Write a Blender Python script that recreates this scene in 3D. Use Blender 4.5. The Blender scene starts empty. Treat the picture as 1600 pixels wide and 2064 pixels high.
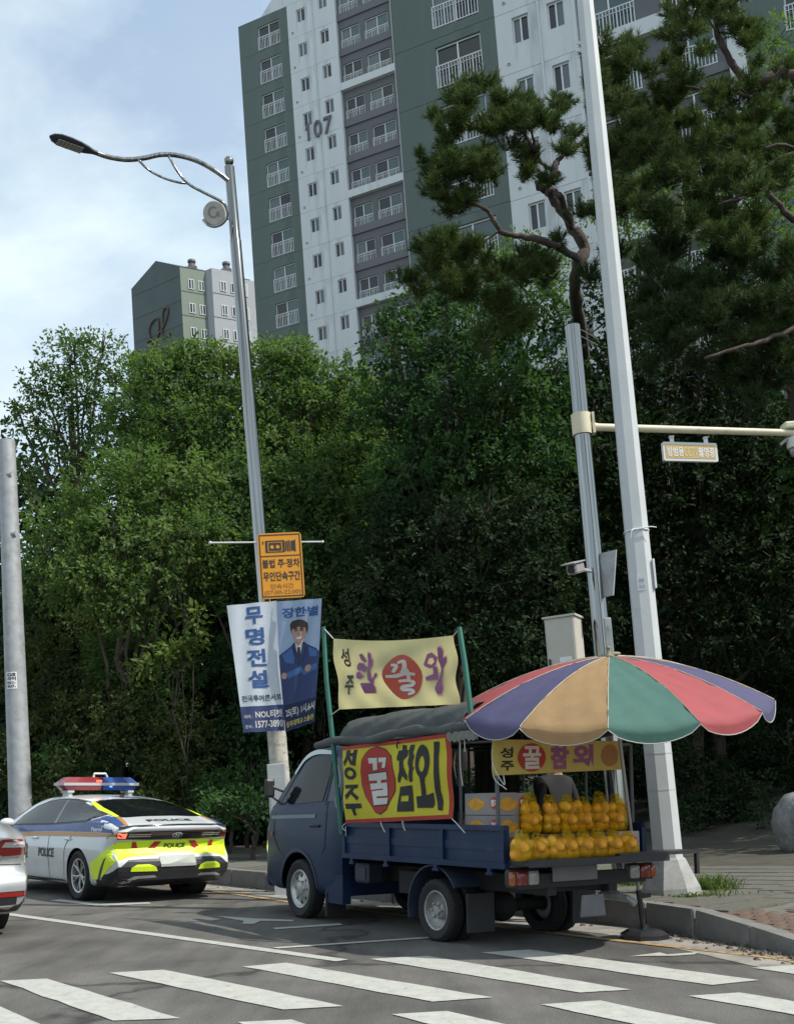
import bpy, bmesh, math, random
import numpy as np
from mathutils import Vector, Matrix
from mathutils.bvhtree import BVHTree
from mathutils.geometry import tessellate_polygon

random.seed(7)
RNG = np.random.default_rng(11)
scene = bpy.context.scene
COL = scene.collection

# ------------------------------------------------------------------ camera
FPX, PCX, PCY, HORY, ROLL, CAMH, BANK = 2200., 800., 1398., 1618., .01, 1.28, .063
cb, sb = math.cos(BANK), math.sin(BANK)
MR = Matrix(((cb, 0, sb, 0), (0, 1, 0, 0), (-sb, 0, cb, 0), (0, 0, 0, 1)))   # the banked road plane
MRn = np.array(MR)[:3, :3]
_p = math.atan((HORY - PCY) / FPX)
_F = np.array([0, math.cos(_p), math.sin(_p)])
_U0 = np.array([0, -math.sin(_p), math.cos(_p)])
_R0 = np.array([1., 0, 0])
_R = _R0 * math.cos(ROLL) - _U0 * math.sin(ROLL)
_U = _R0 * math.sin(ROLL) + _U0 * math.cos(ROLL)
_C = np.array([0, 0, CAMH])

cam_d = bpy.data.cameras.new('camera')
cam = bpy.data.objects.new('camera', cam_d)
COL.objects.link(cam)
m3 = Matrix((_R, _U, -_F)).transposed()
cam.matrix_world = MR @ (Matrix.Translation(Vector(_C)) @ m3.to_4x4())
cam_d.sensor_fit = 'HORIZONTAL'
cam_d.sensor_width = 36
cam_d.lens = FPX / 1600 * 36
cam_d.shift_y = (PCY - 1032) / 1600
cam_d.clip_end = 2000
cam_d.clip_start = .1
scene.camera = cam

# ------------------------------------------------------------------ sun, sky, exposure
SUN_EL, SUN_AZ = math.radians(49), math.radians(107)        # azimuth clockwise from +Y
sd = bpy.data.lights.new('sun', 'SUN')
sd.energy = 3.5
sd.angle = math.radians(.55)
sd.color = (1, .95, .87)
sun = bpy.data.objects.new('sun', sd)
COL.objects.link(sun)
S = Vector((math.cos(SUN_EL) * math.sin(SUN_AZ), math.cos(SUN_EL) * math.cos(SUN_AZ), math.sin(SUN_EL)))
sun.rotation_euler = S.to_track_quat('Z', 'Y').to_euler()

world = bpy.data.worlds.new('World')
scene.world = world
world.use_nodes = True
wt = world.node_tree
wt.nodes.clear()
def wn(t): return wt.nodes.new(t)
wout = wn('ShaderNodeOutputWorld'); bg = wn('ShaderNodeBackground'); sky = wn('ShaderNodeTexSky')
sky.sky_type = 'NISHITA'; sky.sun_disc = False
sky.sun_elevation = SUN_EL; sky.sun_rotation = SUN_AZ
sky.air_density = 1.0; sky.dust_density = .7; sky.ozone_density = .35
tc = wn('ShaderNodeTexCoord'); mp = wn('ShaderNodeMapping')
mp.inputs['Scale'].default_value = (1.0, 1.0, 1.6)
mp.inputs['Rotation'].default_value = (.15, .25, .4)
n1 = wn('ShaderNodeTexNoise'); n1.inputs['Scale'].default_value = 4.2; n1.inputs['Detail'].default_value = 7; n1.inputs['Roughness'].default_value = .56
n1.inputs['Distortion'].default_value = .25
ramp = wn('ShaderNodeValToRGB')
ramp.color_ramp.elements[0].position = .34; ramp.color_ramp.elements[0].color = (.40, .40, .40, 1)
ramp.color_ramp.elements[1].position = .60; ramp.color_ramp.elements[1].color = (1, 1, 1, 1)
n2 = wn('ShaderNodeTexNoise'); n2.inputs['Scale'].default_value = 7; n2.inputs['Detail'].default_value = 5
ramp2 = wn('ShaderNodeValToRGB')
ramp2.color_ramp.elements[0].position = .3; ramp2.color_ramp.elements[0].color = (3.35, 4.2, 4.65, 1)
ramp2.color_ramp.elements[1].position = .7; ramp2.color_ramp.elements[1].color = (4.2, 4.75, 5.0, 1)
mixw = wn('ShaderNodeMix'); mixw.data_type = 'RGBA'
wt.links.new(tc.outputs['Generated'], mp.inputs['Vector'])
wt.links.new(mp.outputs[0], n1.inputs['Vector']); wt.links.new(mp.outputs[0], n2.inputs['Vector'])
wt.links.new(n1.outputs['Fac'], ramp.inputs[0]); wt.links.new(n2.outputs['Fac'], ramp2.inputs[0])
wt.links.new(ramp.outputs[0], mixw.inputs[0])
wt.links.new(sky.outputs[0], mixw.inputs[6]); wt.links.new(ramp2.outputs[0], mixw.inputs[7])
wt.links.new(mixw.outputs[2], bg.inputs[0])
bg.inputs[1].default_value = .15
wt.links.new(bg.outputs[0], wout.inputs[0])

scene.view_settings.view_transform = 'Standard'
scene.view_settings.look = 'None'
scene.view_settings.exposure = .55
scene.view_settings.gamma = 1
scene.view_settings.use_curve_mapping = False
scene.cycles.max_bounces = 8
scene.cycles.transparent_max_bounces = 16
scene.cycles.use_denoising = True

# ------------------------------------------------------------------ placing helpers
def ray(x, y):
    return _R * (x - PCX) / FPX - _U * (y - PCY) / FPX + _F
def road(x, y, z=0.):                       # a point of the road plane (road frame), z above it
    d = ray(x, y); t = (z - CAMH) / d[2]
    return _C + d * t
def at(x, y, Y):                            # world point at forward distance Y
    d = ray(x, y)
    return Vector(MRn @ (_C + d * (Y / d[1])))
def R2W(p): return MR @ Vector(p)

def tag(o, label=None, cat=None, group=None, kind=None):
    if label: o['label'] = label
    if cat: o['category'] = cat
    if group: o['group'] = group
    if kind: o['kind'] = kind
    return o
def empty(name, mat=None, parent=None):
    o = bpy.data.objects.new(name, None)
    o.empty_display_size = .2
    COL.objects.link(o)
    if parent: o.parent = parent
    if mat is not None: o.matrix_world = mat
    return o
def link(name, me, parent=None, loc=None, rz=0, mat=None):
    o = bpy.data.objects.new(name, me); COL.objects.link(o)
    if parent: o.parent = parent
    if loc is not None: o.location = loc
    if rz: o.rotation_euler = (0, 0, rz)
    if mat is not None: o.matrix_basis = mat
    return o
def copy_tree(o, parent=None):
    c = o.copy(); COL.objects.link(c)
    if parent: c.parent = parent
    for ch in list(o.children): copy_tree(ch, c)
    return c

# ------------------------------------------------------------------ materials
MATS = {}
def mat(name, col, rough=.6, metal=0., var=0., vscale=6., bump=0., bscale=40., coat=0., alpha=1., trans=0., spec=.5, emit=None, estr=1., dirt=None, stretch=None):
    if name in MATS: return MATS[name]
    m = bpy.data.materials.new(name); m.use_nodes = True
    nt = m.node_tree; b = nt.nodes['Principled BSDF']
    b.inputs['Base Color'].default_value = (*col, 1)
    b.inputs['Roughness'].default_value = rough
    b.inputs['Metallic'].default_value = metal
    b.inputs['Coat Weight'].default_value = coat
    b.inputs['Coat Roughness'].default_value = .06
    b.inputs['Alpha'].default_value = alpha
    b.inputs['Transmission Weight'].default_value = trans
    b.inputs['Specular IOR Level'].default_value = spec
    if emit:
        b.inputs['Emission Color'].default_value = (*emit, 1); b.inputs['Emission Strength'].default_value = estr
    t = nt.nodes.new('ShaderNodeTexCoord'); src = t.outputs['Object']
    if stretch:
        mpn = nt.nodes.new('ShaderNodeMapping'); mpn.inputs['Scale'].default_value = stretch
        nt.links.new(src, mpn.inputs[0]); src = mpn.outputs[0]
    if var:
        n = nt.nodes.new('ShaderNodeTexNoise'); n.inputs['Scale'].default_value = vscale; n.inputs['Detail'].default_value = 6; n.inputs['Roughness'].default_value = .6
        nt.links.new(src, n.inputs['Vector'])
        r = nt.nodes.new('ShaderNodeMapRange'); r.inputs['From Min'].default_value = .3; r.inputs['From Max'].default_value = .7
        r.inputs['To Min'].default_value = 1 - var; r.inputs['To Max'].default_value = 1 + var
        nt.links.new(n.outputs['Fac'], r.inputs['Value'])
        mx = nt.nodes.new('ShaderNodeMix'); mx.data_type = 'RGBA'; mx.blend_type = 'MULTIPLY'; mx.inputs[0].default_value = 1
        mx.inputs[6].default_value = (*col, 1)
        nt.links.new(r.outputs[0], mx.inputs[7]); outc = mx.outputs[2]
        if dirt:
            n3 = nt.nodes.new('ShaderNodeTexNoise'); n3.inputs['Scale'].default_value = dirt[1]; n3.inputs['Detail'].default_value = 8; n3.inputs['Roughness'].default_value = .7
            nt.links.new(src, n3.inputs['Vector'])
            r3 = nt.nodes.new('ShaderNodeMapRange'); r3.inputs['From Min'].default_value = dirt[2]; r3.inputs['From Max'].default_value = dirt[2] + .15
            r3.inputs['To Max'].default_value = dirt[3]
            nt.links.new(n3.outputs['Fac'], r3.inputs['Value'])
            m3_ = nt.nodes.new('ShaderNodeMix'); m3_.data_type = 'RGBA'; m3_.inputs[7].default_value = (*dirt[0], 1)
            nt.links.new(r3.outputs[0], m3_.inputs[0]); nt.links.new(outc, m3_.inputs[6]); outc = m3_.outputs[2]
        nt.links.new(outc, b.inputs['Base Color'])
        rr = nt.nodes.new('ShaderNodeMapRange'); rr.inputs['To Min'].default_value = max(.02, rough - .1); rr.inputs['To Max'].default_value = min(1, rough + .1)
        nt.links.new(n.outputs['Fac'], rr.inputs['Value']); nt.links.new(rr.outputs[0], b.inputs['Roughness'])
    if bump:
        n = nt.nodes.new('ShaderNodeTexNoise'); n.inputs['Scale'].default_value = bscale; n.inputs['Detail'].default_value = 5
        nt.links.new(src, n.inputs['Vector'])
        bp = nt.nodes.new('ShaderNodeBump'); bp.inputs['Strength'].default_value = bump; bp.inputs['Distance'].default_value = .02
        nt.links.new(n.outputs['Fac'], bp.inputs['Height']); nt.links.new(bp.outputs[0], b.inputs['Normal'])
    MATS[name] = m
    return m

def cloth(name, col, tr=.45, var=.08, vscale=5, rough=.75):
    if name in MATS: return MATS[name]
    m = mat(name, col, rough, var=var, vscale=vscale, bump=.15, bscale=25)
    nt = m.node_tree; b = nt.nodes['Principled BSDF']; out = nt.nodes['Material Output']
    t = nt.nodes.new('ShaderNodeBsdfTranslucent'); t.inputs[0].default_value = (*col, 1)
    mx = nt.nodes.new('ShaderNodeMixShader'); mx.inputs[0].default_value = tr
    nt.links.new(b.outputs[0], mx.inputs[1]); nt.links.new(t.outputs[0], mx.inputs[2]); nt.links.new(mx.outputs[0], out.inputs[0])
    return m

def leafmat(name, ca, cbb, tr=.35, rough=.7):
    m = bpy.data.materials.new(name); m.use_nodes = True
    nt = m.node_tree; b = nt.nodes['Principled BSDF']; out = nt.nodes['Material Output']
    a = nt.nodes.new('ShaderNodeAttribute'); a.attribute_name = 'tone'
    r = nt.nodes.new('ShaderNodeValToRGB')
    r.color_ramp.elements[0].color = (*ca, 1); r.color_ramp.elements[1].color = (*cbb, 1)
    nt.links.new(a.outputs['Fac'], r.inputs[0])
    nt.links.new(r.outputs[0], b.inputs['Base Color'])
    b.inputs['Roughness'].default_value = rough; b.inputs['Specular IOR Level'].default_value = .10
    t = nt.nodes.new('ShaderNodeBsdfTranslucent')
    g = nt.nodes.new('ShaderNodeMix'); g.data_type = 'RGBA'; g.blend_type = 'MULTIPLY'; g.inputs[0].default_value = 1
    g.inputs[7].default_value = (1.15, 1.25, .55, 1)
    nt.links.new(r.outputs[0], g.inputs[6]); nt.links.new(g.outputs[2], t.inputs[0])
    mx = nt.nodes.new('ShaderNodeMixShader'); mx.inputs[0].default_value = tr
    nt.links.new(b.outputs[0], mx.inputs[1]); nt.links.new(t.outputs[0], mx.inputs[2]); nt.links.new(mx.outputs[0], out.inputs[0])
    return m

# ------------------------------------------------------------------ mesh builder
class MB:
    def __init__(s): s.v = []; s.f = []; s.m = []
    def add(s, V, F, mi=0, M=None):
        o = len(s.v)
        s.v += [tuple(M @ Vector(p)) if M is not None else tuple(p) for p in V]
        for f in F: s.f.append(tuple(i + o for i in f)); s.m.append(mi)
        return s
    def box(s, c, d, mi=0, M=None, taper=1., bev=0.):
        x, y, z = c; a, b, h = d[0] / 2, d[1] / 2, d[2] / 2
        if bev:
            e = min(bev, a * .9, b * .9, h * .9); V = []; F = []
            def ringv(zz, q):
                return [(-a + q, -b, zz), (a - q, -b, zz), (a, -b + q, zz), (a, b - q, zz), (a - q, b, zz), (-a + q, b, zz), (-a, b - q, zz), (-a, -b + q, zz)]
            def inset(zz):
                return [(-a + e, -b + e * .5, zz), (a - e, -b + e * .5, zz), (a - e * .5, -b + e, zz), (a - e * .5, b - e, zz), (a - e, b - e * .5, zz), (-a + e, b - e * .5, zz), (-a + e * .5, b - e, zz), (-a + e * .5, -b + e, zz)]
            R = [inset(-h), ringv(-h + e, e), ringv(h - e, e), inset(h)]
            for r in R: V += [(x + p[0] * (1 if p[2] < 0 else taper), y + p[1] * (1 if p[2] < 0 else taper), z + p[2]) for p in r]
            for i in range(3):
                for k in range(8): F.append((i * 8 + k, i * 8 + (k + 1) % 8, i * 8 + 8 + (k + 1) % 8, i * 8 + 8 + k))
            F.append(tuple(range(7, -1, -1))); F.append(tuple(range(24, 32)))
            return s.add(V, F, mi, M)
        V = [(x + sx * a * (taper if sz > 0 else 1), y + sy * b * (taper if sz > 0 else 1), z + sz * h) for sz in (-1, 1) for sx, sy in ((-1, -1), (1, -1), (1, 1), (-1, 1))]
        F = [(3, 2, 1, 0), (4, 5, 6, 7), (0, 1, 5, 4), (1, 2, 6, 5), (2, 3, 7, 6), (3, 0, 4, 7)]
        return s.add(V, F, mi, M)
    def tube(s, pts, r, n=8, mi=0, cap=True, rot0=0.):
        pts = [Vector(p) for p in pts]
        if not hasattr(r, '__len__'): r = [r] * len(pts)
        V = []; F = []; ref = None
        for i, p in enumerate(pts):
            t = (pts[min(i + 1, len(pts) - 1)] - pts[max(i - 1, 0)]).normalized()
            if ref is None:
                ref = Vector((0, 0, 1)) if abs(t.z) < .9 else Vector((1, 0, 0))
                if abs(t.z) >= .9: ref = Vector((1, 0, 0))
            a = (ref - t * ref.dot(t)).normalized(); ref = a; b = t.cross(a)
            for k in range(n):
                w = 2 * math.pi * k / n + rot0
                V.append(p + (a * math.cos(w) + b * math.sin(w)) * r[i])
        for i in range(len(pts) - 1):
            for k in range(n):
                F.append((i * n + k, i * n + (k + 1) % n, (i + 1) * n + (k + 1) % n, (i + 1) * n + k))
        if cap:
            F.append(tuple(range(n - 1, -1, -1))); F.append(tuple((len(pts) - 1) * n + k for k in range(n)))
        return s.add(V, F, mi)
    def lathe(s, prof, n=24, mi=0, M=None, close=False):          # profile of (r, z), axis z
        V = []; F = []
        for r, z in prof:
            for k in range(n):
                w = 2 * math.pi * k / n; V.append((r * math.cos(w), r * math.sin(w), z))
        for i in range(len(prof) - 1):
            for k in range(n): F.append((i * n + k, i * n + (k + 1) % n, (i + 1) * n + (k + 1) % n, (i + 1) * n + k))
        return s.add(V, F, mi, M)
    def sphere(s, c, r, nu=12, nv=8, mi=0, M=None):
        if not hasattr(r, '__len__'): r = (r, r, r)
        V = [(c[0], c[1], c[2] - r[2])]
        for j in range(1, nv):
            a = -math.pi / 2 + math.pi * j / nv
            for k in range(nu):
                w = 2 * math.pi * k / nu
                V.append((c[0] + r[0] * math.cos(a) * math.cos(w), c[1] + r[1] * math.cos(a) * math.sin(w), c[2] + r[2] * math.sin(a)))
        V.append((c[0], c[1], c[2] + r[2])); T = len(V) - 1
        F = [(0, 1 + (k + 1) % nu, 1 + k) for k in range(nu)]
        for j in range(nv - 2):
            for k in range(nu): F.append((1 + j * nu + k, 1 + j * nu + (k + 1) % nu, 1 + (j + 1) * nu + (k + 1) % nu, 1 + (j + 1) * nu + k))
        F += [(T, 1 + (nv - 2) * nu + k, 1 + (nv - 2) * nu + (k + 1) % nu) for k in range(nu)]
        return s.add(V, F, mi, M)
    def prism(s, poly, z0, z1, mi=0, M=None, holes=()):            # polygon in xy, extruded along z
        loops = [list(poly)] + [list(h) for h in holes]
        flat = [p for l in loops for p in l]
        tris = tessellate_polygon([[Vector((p[0], p[1], 0)) for p in l] for l in loops])
        n = len(flat); V = [(p[0], p[1], z0) for p in flat] + [(p[0], p[1], z1) for p in flat]; F = []
        for t in tris:
            a, b, c = t
            A, B, C_ = flat[a], flat[b], flat[c]
            if (B[0] - A[0]) * (C_[1] - A[1]) - (B[1] - A[1]) * (C_[0] - A[0]) < 0: a, c = c, a
            F.append((c, b, a)); F.append((a + n, b + n, c + n))
        o = 0
        for l in loops:
            k = len(l); area = sum(l[i][0] * l[(i + 1) % k][1] - l[(i + 1) % k][0] * l[i][1] for i in range(k))
            if l is not loops[0]: area = -area
            for i in range(k):
                j = (i + 1) % k
                F.append((o + i, o + j, n + o + j, n + o + i) if area > 0 else (o + j, o + i, n + o + i, n + o + j))
            o += k
        return s.add(V, F, mi, M)
    def mesh(s, name, mats, smooth=None):
        me = bpy.data.meshes.new(name)
        me.from_pydata(s.v, [], s.f)
        if not isinstance(mats, (list, tuple)): mats = [mats]
        for m in mats: me.materials.append(m)
        if len(mats) > 1: me.polygons.foreach_set('material_index', s.m)
        if smooth is not None:
            me.shade_smooth()
            if smooth < 180: me.set_sharp_from_angle(angle=math.radians(smooth))
        me.update()
        return me
    def build(s, name, mats, parent=None, smooth=None, mat=None):
        return link(name, s.mesh(name, mats, smooth), parent, mat=mat)

def RX(a): return Matrix.Rotation(a, 4, 'X')
def RY(a): return Matrix.Rotation(a, 4, 'Y')
def RZ(a): return Matrix.Rotation(a, 4, 'Z')
def TR(*p): return Matrix.Translation(Vector(p))

def crom(pts, n):                                # smooth curve through points
    P = [Vector(p) for p in pts]; P = [P[0] * 2 - P[1]] + P + [P[-1] * 2 - P[-2]]; out = []
    for i in range(1, len(P) - 2):
        for k in range(n):
            t = k / n; a, b, c, d = P[i - 1:i + 3]
            out.append(.5 * ((2 * b) + (c - a) * t + (2 * a - 5 * b + 4 * c - d) * t * t + (3 * b - a - 3 * c + d) * t ** 3))
    out.append(P[-2]); return out

# ------------------------------------------------------------------ flat print: lettering and shapes laid on a surface
_txt = {}
def text2d(s, size=1., bold=0., align='CENTER'):
    key = (s, bold)
    if key not in _txt:
        cu = bpy.data.curves.new('lettering', 'FONT'); cu.body = s; cu.offset = bold; cu.resolution_u = 3; cu.fill_mode = 'FRONT' if hasattr(cu, 'fill_mode') else cu.fill_mode
        o = bpy.data.objects.new('lettering', cu); COL.objects.link(o)
        dg = bpy.context.evaluated_depsgraph_get(); dg.update()
        me = bpy.data.meshes.new_from_object(o.evaluated_get(dg))
        V = [(v.co.x, v.co.y) for v in me.vertices]; F = [tuple(p.vertices) for p in me.polygons]
        bpy.data.meshes.remove(me); bpy.data.objects.remove(o); bpy.data.curves.remove(cu)
        xs = [p[0] for p in V]; ys = [p[1] for p in V]
        w0, w1, h0, h1 = min(xs), max(xs), min(ys), max(ys)
        V = [((p[0] - w0) / (w1 - w0), (p[1] - h0) / (h1 - h0)) for p in V]
        _txt[key] = (V, F, (w1 - w0) / (h1 - h0))
    return _txt[key]
def textbox(s, x0, y0, x1, y1, bold=.02):         # lettering stretched into a box
    V, F, _ = text2d(s, bold=bold)
    return [(x0 + (x1 - x0) * p[0], y0 + (y1 - y0) * p[1]) for p in V], F
def poly2d(outer, holes=()):
    loops = [list(outer)] + [list(h) for h in holes]
    flat = [p for l in loops for p in l]
    tris = tessellate_polygon([[Vector((p[0], p[1], 0)) for p in l] for l in loops])
    return flat, [tuple(t) for t in tris]
def ell(cx, cy, rx, ry, n=24): return [(cx + rx * math.cos(2 * math.pi * k / n), cy + ry * math.sin(2 * math.pi * k / n)) for k in range(n)]
def rect(x0, y0, x1, y1): return [(x0, y0), (x1, y0), (x1, y1), (x0, y1)]
def stroke(pts, w):                                # a brush stroke with a rounded end
    P = [Vector((p[0], p[1], 0)) for p in crom([(*p, 0) for p in pts], 4)]; L = []; R_ = []
    n = len(P)
    for i, p in enumerate(P):
        t = (P[min(i + 1, n - 1)] - P[max(i - 1, 0)]).normalized(); q = Vector((-t.y, t.x, 0))
        k = w / 2 * (.75 + .25 * math.sin(math.pi * i / (n - 1)))
        L.append(tuple((p + q * k)[:2])); R_.append(tuple((p - q * k)[:2]))
    V = L + R_; F = [(i, i + 1, n + i + 1, n + i) for i in range(n - 1)]
    return V, F
def gridcut(V, F, step):
    bm = bmesh.new(); vs = [bm.verts.new((p[0], p[1], 0)) for p in V]
    for f in F:
        try: bm.faces.new([vs[i] for i in f])
        except ValueError: pass
    xs = [p[0] for p in V]; ys = [p[1] for p in V]
    for ax, lo, hi in ((0, min(xs), max(xs)), (1, min(ys), max(ys))):
        k = math.floor(lo / step) + 1
        while k * step < hi - 1e-6:
            co = [0, 0, 0]; no = [0, 0, 0]; co[ax] = k * step; no[ax] = 1
            bmesh.ops.bisect_plane(bm, geom=bm.verts[:] + bm.edges[:] + bm.faces[:], dist=1e-6, plane_co=co, plane_no=no); k += 1
    bm.verts.index_update()
    V2 = [(v.co.x, v.co.y) for v in bm.verts]; F2 = [tuple(v.index for v in f.verts) for f in bm.faces]
    bm.free(); return V2, F2
def lay(name, shapes, surf, m, parent, off=.003, step=None, cut=True):   # shapes: list of (V, F) in surface coordinates
    mb = MB()
    for i, (V, F) in enumerate(shapes):
        if step: V, F = gridcut(V, F, step)
        P = [surf(p[0], p[1], off + i * .0003) for p in V]
        ok = [f for f in F if all(P[j] is not None for j in f)]
        mb.add([p if p is not None else (0, 0, 0) for p in P], ok)
    me = mb.mesh(name, m, None)
    bm = bmesh.new(); bm.from_mesh(me)
    bmesh.ops.delete(bm, geom=[v for v in bm.verts if not v.link_faces], context='VERTS')
    bm.to_mesh(me); bm.free()
    return link(name, me, parent)
class Skin:                                        # a body's surface, to lay panes, stripes and lettering on
    def __init__(s, me): s.t = BVHTree.FromPolygons([v.co.copy() for v in me.vertices], [tuple(p.vertices) for p in me.polygons])
    def side(s, sgn=1):
        def f(a, b, off):
            h, n, _, _ = s.t.ray_cast(Vector((a, 4 * sgn, b)), Vector((0, -sgn, 0)))
            if h is None: return None
            if n.y * sgn < 0: n = -n
            return h + n * off
        return f
    def rear(s):
        def f(a, b, off):
            h, n, _, _ = s.t.ray_cast(Vector((-6, a, b)), Vector((1, 0, 0)))
            if h is None: return None
            if n.x > 0: n = -n
            return h + n * off
        return f
    def top(s):
        def f(a, b, off):
            h, n, _, _ = s.t.ray_cast(Vector((a, b, 5)), Vector((0, 0, -1)))
            if h is None: return None
            if n.z < 0: n = -n
            return h + n * off
        return f
def plane_surf(O, X, Y):                           # flat sheet: origin, unit axes
    O, X, Y = Vector(O), Vector(X), Vector(Y); N = X.cross(Y).normalized()
    return lambda a, b, off: O + X * a + Y * b + N * off
# ------------------------------------------------------------------ materials of the setting
asphalt = mat('asphalt', (.100, .094, .085), .88, var=.34, vscale=.8, bump=.5, bscale=160, dirt=((.045, .044, .043), .55, .60, .6))
def finish_asphalt():
    nt = asphalt.node_tree; b = nt.nodes['Principled BSDF']
    old = b.inputs['Base Color'].links[0].from_socket
    t = nt.nodes.new('ShaderNodeTexCoord')
    sp = nt.nodes.new('ShaderNodeTexNoise'); sp.inputs['Scale'].default_value = 95; sp.inputs['Detail'].default_value = 3
    nt.links.new(t.outputs['Object'], sp.inputs['Vector'])
    r = nt.nodes.new('ShaderNodeMapRange'); r.inputs['From Min'].default_value = .35; r.inputs['From Max'].default_value = .7; r.inputs['To Min'].default_value = .6; r.inputs['To Max'].default_value = 1.55
    nt.links.new(sp.outputs['Fac'], r.inputs['Value'])
    mx = nt.nodes.new('ShaderNodeMix'); mx.data_type = 'RGBA'; mx.blend_type = 'MULTIPLY'; mx.inputs[0].default_value = 1
    nt.links.new(old, mx.inputs[6]); nt.links.new(r.outputs[0], mx.inputs[7])
    # fine cracks
    vo = nt.nodes.new('ShaderNodeTexVoronoi'); vo.feature = 'DISTANCE_TO_EDGE'; vo.inputs['Scale'].default_value = .42
    nz = nt.nodes.new('ShaderNodeTexNoise'); nz.inputs['Scale'].default_value = 1.6; nz.inputs['Detail'].default_value = 7
    ad = nt.nodes.new('ShaderNodeMix'); ad.data_type = 'RGBA'; ad.inputs[0].default_value = .55
    nt.links.new(t.outputs['Object'], nz.inputs['Vector']); nt.links.new(t.outputs['Object'], ad.inputs[6]); nt.links.new(nz.outputs['Color'], ad.inputs[7])
    nt.links.new(ad.outputs[2], vo.inputs['Vector'])
    cr = nt.nodes.new('ShaderNodeMapRange'); cr.inputs['From Min'].default_value = .0; cr.inputs['From Max'].default_value = .018; cr.inputs['To Min'].default_value = .3; cr.inputs['To Max'].default_value = 1
    nt.links.new(vo.outputs['Distance'], cr.inputs['Value'])
    m2 = nt.nodes.new('ShaderNodeMix'); m2.data_type = 'RGBA'; m2.blend_type = 'MULTIPLY'; m2.inputs[0].default_value = 1
    nt.links.new(mx.outputs[2], m2.inputs[6]); nt.links.new(cr.outputs[0], m2.inputs[7]); 
    # oil drips and tyre grime, long the way the cars run
    mpn = nt.nodes.new('ShaderNodeMapping'); mpn.inputs['Rotation'].default_value = (0, 0, -.66); mpn.inputs['Scale'].default_value = (1.6, .28, 1)
    oz = nt.nodes.new('ShaderNodeTexNoise'); oz.inputs['Scale'].default_value = 1.3; oz.inputs['Detail'].default_value = 6; oz.inputs['Roughness'].default_value = .62
    nt.links.new(t.outputs['Object'], mpn.inputs[0]); nt.links.new(mpn.outputs[0], oz.inputs['Vector'])
    orr = nt.nodes.new('ShaderNodeMapRange'); orr.inputs['From Min'].default_value = .42; orr.inputs['From Max'].default_value = .68; orr.inputs['To Min'].default_value = 1.12; orr.inputs['To Max'].default_value = .62
    nt.links.new(oz.outputs['Fac'], orr.inputs['Value'])
    m4 = nt.nodes.new('ShaderNodeMix'); m4.data_type = 'RGBA'; m4.blend_type = 'MULTIPLY'; m4.inputs[0].default_value = 1
    nt.links.new(m2.outputs[2], m4.inputs[6]); nt.links.new(orr.outputs[0], m4.inputs[7]); nt.links.new(m4.outputs[2], b.inputs['Base Color'])
finish_asphalt()
paint_w = mat('white_road_paint', (.38, .38, .345), .7, var=.12, vscale=9, bump=.2, bscale=90, dirt=((.13, .13, .125), 17, .56, .8))
paint_y = mat('yellow_road_paint', (.40, .25, .09), .75, var=.2, vscale=6, dirt=((.12, .11, .10), 9, .45, .9))
concrete = mat('kerb_concrete', (.17, .166, .157), .9, var=.22, vscale=5, bump=.3, bscale=60, dirt=((.09, .09, .085), 9, .55, .6))
gutter_m = mat('gutter_concrete', (.25, .235, .21), .9, var=.2, vscale=3, bump=.3, bscale=70, dirt=((.10, .095, .085), 4, .5, .7))
soil = mat('soil', (.055, .048, .036), .95, var=.35, vscale=2.2, bump=.8, bscale=18, dirt=((.05, .065, .03), 1.2, .5, .7))
paving_m = mat('grey_paving', (.118, .114, .10), .92, var=.2, vscale=2.5, bump=.3, bscale=50, dirt=((.09, .105, .06), 2.2, .47, .75))
redbrick = mat('red_paver', (.115, .072, .054), .9, var=.25, vscale=7, bump=.3, bscale=50, dirt=((.12, .09, .07), 5, .5, .6))

KD = Vector((-.633, .774, 0)); KN = Vector((.774, .633, 0)); K0 = Vector((2.45, 11.05, 0))
KPTS = [Vector(p) for p in ((14, -12, 0), (5.6, 3.4, 0), (4.2, 6.3, 0), (3.28, 8.8, 0), (3.02, 9.62, 0), (2.45, 11.05, 0))] + [K0 + KD * 90]
def ktop(e): return .26 if e > -.75 else max(.07, .26 + .10 * (e + .75))
def gz(X, Y):                                   # height of the ground
    d = (X - K0.x) * KN.x + (Y - K0.y) * KN.y
    z = -.063 * min(max(X, -45), 3.6)
    e = (X - K0.x) * KD.x + (Y - K0.y) * KD.y
    top = ktop(e) - .035
    if d < -.9: return z - .08
    if d < .12: return z - .08
    h = top - .03 + .012 * max(0, d - .5)
    if d > 9: h += .11 * (d - 9) if d < 45 else .11 * 36
    return z + h
def ghit(x, y):                                 # where a sight line meets the ground
    d = MRn @ ray(x, y); o = np.array(MR @ Vector(_C)); t = 4.
    while t < 150:
        P = o + d * t
        if P[2] < gz(P[0], P[1]): return Vector(P)
        t += .05
    return Vector(o + d * 60)

def sheet(name, xs, ys, fn, m):
    V = [fn(x, y) for y in ys for x in xs]; n = len(xs)
    F = [(j * n + i, j * n + i + 1, (j + 1) * n + i + 1, (j + 1) * n + i) for j in range(len(ys) - 1) for i in range(n - 1)]
    mb = MB(); mb.add(V, F); return mb.build(name, m, smooth=180)
# the ground, laid out along and across the kerb
es = list(np.arange(-40, 40, 1.0)) + list(np.arange(40, 460, 20.0)); ds = [-.05, .1, .13, .5, 1, 2, 3, 4.5, 6, 9] + list(np.arange(10, 60, 2.0)) + [80, 120, 200, 400]
tag(sheet('ground', [-120, -20] + es, ds, lambda e, d: (K0.x + KD.x * e + KN.x * d, K0.y + KD.y * e + KN.y * d, gz(K0.x + KD.x * e + KN.x * d, K0.y + KD.y * e + KN.y * d) + (RNG.normal() * .02 if 5 < d < 60 else 0)), soil), kind='structure')
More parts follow.
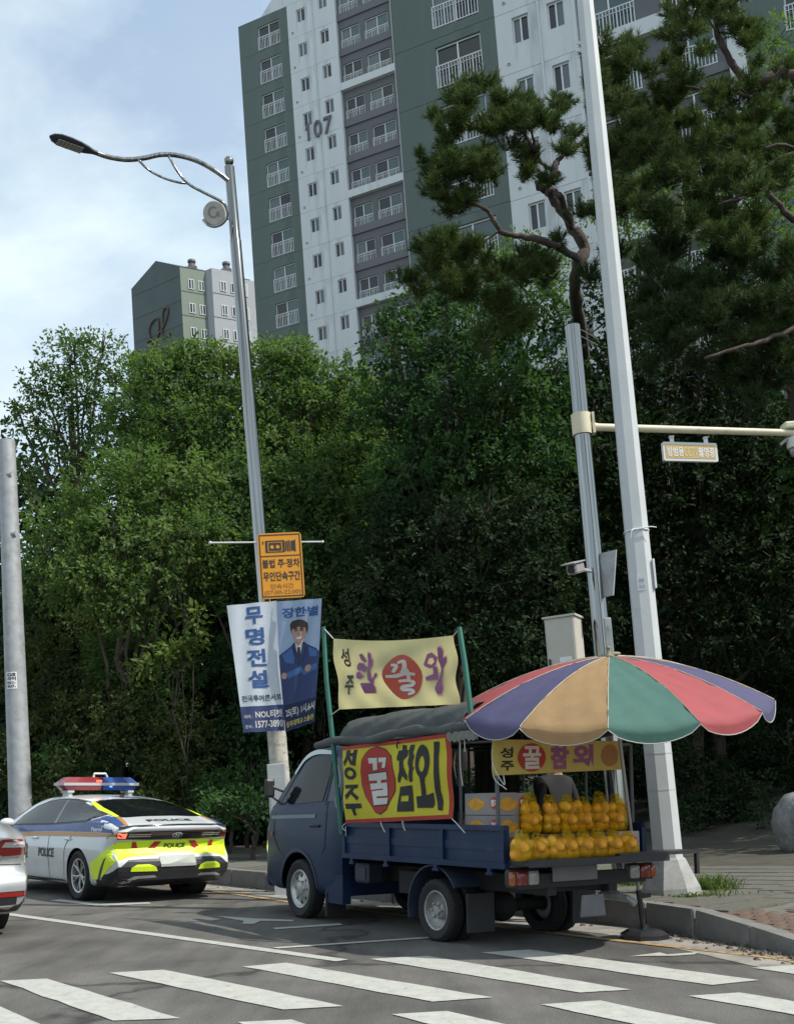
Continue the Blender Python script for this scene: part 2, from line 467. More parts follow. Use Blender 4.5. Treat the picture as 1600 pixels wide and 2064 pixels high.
# road surface on its banked plane
mb = MB(); P = [(p.x, p.y, 0) for p in KPTS] + [(-160, 100, 0), (-160, -30, 0), (14, -30, 0)]
mb.add(*[[(q[0], q[1], 0) for q in poly2d([(p[0], p[1]) for p in P])[0]], poly2d([(p[0], p[1]) for p in P])[1]])
tag(mb.build('road', asphalt, mat=MR), kind='structure')

def strip(name, pts, w, z, m, off=0.):           # a painted strip along points of the road plane
    P = [Vector((p[0], p[1], 0)) for p in pts]; V = []
    for i, p in enumerate(P):
        t = (P[min(i + 1, len(P) - 1)] - P[max(i - 1, 0)]).normalized(); q = Vector((-t.y, t.x, 0))
        V += [p + q * (off + w / 2) + Vector((0, 0, z)), p + q * (off - w / 2) + Vector((0, 0, z))]
    mb = MB(); mb.add(V, [(2 * i, 2 * i + 1, 2 * i + 3, 2 * i + 2) for i in range(len(P) - 1)])
    return mb.build(name, m, mat=MR)
tag(strip('gutter', list(reversed(KPTS)), .62, .004, gutter_m, off=-.31), kind='structure')
YL = [(3.45, 7.9), (2.99, 8.96), (1.49, 10.73), (-1.41, 14.37), (-3.3, 17.1), (-12, 27.7), (-40, 62)]
tag(strip('yellow_line', YL, .11, .008, paint_y), 'worn yellow no-parking line running along the gutter under the truck', 'road marking')
a, b = road(45, 1848), road(690, 1938)
far = a + (a - b) * 5
tag(strip('lane_line', [b[:2], a[:2], far[:2]], .14, .006, paint_w), 'long white lane line running past the cars to the left', 'road marking')
bars = [((0, 1979), (95, 1975), (365, 2055), (230, 2060)), ((220, 1963), (330, 1957), (692, 2030), (570, 2038)), ((488, 1950), (580, 1943), (990, 2013), (870, 2022)),
        ((745, 1935), (862, 1929), (1272, 1997), (1165, 2003)), ((970, 1922), (1065, 1916), (1530, 1978), (1435, 1988)),
        ((1385, 2010), (1490, 2003), (1790, 2052), (1690, 2064)), ((1090, 2027), (1210, 2020), (1560, 2090), (1440, 2100)), ((790, 2047), (900, 2040), (1260, 2125), (1130, 2135)),
        ((1515, 1953), (1610, 1947), (1900, 1985), (1800, 1995)), ((-190, 1992), (-100, 1987), (90, 2070), (-50, 2085)), ((480, 2063), (590, 2058), (900, 2170), (760, 2180))]
blab = ['white crossing stripe at the left edge of the picture, nearest lane of the far row', 'white crossing stripe below the silver car and police car, second of the long row', 'white crossing stripe in front of the truck front wheel',
        'white crossing stripe below the truck rear wheel', 'white crossing stripe in front of the parasol foot', 'white crossing stripe cut by the right edge, below the parasol stripe',
        'white crossing stripe in the near row at lower right of centre', 'white crossing stripe cut by the bottom edge near the middle', 'white stripe at the right edge beside the kerb corner', 'white stripe mostly outside the lower left corner', 'white stripe tip at the bottom edge left of the middle']
for q, l in zip(bars, blab):
    P = [road(*p)[:2] for p in q]; mb = MB(); n = 9; V = []; F = []
    for j in range(n + 1):                       # slightly ragged long edges
        t = j / n
        for s0, s1 in ((0, 3), (1, 2)):
            V.append((P[s0][0] + (P[s1][0] - P[s0][0]) * t + RNG.normal() * .006, P[s0][1] + (P[s1][1] - P[s0][1]) * t + RNG.normal() * .006, .006))
    F = [(2 * j, 2 * j + 1, 2 * j + 3, 2 * j + 2) for j in range(n)]
    mb.add(V, F); tag(mb.build('crossing_stripe', paint_w, mat=MR), l, 'road marking', 'white stripes of the pedestrian crossing')
def flat(name, px, m, label, z=.0065):
    P = [road(*p)[:2] for p in px]; V, F = poly2d([tuple(p) for p in P]); mb = MB(); mb.add([(v[0], v[1], z) for v in V], F)
    return tag(mb.build(name, m, mat=MR), label, 'road marking')
flat('arrow_marking', [(1268, 1930), (1330, 1922), (1345, 1926), (1412, 1921), (1398, 1926), (1370, 1928), (1350, 1929), (1310, 1929)], paint_w, 'small worn white arrow tip painted beside the parasol foot')
flat('arrow_marking', [(436, 1848), (470, 1850), (510, 1853), (592, 1856), (590, 1859), (525, 1858), (512, 1864), (488, 1864), (492, 1858), (460, 1853)], paint_w, 'faded white arrow painted on the road left of the truck front wheel', z=.0063)
flat('stop_line', [(548, 1912), (560, 1914), (942, 1888), (930, 1886)], paint_w, 'thin white line on the road alongside the truck from lane line to rear wheel', z=.0071)
flat('bay_line', [(550, 1872), (554, 1875), (690, 1866), (686, 1863)], paint_w, 'short thin white bay line beside the truck front wheel', z=.0061)
flat('bay_line', [(180, 1824), (192, 1828), (305, 1823), (300, 1820)], paint_w, 'short thin white bay line behind the police car rear wheel', z=.0061)
flat('bay_line', [(100, 1817), (215, 1829), (225, 1826), (120, 1814)], paint_w, 'faint white bay line on the road under the police car side', z=.0067)

# kerb: separate stones
kerb = tag(empty('kerb', MR), kind='structure')
pl = list(KPTS[:-1]) + [K0 + KD * 34]; seg = []
acc = []
for i in range(len(pl) - 1):
    L = (pl[i + 1] - pl[i]).length; n = max(1, round(L / 1.0))
    for k in range(n): acc.append((pl[i] + (pl[i + 1] - pl[i]) * (k / n), pl[i] + (pl[i + 1] - pl[i]) * ((k + 1) / n)))
stone_me = {}
for p, q in acc:
    if p.y < 3: continue
    L = (q - p).length - .012; t = (q - p).normalized(); c = (p + q) / 2
    e = (c - K0).dot(KD); h = round(ktop(e), 2)
    key = (round(L, 3), round(h, 2))
    if key not in stone_me:
        mb = MB(); mb.box((0, .09, h / 2 - .05), (L, .18, h + .1), bev=.018); stone_me[key] = mb.mesh('kerb_stone', concrete, 40)
    o = link('kerb_stone', stone_me[key], kerb, (c.x, c.y, RNG.normal() * .003), math.atan2(-t.y, -t.x) + math.pi * 0 + RNG.normal() * .004)
    # the stone's depth must point away from the road
    ydir = Vector((-math.sin(o.rotation_euler.z), math.cos(o.rotation_euler.z), 0))
    if ydir.dot(KN) < 0: o.rotation_euler.z += math.pi
    if -2.9 < e < -.6:                              # lowered stones follow the ramp
        k_ = 1 if math.cos(o.rotation_euler.z) * t.x + math.sin(o.rotation_euler.z) * t.y > 0 else -1
        o.rotation_euler.y = -math.atan((ktop((q - K0).dot(KD)) - ktop((p - K0).dot(KD))) / L) * k_
# grit and dry leaves in the gutter: nobody could count them
mb = MB()
for _ in range(520):
    i = int(RNG.integers(2, 6)); a_, b_ = KPTS[i], KPTS[i + 1] if i < 5 else K0 + KD * 12; t_ = RNG.random(); p = a_.lerp(b_, t_) - KN * (abs(RNG.normal()) * .16 + .02); s_ = RNG.uniform(.006, .022) if RNG.random() < .8 else RNG.uniform(.02, .04)
    mb.add([(p.x + s_, p.y, .006), (p.x - s_ * .6, p.y + s_, .006), (p.x - s_ * .5, p.y - s_ * .8, .006), (p.x, p.y, .006 + s_ * .7)], [(0, 1, 3), (1, 2, 3), (2, 0, 3)])
tag(mb.build('gutter_grit', mat('grit', (.075, .062, .045), .9, var=.4, vscale=30), mat=MR), 'scattered grit and dry leaves along the kerb', 'grit', kind='stuff')
# footpath
def eds(e, d): return K0.x + KD.x * e + KN.x * d, K0.y + KD.y * e + KN.y * d
def fw(e, d, up=.022):
    X, Y = eds(e, d); return (X, Y, gz(X, Y) + up)
def kerb_d(e):                                   # how far the kerb bulges towards the road at e
    best = 0
    for i in range(len(KPTS) - 1):
        a, b = KPTS[i], KPTS[i + 1]; ea, eb = (a - K0).dot(KD), (b - K0).dot(KD)
        if min(ea, eb) <= e <= max(ea, eb):
            t = (e - ea) / (eb - ea); best = (a - K0).dot(KN) + t * ((b - K0).dot(KN) - (a - K0).dot(KN))
    return best
mb = MB(); V = []; F = []; EE = list(np.arange(-6, 40, .5)); DD = [0, .4, .9, 1.5, 2.2, 3, 4.2]
for e in EE:
    kd = kerb_d(e) + .19
    for d in DD:
        X, Y = eds(e, kd + d * (4.2 - kd) / 4.2)
        top = ktop(e)
        V.append((X, Y, -.063 * min(X, 3.6) + top - .012 + .012 * d))
n = len(DD)
F = [(i * n + j, i * n + j + 1, (i + 1) * n + j + 1, (i + 1) * n + j) for i in range(len(EE) - 1) for j in range(n - 1)]
mb.add(V, [tuple(reversed(f)) for f in F]); path = tag(mb.build('footpath', paving_m, smooth=180), kind='structure')
def pz(e, d):
    X, Y = eds(e, d); kd = kerb_d(e) + .19; top = ktop(e)
    return Vector((X, Y, -.063 * min(X, 3.6) + top - .012 + .012 * max(0, (d - kd) * 4.2 / (4.2 - kd))))
# red pavers near the crossing corner
pv = MB(); pv.box((0, 0, 0), (.205, .102, .05), bev=.006); pv_me = pv.mesh('paver', redbrick, 30); cnt = 0
for i in range(26):
    for j in range(16):
        e = -.95 - i * .108; d = kerb_d(e) + .30 + j * .212 + (.106 if i % 2 else 0)
        if j * .212 > .25 + i * .13 or cnt > 240: continue
        p = pz(e, d); o = link('paver', pv_me, path, (p.x, p.y, p.z - .016 + RNG.normal() * .002), math.atan2(KN.y, KN.x) + RNG.normal() * .01); cnt += 1
# larger grey paving slabs along the path
sl = MB(); sl.box((0, 0, 0), (.397, .397, .05), bev=.004)
sl_me = [sl.mesh('paving_slab', mat('slab_' + 'abc'[k], c, .92, var=.18, vscale=4, bump=.3, bscale=50, dirt=((.08, .10, .055), 3, .5, .8)), 30) for k, c in enumerate(((.102, .096, .082), (.095, .090, .077), (.109, .102, .088)))]
cnt = 0
for i in range(28):
    for j in range(10):
        e = .6 + i * .4 - 3.0; d = kerb_d(max(e, -1.4)) + .42 + j * .4
        if e < -.9 and (j * .4) < .30 + (-e - .9) * 1.35: continue
        p = pz(e, d); link('paving_slab', sl_me[int(RNG.integers(3))], path, (p.x, p.y, p.z - .016 + RNG.normal() * .0012), math.atan2(KN.y, KN.x)); cnt += 1
# ------------------------------------------------------------------ apartment blocks
gr_dk = mat('dark_green_render', (.098, .126, .116), .85, var=.10, vscale=.5, stretch=(1, 1, .22), bump=.1, bscale=4, dirt=((.04, .06, .052), .22, .5, .35))
gr_lt = mat('pale_green_render', (.18, .215, .175), .85, var=.08, vscale=.3, dirt=((.16, .2, .16), .3, .55, .5))
wh_re = mat('white_render', (.54, .56, .565), .85, var=.07, vscale=.7, stretch=(1, 1, .16), bump=.1, bscale=4, dirt=((.27, .285, .29), .9, .53, .55))
gy_re = mat('grey_render', (.115, .118, .128), .85, var=.06, vscale=.4)
gy_pl = mat('plum_grey_render', (.135, .134, .144), .85, var=.06, vscale=.4)
gy_md = mat('mid_grey_render', (.32, .335, .35), .85, var=.08, vscale=.3, dirt=((.2, .21, .22), .3, .52, .6))
gable_m = mat('gable_grey_green', (.085, .108, .105), .85, var=.1, vscale=.15, dirt=((.06, .068, .075), .1, .5, .7))
seam = mat('dark_seam_joint', (.06, .065, .065), .9)  # plain dark colour for floor seams and vents
fr_w = mat('white_window_frame', (.58, .60, .60), .5)
rail_w = mat('white_steel_rail', (.52, .54, .54), .45, metal=.1)
glass_d = mat('dark_window_glass', (.012, .016, .020), .06, spec=.6)
glass_g = mat('greenish_window_glass', (.055, .095, .092), .08, spec=.6)
glass_c = mat('curtained_window_glass', (.10, .125, .125), .12, spec=.55)

def panel_mesh(name, w, h, holes, m, th=.28, gap=.02):       # wall panel with real openings, x 0..w, z 0..h, outer face at y=0
    xs = sorted({0, w} | {a for q in holes for a in (q[0], q[2])}); zs = sorted({gap, h} | {a for q in holes for a in (q[1], q[3])})
    mb = MB()
    for i in range(len(xs) - 1):
        z0 = None
        for k in range(len(zs) - 1):
            cx_, cz_ = (xs[i] + xs[i + 1]) / 2, (zs[k] + zs[k + 1]) / 2
            hole = any(q[0] < cx_ < q[2] and q[1] < cz_ < q[3] for q in holes)
            if not hole:
                if z0 is None: z0 = zs[k]
                z1 = zs[k + 1]
            if (hole or k == len(zs) - 2) and z0 is not None:
                mb.box(((xs[i] + xs[i + 1]) / 2, th / 2, (z0 + z1) / 2), (xs[i + 1] - xs[i], th, z1 - z0)); z0 = None
    return mb.mesh(name, m)
def win_meshes(key, w, h, rail, split=.5, variant=0):
    fm = MB(); t = .07
    fm.box((w / 2, .06, t / 2), (w, .1, t)); fm.box((w / 2, .06, h - t / 2), (w, .1, t))
    fm.box((t / 2, .06, h / 2), (t, .1, h - 2 * t)); fm.box((w - t / 2, .06, h / 2), (t, .1, h - 2 * t)); fm.box((w * split, .055, h / 2), (t * 1.1, .11, h - 2 * t))
    f = fm.mesh('window', fr_w)
    p1 = MB(); p1.box(((t + w * split) / 2, .085, h / 2), (w * split - t * 1.4, .02, h - 2 * t)); p2 = MB(); p2.box(((w * split + w - t) / 2, .07, h / 2), (w - w * split - t * 1.4, .02, h - 2 * t))
    panes = [p1.mesh('pane', glass_d), p2.mesh('pane', glass_g if variant == 0 else glass_c), p1.mesh('pane', glass_c), p2.mesh('pane', glass_d)]
    r = None
    if rail:
        rm = MB(); hr = h * .54; n = max(6, int(w / .15))
        rm.box((w / 2, -.10, hr), (w + .06, .05, .06)); rm.box((w / 2, -.10, .08), (w + .06, .04, .05)); rm.box((w / 2, -.10, hr - .22), (w + .06, .03, .03))
        for k in range(n + 1): rm.box((w * k / n, -.10, hr / 2 + .04), (.035 if k % 4 else .06, .03, hr - .08))
        for x in (0, w): rm.box((x, -.045, hr), (.04, .09, .04)); rm.box((x, -.045, .08), (.04, .09, .04))
        r = rm.mesh('railing', rail_w)
    return f, panes, r
def put_window(parent, wm, x, y, z):
    f, panes, r = wm
    o = link('window', f, parent, (x, y, z))
    k = RNG.random()
    link('pane', panes[0] if k < .6 else panes[2], o); link('pane', panes[1] if .12 < k < .8 else panes[3], o)
    if r: link('railing', r, o)
    return o
def facade(root, bays, ztop, pitch, rows, depth_back=12.):
    for bay in bays:
        s0, s1, m, y0, wins = bay['s0'], bay['s1'], bay['m'], bay.get('y', 0), bay['w']
        holes = [(w[0] - s0, pitch - w[2] - w[3], w[0] - s0 + w[1], pitch - w[2]) for w in wins]
        me = panel_mesh('wall_panel', s1 - s0, pitch, holes, m)
        for k in rows:
            z0 = ztop - pitch * (k + 1)
            link('wall_panel', me, root, (s0, y0, z0))
            for w in wins: put_window(root, w[4], w[0], y0 + .10, z0 + pitch - w[2] - w[3])
            for w in bay.get('sp', ()):              # coloured spandrels below the windows, a little proud
                link('spandrel', w[1], root, (w[0], y0 - .05, z0))
def box_part(name, root, x0, x1, y0, y1, z0, z1, m):
    mb = MB(); mb.box(((x0 + x1) / 2, (y0 + y1) / 2, (z0 + z1) / 2), (x1 - x0, y1 - y0, z1 - z0)); return mb.build(name, m, root)

# block with the number 107
P0 = at(480, 55, 92)
ang = math.radians(-25)
A = tag(empty('apartment_block', TR(P0.x, P0.y, 0) @ RZ(ang)), 'tall green and white apartment block with the number 107 on its wall', 'apartment block')
wbig = win_meshes('a', 2.2, 2.25, True); wsm = win_meshes('s', .85, 1.2, False, .5, 1); wl = win_meshes('l', 1.75, 2.4, True, .5); wr = win_meshes('r', 2.15, 2.4, True, .52)
PIT = 3.235; ZT = 71.85
spm = MB(); spm.box((2.55, 0, .34), (5.1, .10, .62)); sp_me = spm.mesh('spandrel', gy_pl)
rows = range(0, 12)
facade(A, [dict(s0=0, s1=5.05, m=gr_dk, w=[(2.0, 2.2, .85, 2.25, wbig)])], ZT, PIT, rows)
facade(A, [dict(s0=5.05, s1=9.6, m=wh_re, w=[(5.95, .85, .75, 1.2, wsm), (8.15, .85, .35, 1.2, wsm)])], ZT, PIT, range(-1, 12))
facade(A, [dict(s0=9.75, s1=14.9, m=gy_re, y=.35, w=[(10.0, 1.75, .76, 2.4, wl), (12.3, 2.15, .76, 2.4, wr)])], ZT + .1, PIT, range(-1, 12))
for k in range(-1, 12):
    z0 = ZT + .1 - PIT * (k + 1)
    if k % 3 == 2: box_part('floor_band', A, 9.6, 14.95, -.02, .34, z0 - .05, z0 + .60, wh_re)
    else: box_part('spandrel', A, 9.76, 14.89, .22, .345, z0 - .05, z0 + .60, gy_pl)
box_part('wall_trim', A, 14.9, 15.6, -.08, .5, ZT - 40, ZT + 4, wh_re)
box_part('wall_trim', A, 9.6, 9.75, .0, .6, ZT - 40, ZT + 4, wh_re)
box_part('core_wall', A, 0.02, 15.6, .4 + .3, 12, 0, ZT - .05, gr_dk)
box_part('lower_wall', A, 0, 5.05, .02, .6, 0, ZT - PIT * 12 - .02, gr_dk); box_part('lower_wall', A, 5.05, 15.6, .03, .6, 0, ZT - PIT * 12 - .02, wh_re)
mb = MB(); mb.add([(2.4, 0, ZT), (5.05, 0, ZT), (5.05, 0, ZT + 2.6), (2.4, 12, ZT), (5.05, 12, ZT), (5.05, 12, ZT + 2.6)], [(0, 1, 2), (5, 4, 3), (0, 2, 5, 3), (1, 4, 5, 2), (0, 3, 4, 1)]); mb.build('roof', wh_re, A)
for z in (52.5, 50.6): box_part('side_ledge', A, -.8, 0.0, 2.5, 3.2, z, z + .35, gy_re)
nb = MB(); V, F, _ = text2d('107', bold=.03)
num = MB()
for i, ch in enumerate('107'):
    V, F, asp = text2d(ch, bold=.012); w = .78 if ch != '1' else .5; x0 = 5.95 + i * 1.0 + (.2 if ch == '1' else 0); z0 = 58.75
    if ch == '1': V, F = poly2d([(.35, 0), (.68, 0), (.68, 1), (.46, 1), (.05, .80), (.05, .62), (.35, .74)]); F = [f if (V[f[1]][0] - V[f[0]][0]) * (V[f[2]][1] - V[f[0]][1]) - (V[f[1]][1] - V[f[0]][1]) * (V[f[2]][0] - V[f[0]][0]) > 0 else f[::-1] for f in F]
    k = len(V); num = MB()
    num.add([(x0 + p[0] * w, -.16, z0 + p[1] * 1.55) for p in V] + [(x0 + p[0] * w, -.02, z0 + p[1] * 1.55) for p in V], [tuple(f) for f in F] + [tuple(reversed([j + k for j in f])) for f in F])
    ed = {}
    for f in F:
        for a_, b_ in zip(f, f[1:] + f[:1]): ed[(a_, b_)] = ed.get((a_, b_), 0) + 1
    num.add([(x0 + p[0] * w, -.16, z0 + p[1] * 1.55) for p in V] + [(x0 + p[0] * w, -.02, z0 + p[1] * 1.55) for p in V], [(a_, b_, b_ + k, a_ + k) for (a_, b_) in ed if (b_, a_) not in ed])
    num.build('number_lettering', mat('number_grey', (.10, .10, .11), .6), A)
for k in range(12):                                # small vent holes and a drain pipe down the white bay
    mb = MB(); mb.lathe([(0, 0), (.09, 0), (.09, .06)], 8); mb.build('vent', seam, A, mat=TR(5.5, .01, ZT - PIT * k - 2.75) @ RX(math.pi / 2))
mb = MB(); mb.tube([(7.55, -.06, 20), (7.55, -.06, ZT + 3)], .05, 6); mb.build('drain_pipe', wh_re, A)

# nearer block on the right
P0 = at(790, 0, 50)
B = tag(empty('apartment_block', TR(P0.x, P0.y, 0) @ RZ(ang)), 'nearer green, white and grey apartment block behind the pine tree', 'apartment block')
PB = 3.05; ZB = 34.96 + 2.2 + .45
wb = win_meshes('b', 2.3, 2.15, True, .48); wbs = win_meshes('bs', .8, 1.3, False, .5, 1); wbl = win_meshes('bl', 2.05, 2.15, True, .45)
facade(B, [dict(s0=-.12, s1=5.1, m=gr_dk, w=[(2.03, 2.3, .42, 2.15, wb)])], ZB, PB, range(-3, 6))
facade(B, [dict(s0=5.1, s1=8.75, m=wh_re, w=[(5.9, .8, .35, 1.3, wbs), (7.6, .8, .30, 1.3, wbs)])], ZB - .05, PB, range(-3, 6))
facade(B, [dict(s0=8.9, s1=15.2, m=gy_re, y=.3, w=[(9.4, 2.05, .5, 2.15, wbl), (12.65, 2.05, .5, 2.15, wbl)])], ZB - .05, PB, range(-3, 6))
for k in range(-3, 6):
    z0 = ZB - .05 - PB * (k + 1)
    box_part('floor_band', B, 8.76, 15.2, -.02, .29, z0 - .35, z0 + .38, wh_re) if k % 3 == 0 else box_part('spandrel', B, 8.91, 15.19, .2, .295, z0 - .05, z0 + .38, gy_pl)
box_part('wall_trim', B, 8.74, 8.9, -.03, .5, 0, ZB + 9, wh_re); box_part('wall_trim', B, 15.2, 15.9, -.05, .5, 0, ZB + 9, wh_re)
facade(B, [dict(s0=15.9, s1=21.5, m=gr_dk, w=[(17.6, 2.3, .42, 2.15, wb)])], ZB, PB, range(-3, 6))
box_part('core_wall', B, -.1, 21.5, .65, 12, 0, ZB + 9, gr_dk); box_part('lower_wall', B, -.12, 21.5, .01, .64, 0, ZB - PB * 6 - .05, gr_dk)
for k in range(-2, 6): mb = MB(); mb.lathe([(0, 0), (.07, 0), (.07, .05)], 8); mb.build('vent', seam, B, mat=TR(5.6, .01, ZB - PB * k - 2.6) @ RX(math.pi / 2))
mb = MB(); mb.tube([(7.2, -.07, 15), (7.2, -.07, ZB + 9)], .05, 6); mb.build('drain_pipe', wh_re, B)

# far block with the gable
Cb = at(362, 535, 126)
Cc = tag(empty('apartment_block', TR(Cb.x, Cb.y, 0)), 'distant grey-green apartment block with a gable roof and an emblem on its end wall', 'apartment block')
def dv(deg): a_ = math.radians(deg); return Vector((math.sin(a_), math.cos(a_), 0))
dl, drr = dv(-57), dv(60); ZC = 67.5
def wall(name, p, q, z0, z1, m, th=.5):
    t = (q - p).normalized(); n = Vector((-t.y, t.x, 0)); n = n if n.y > 0 else -n
    mb = MB(); mb.add([(*(p + o_)[:2], z) for z in (z0, z1) for o_ in (Vector(), q - p, q - p + n * th, n * th)], [(0, 1, 5, 4), (1, 2, 6, 5), (2, 3, 7, 6), (3, 0, 4, 7), (4, 5, 6, 7), (3, 2, 1, 0)]); return mb.build(name, m, Cc)
g0 = dl * 8.3
mb = MB(); prof = [(0, 30), (0, ZC), (3.9, ZC + 2.0), (8.3, ZC - .2), (8.3, 30)]
n_ = Vector((-dl.y, dl.x, 0)); n_ = n_ if n_.y > 0 else -n_
mb.add([(*(dl * s_)[:2], z) for s_, z in prof] + [(*(dl * s_ + n_ * .6)[:2], z) for s_, z in prof], [(0, 1, 2, 3, 4), (9, 8, 7, 6, 5)] + [(i, (i + 1) % 5, (i + 1) % 5 + 5, i + 5) for i in range(5)]); mb.build('gable_wall', gable_m, Cc)
# roof over it, running away along the right-hand side
mb = MB(); rp = [(dl * 0, ZC + .02), (dl * 3.9, ZC + 2.05), (dl * 8.35, ZC - .15)]
mb.add([(*p[:2], z) for p, z in rp] + [(*(p + drr * 9.2)[:2], z + .0) for p, z in rp], [(0, 1, 4, 3), (1, 2, 5, 4), (3, 4, 5)])
mb.build('roof', mat('slate_roof', (.06, .06, .065), .8), Cc)
wall('side_wall', Vector(), drr * 3.25, 30, ZC - .05, gr_lt); nn = Vector((drr.y, -drr.x, 0))
wall('return_wall', drr * 3.25, drr * 3.7 + nn * .9, 30, ZC + .1, gy_md); wall('side_wall', drr * 3.7 + nn * .9, drr * 7.7 + nn * .9, 30, ZC + .1, gy_md); wall('side_wall', drr * 7.7 + nn * .6, drr * 9.4 + nn * .6, 30, ZC - .4, gy_md)
wfar = win_meshes('f', .75, 1.25, False, .5, 0); wslot = win_meshes('fs', .35, 1.6, False, .5, 0)
raz = math.atan2(drr.y, drr.x)
for k in range(5):
    for s_, o_, wm in ((.95, .06, wfar), (2.25, .06, wfar), (4.75, .97, wfar), (6.1, .97, wfar), (8.1, .67, wslot)):
        p = drr * s_ + nn * (o_ + .03); w_ = put_window(Cc, wm, p.x, p.y, ZC - 2.65 - 3.05 * k); w_.rotation_euler.z = raz
for k in range(4):
    for s0_, s1_, o_ in ((0, 3.2, .03), (3.72, 7.68, .93)): wall('floor_seam', drr * s0_ + nn * o_, drr * s1_ + nn * o_, ZC - 3.05 * (k + 1) - .03, ZC - 3.05 * (k + 1) + .03, seam, .02)
for k in range(3):
    mb = MB(); q = dl * 8.2; o2 = -n_ * .02; z = ZC - 1.2 - 3.05 * k
    mb.add([(*(o2)[:2], z), (*(q + o2)[:2], z), (*(q + o2)[:2], z + .07), (*(o2)[:2], z + .07)], [(0, 1, 2, 3)]); mb.build('floor_seam', seam, Cc)
# turbine vents on the roof
for s_, o_ in ((1.9, -.9), (6.0, .1)):
    p = drr * s_ + nn * o_; mb = MB(); mb.box((p.x, p.y, ZC + .35), (1.3, 1.0, .5)); mb.lathe([(.0, .5), (.42, .5), (.46, 1.0), (.3, 1.02), (.3, 1.25), (.5, 1.3), (.5, 1.55), (0, 1.7)], 14, M=TR(p.x, p.y, ZC)); mb.build('roof_vent', mat('vent_metal', (.16, .15, .15), .5, metal=.3), Cc)
# the looping emblem and letters on the end wall
brown = mat('emblem_brown', (.085, .052, .042), .6)
def gp(s_, z): return Vector((*(dl * s_ - n_ * .12)[:2], z))
em = MB()
for pts in ([(5.3, 60.0), (5.55, 62.0), (5.0, 63.6), (4.0, 64.0), (3.85, 62.5), (4.0, 60.8), (4.6, 59.6), (5.6, 59.4), (5.9, 59.9), (5.2, 60.2), (4.4, 59.5)],
            [(4.1, 60.6), (3.2, 61.6), (2.45, 63.4), (2.2, 65.1), (2.75, 65.4), (3.15, 64.2), (3.2, 62.2), (3.4, 60.6), (3.0, 59.5), (2.3, 59.7), (1.9, 60.3)]):
    em.tube([gp(*p) for p in crom([(p[0], 59.2 + (p[1] - 59.2) * .62, 0) for p in pts], 5) for p in [(p[0], p[1])]], .13, 6)
em.build('emblem', brown, Cc)
for k in range(3):
    mb = MB(); mb.tube([gp(5.9, 57.6 - k * .75), gp(5.2, 58.05 - k * .75)], .14, 6); mb.build('emblem_letter', brown, Cc)
# ------------------------------------------------------------------ trees, shrubs, pines
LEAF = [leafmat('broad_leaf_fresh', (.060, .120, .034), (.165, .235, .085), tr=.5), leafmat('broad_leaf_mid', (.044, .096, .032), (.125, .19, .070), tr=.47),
        leafmat('broad_leaf_deep', (.026, .068, .026), (.080, .145, .055), tr=.42), leafmat('shrub_leaf', (.034, .056, .020), (.10, .12, .045), tr=.35), leafmat('shade_toned_leaf', (.010, .024, .011), (.034, .058, .024), tr=.22, rough=.75), leafmat('weed_leaf', (.05, .09, .02), (.14, .19, .05))]  # darkest leaf: the shade of the wood is put into its colour
NEEDLE = [leafmat('pine_needle', (.032, .062, .020), (.105, .140, .045), tr=.25, rough=.5), leafmat('pine_needle_deep', (.022, .046, .018), (.070, .10, .036), tr=.2, rough=.5)]
bark = mat('grey_brown_bark', (.070, .055, .042), .95, var=.35, vscale=9, bump=.9, bscale=22, stretch=(1, 1, .3))
pbark = mat('red_pine_bark', (.062, .044, .036), .95, var=.45, vscale=10, bump=1.0, bscale=20, dirt=((.045, .035, .03), 7, .5, .8))

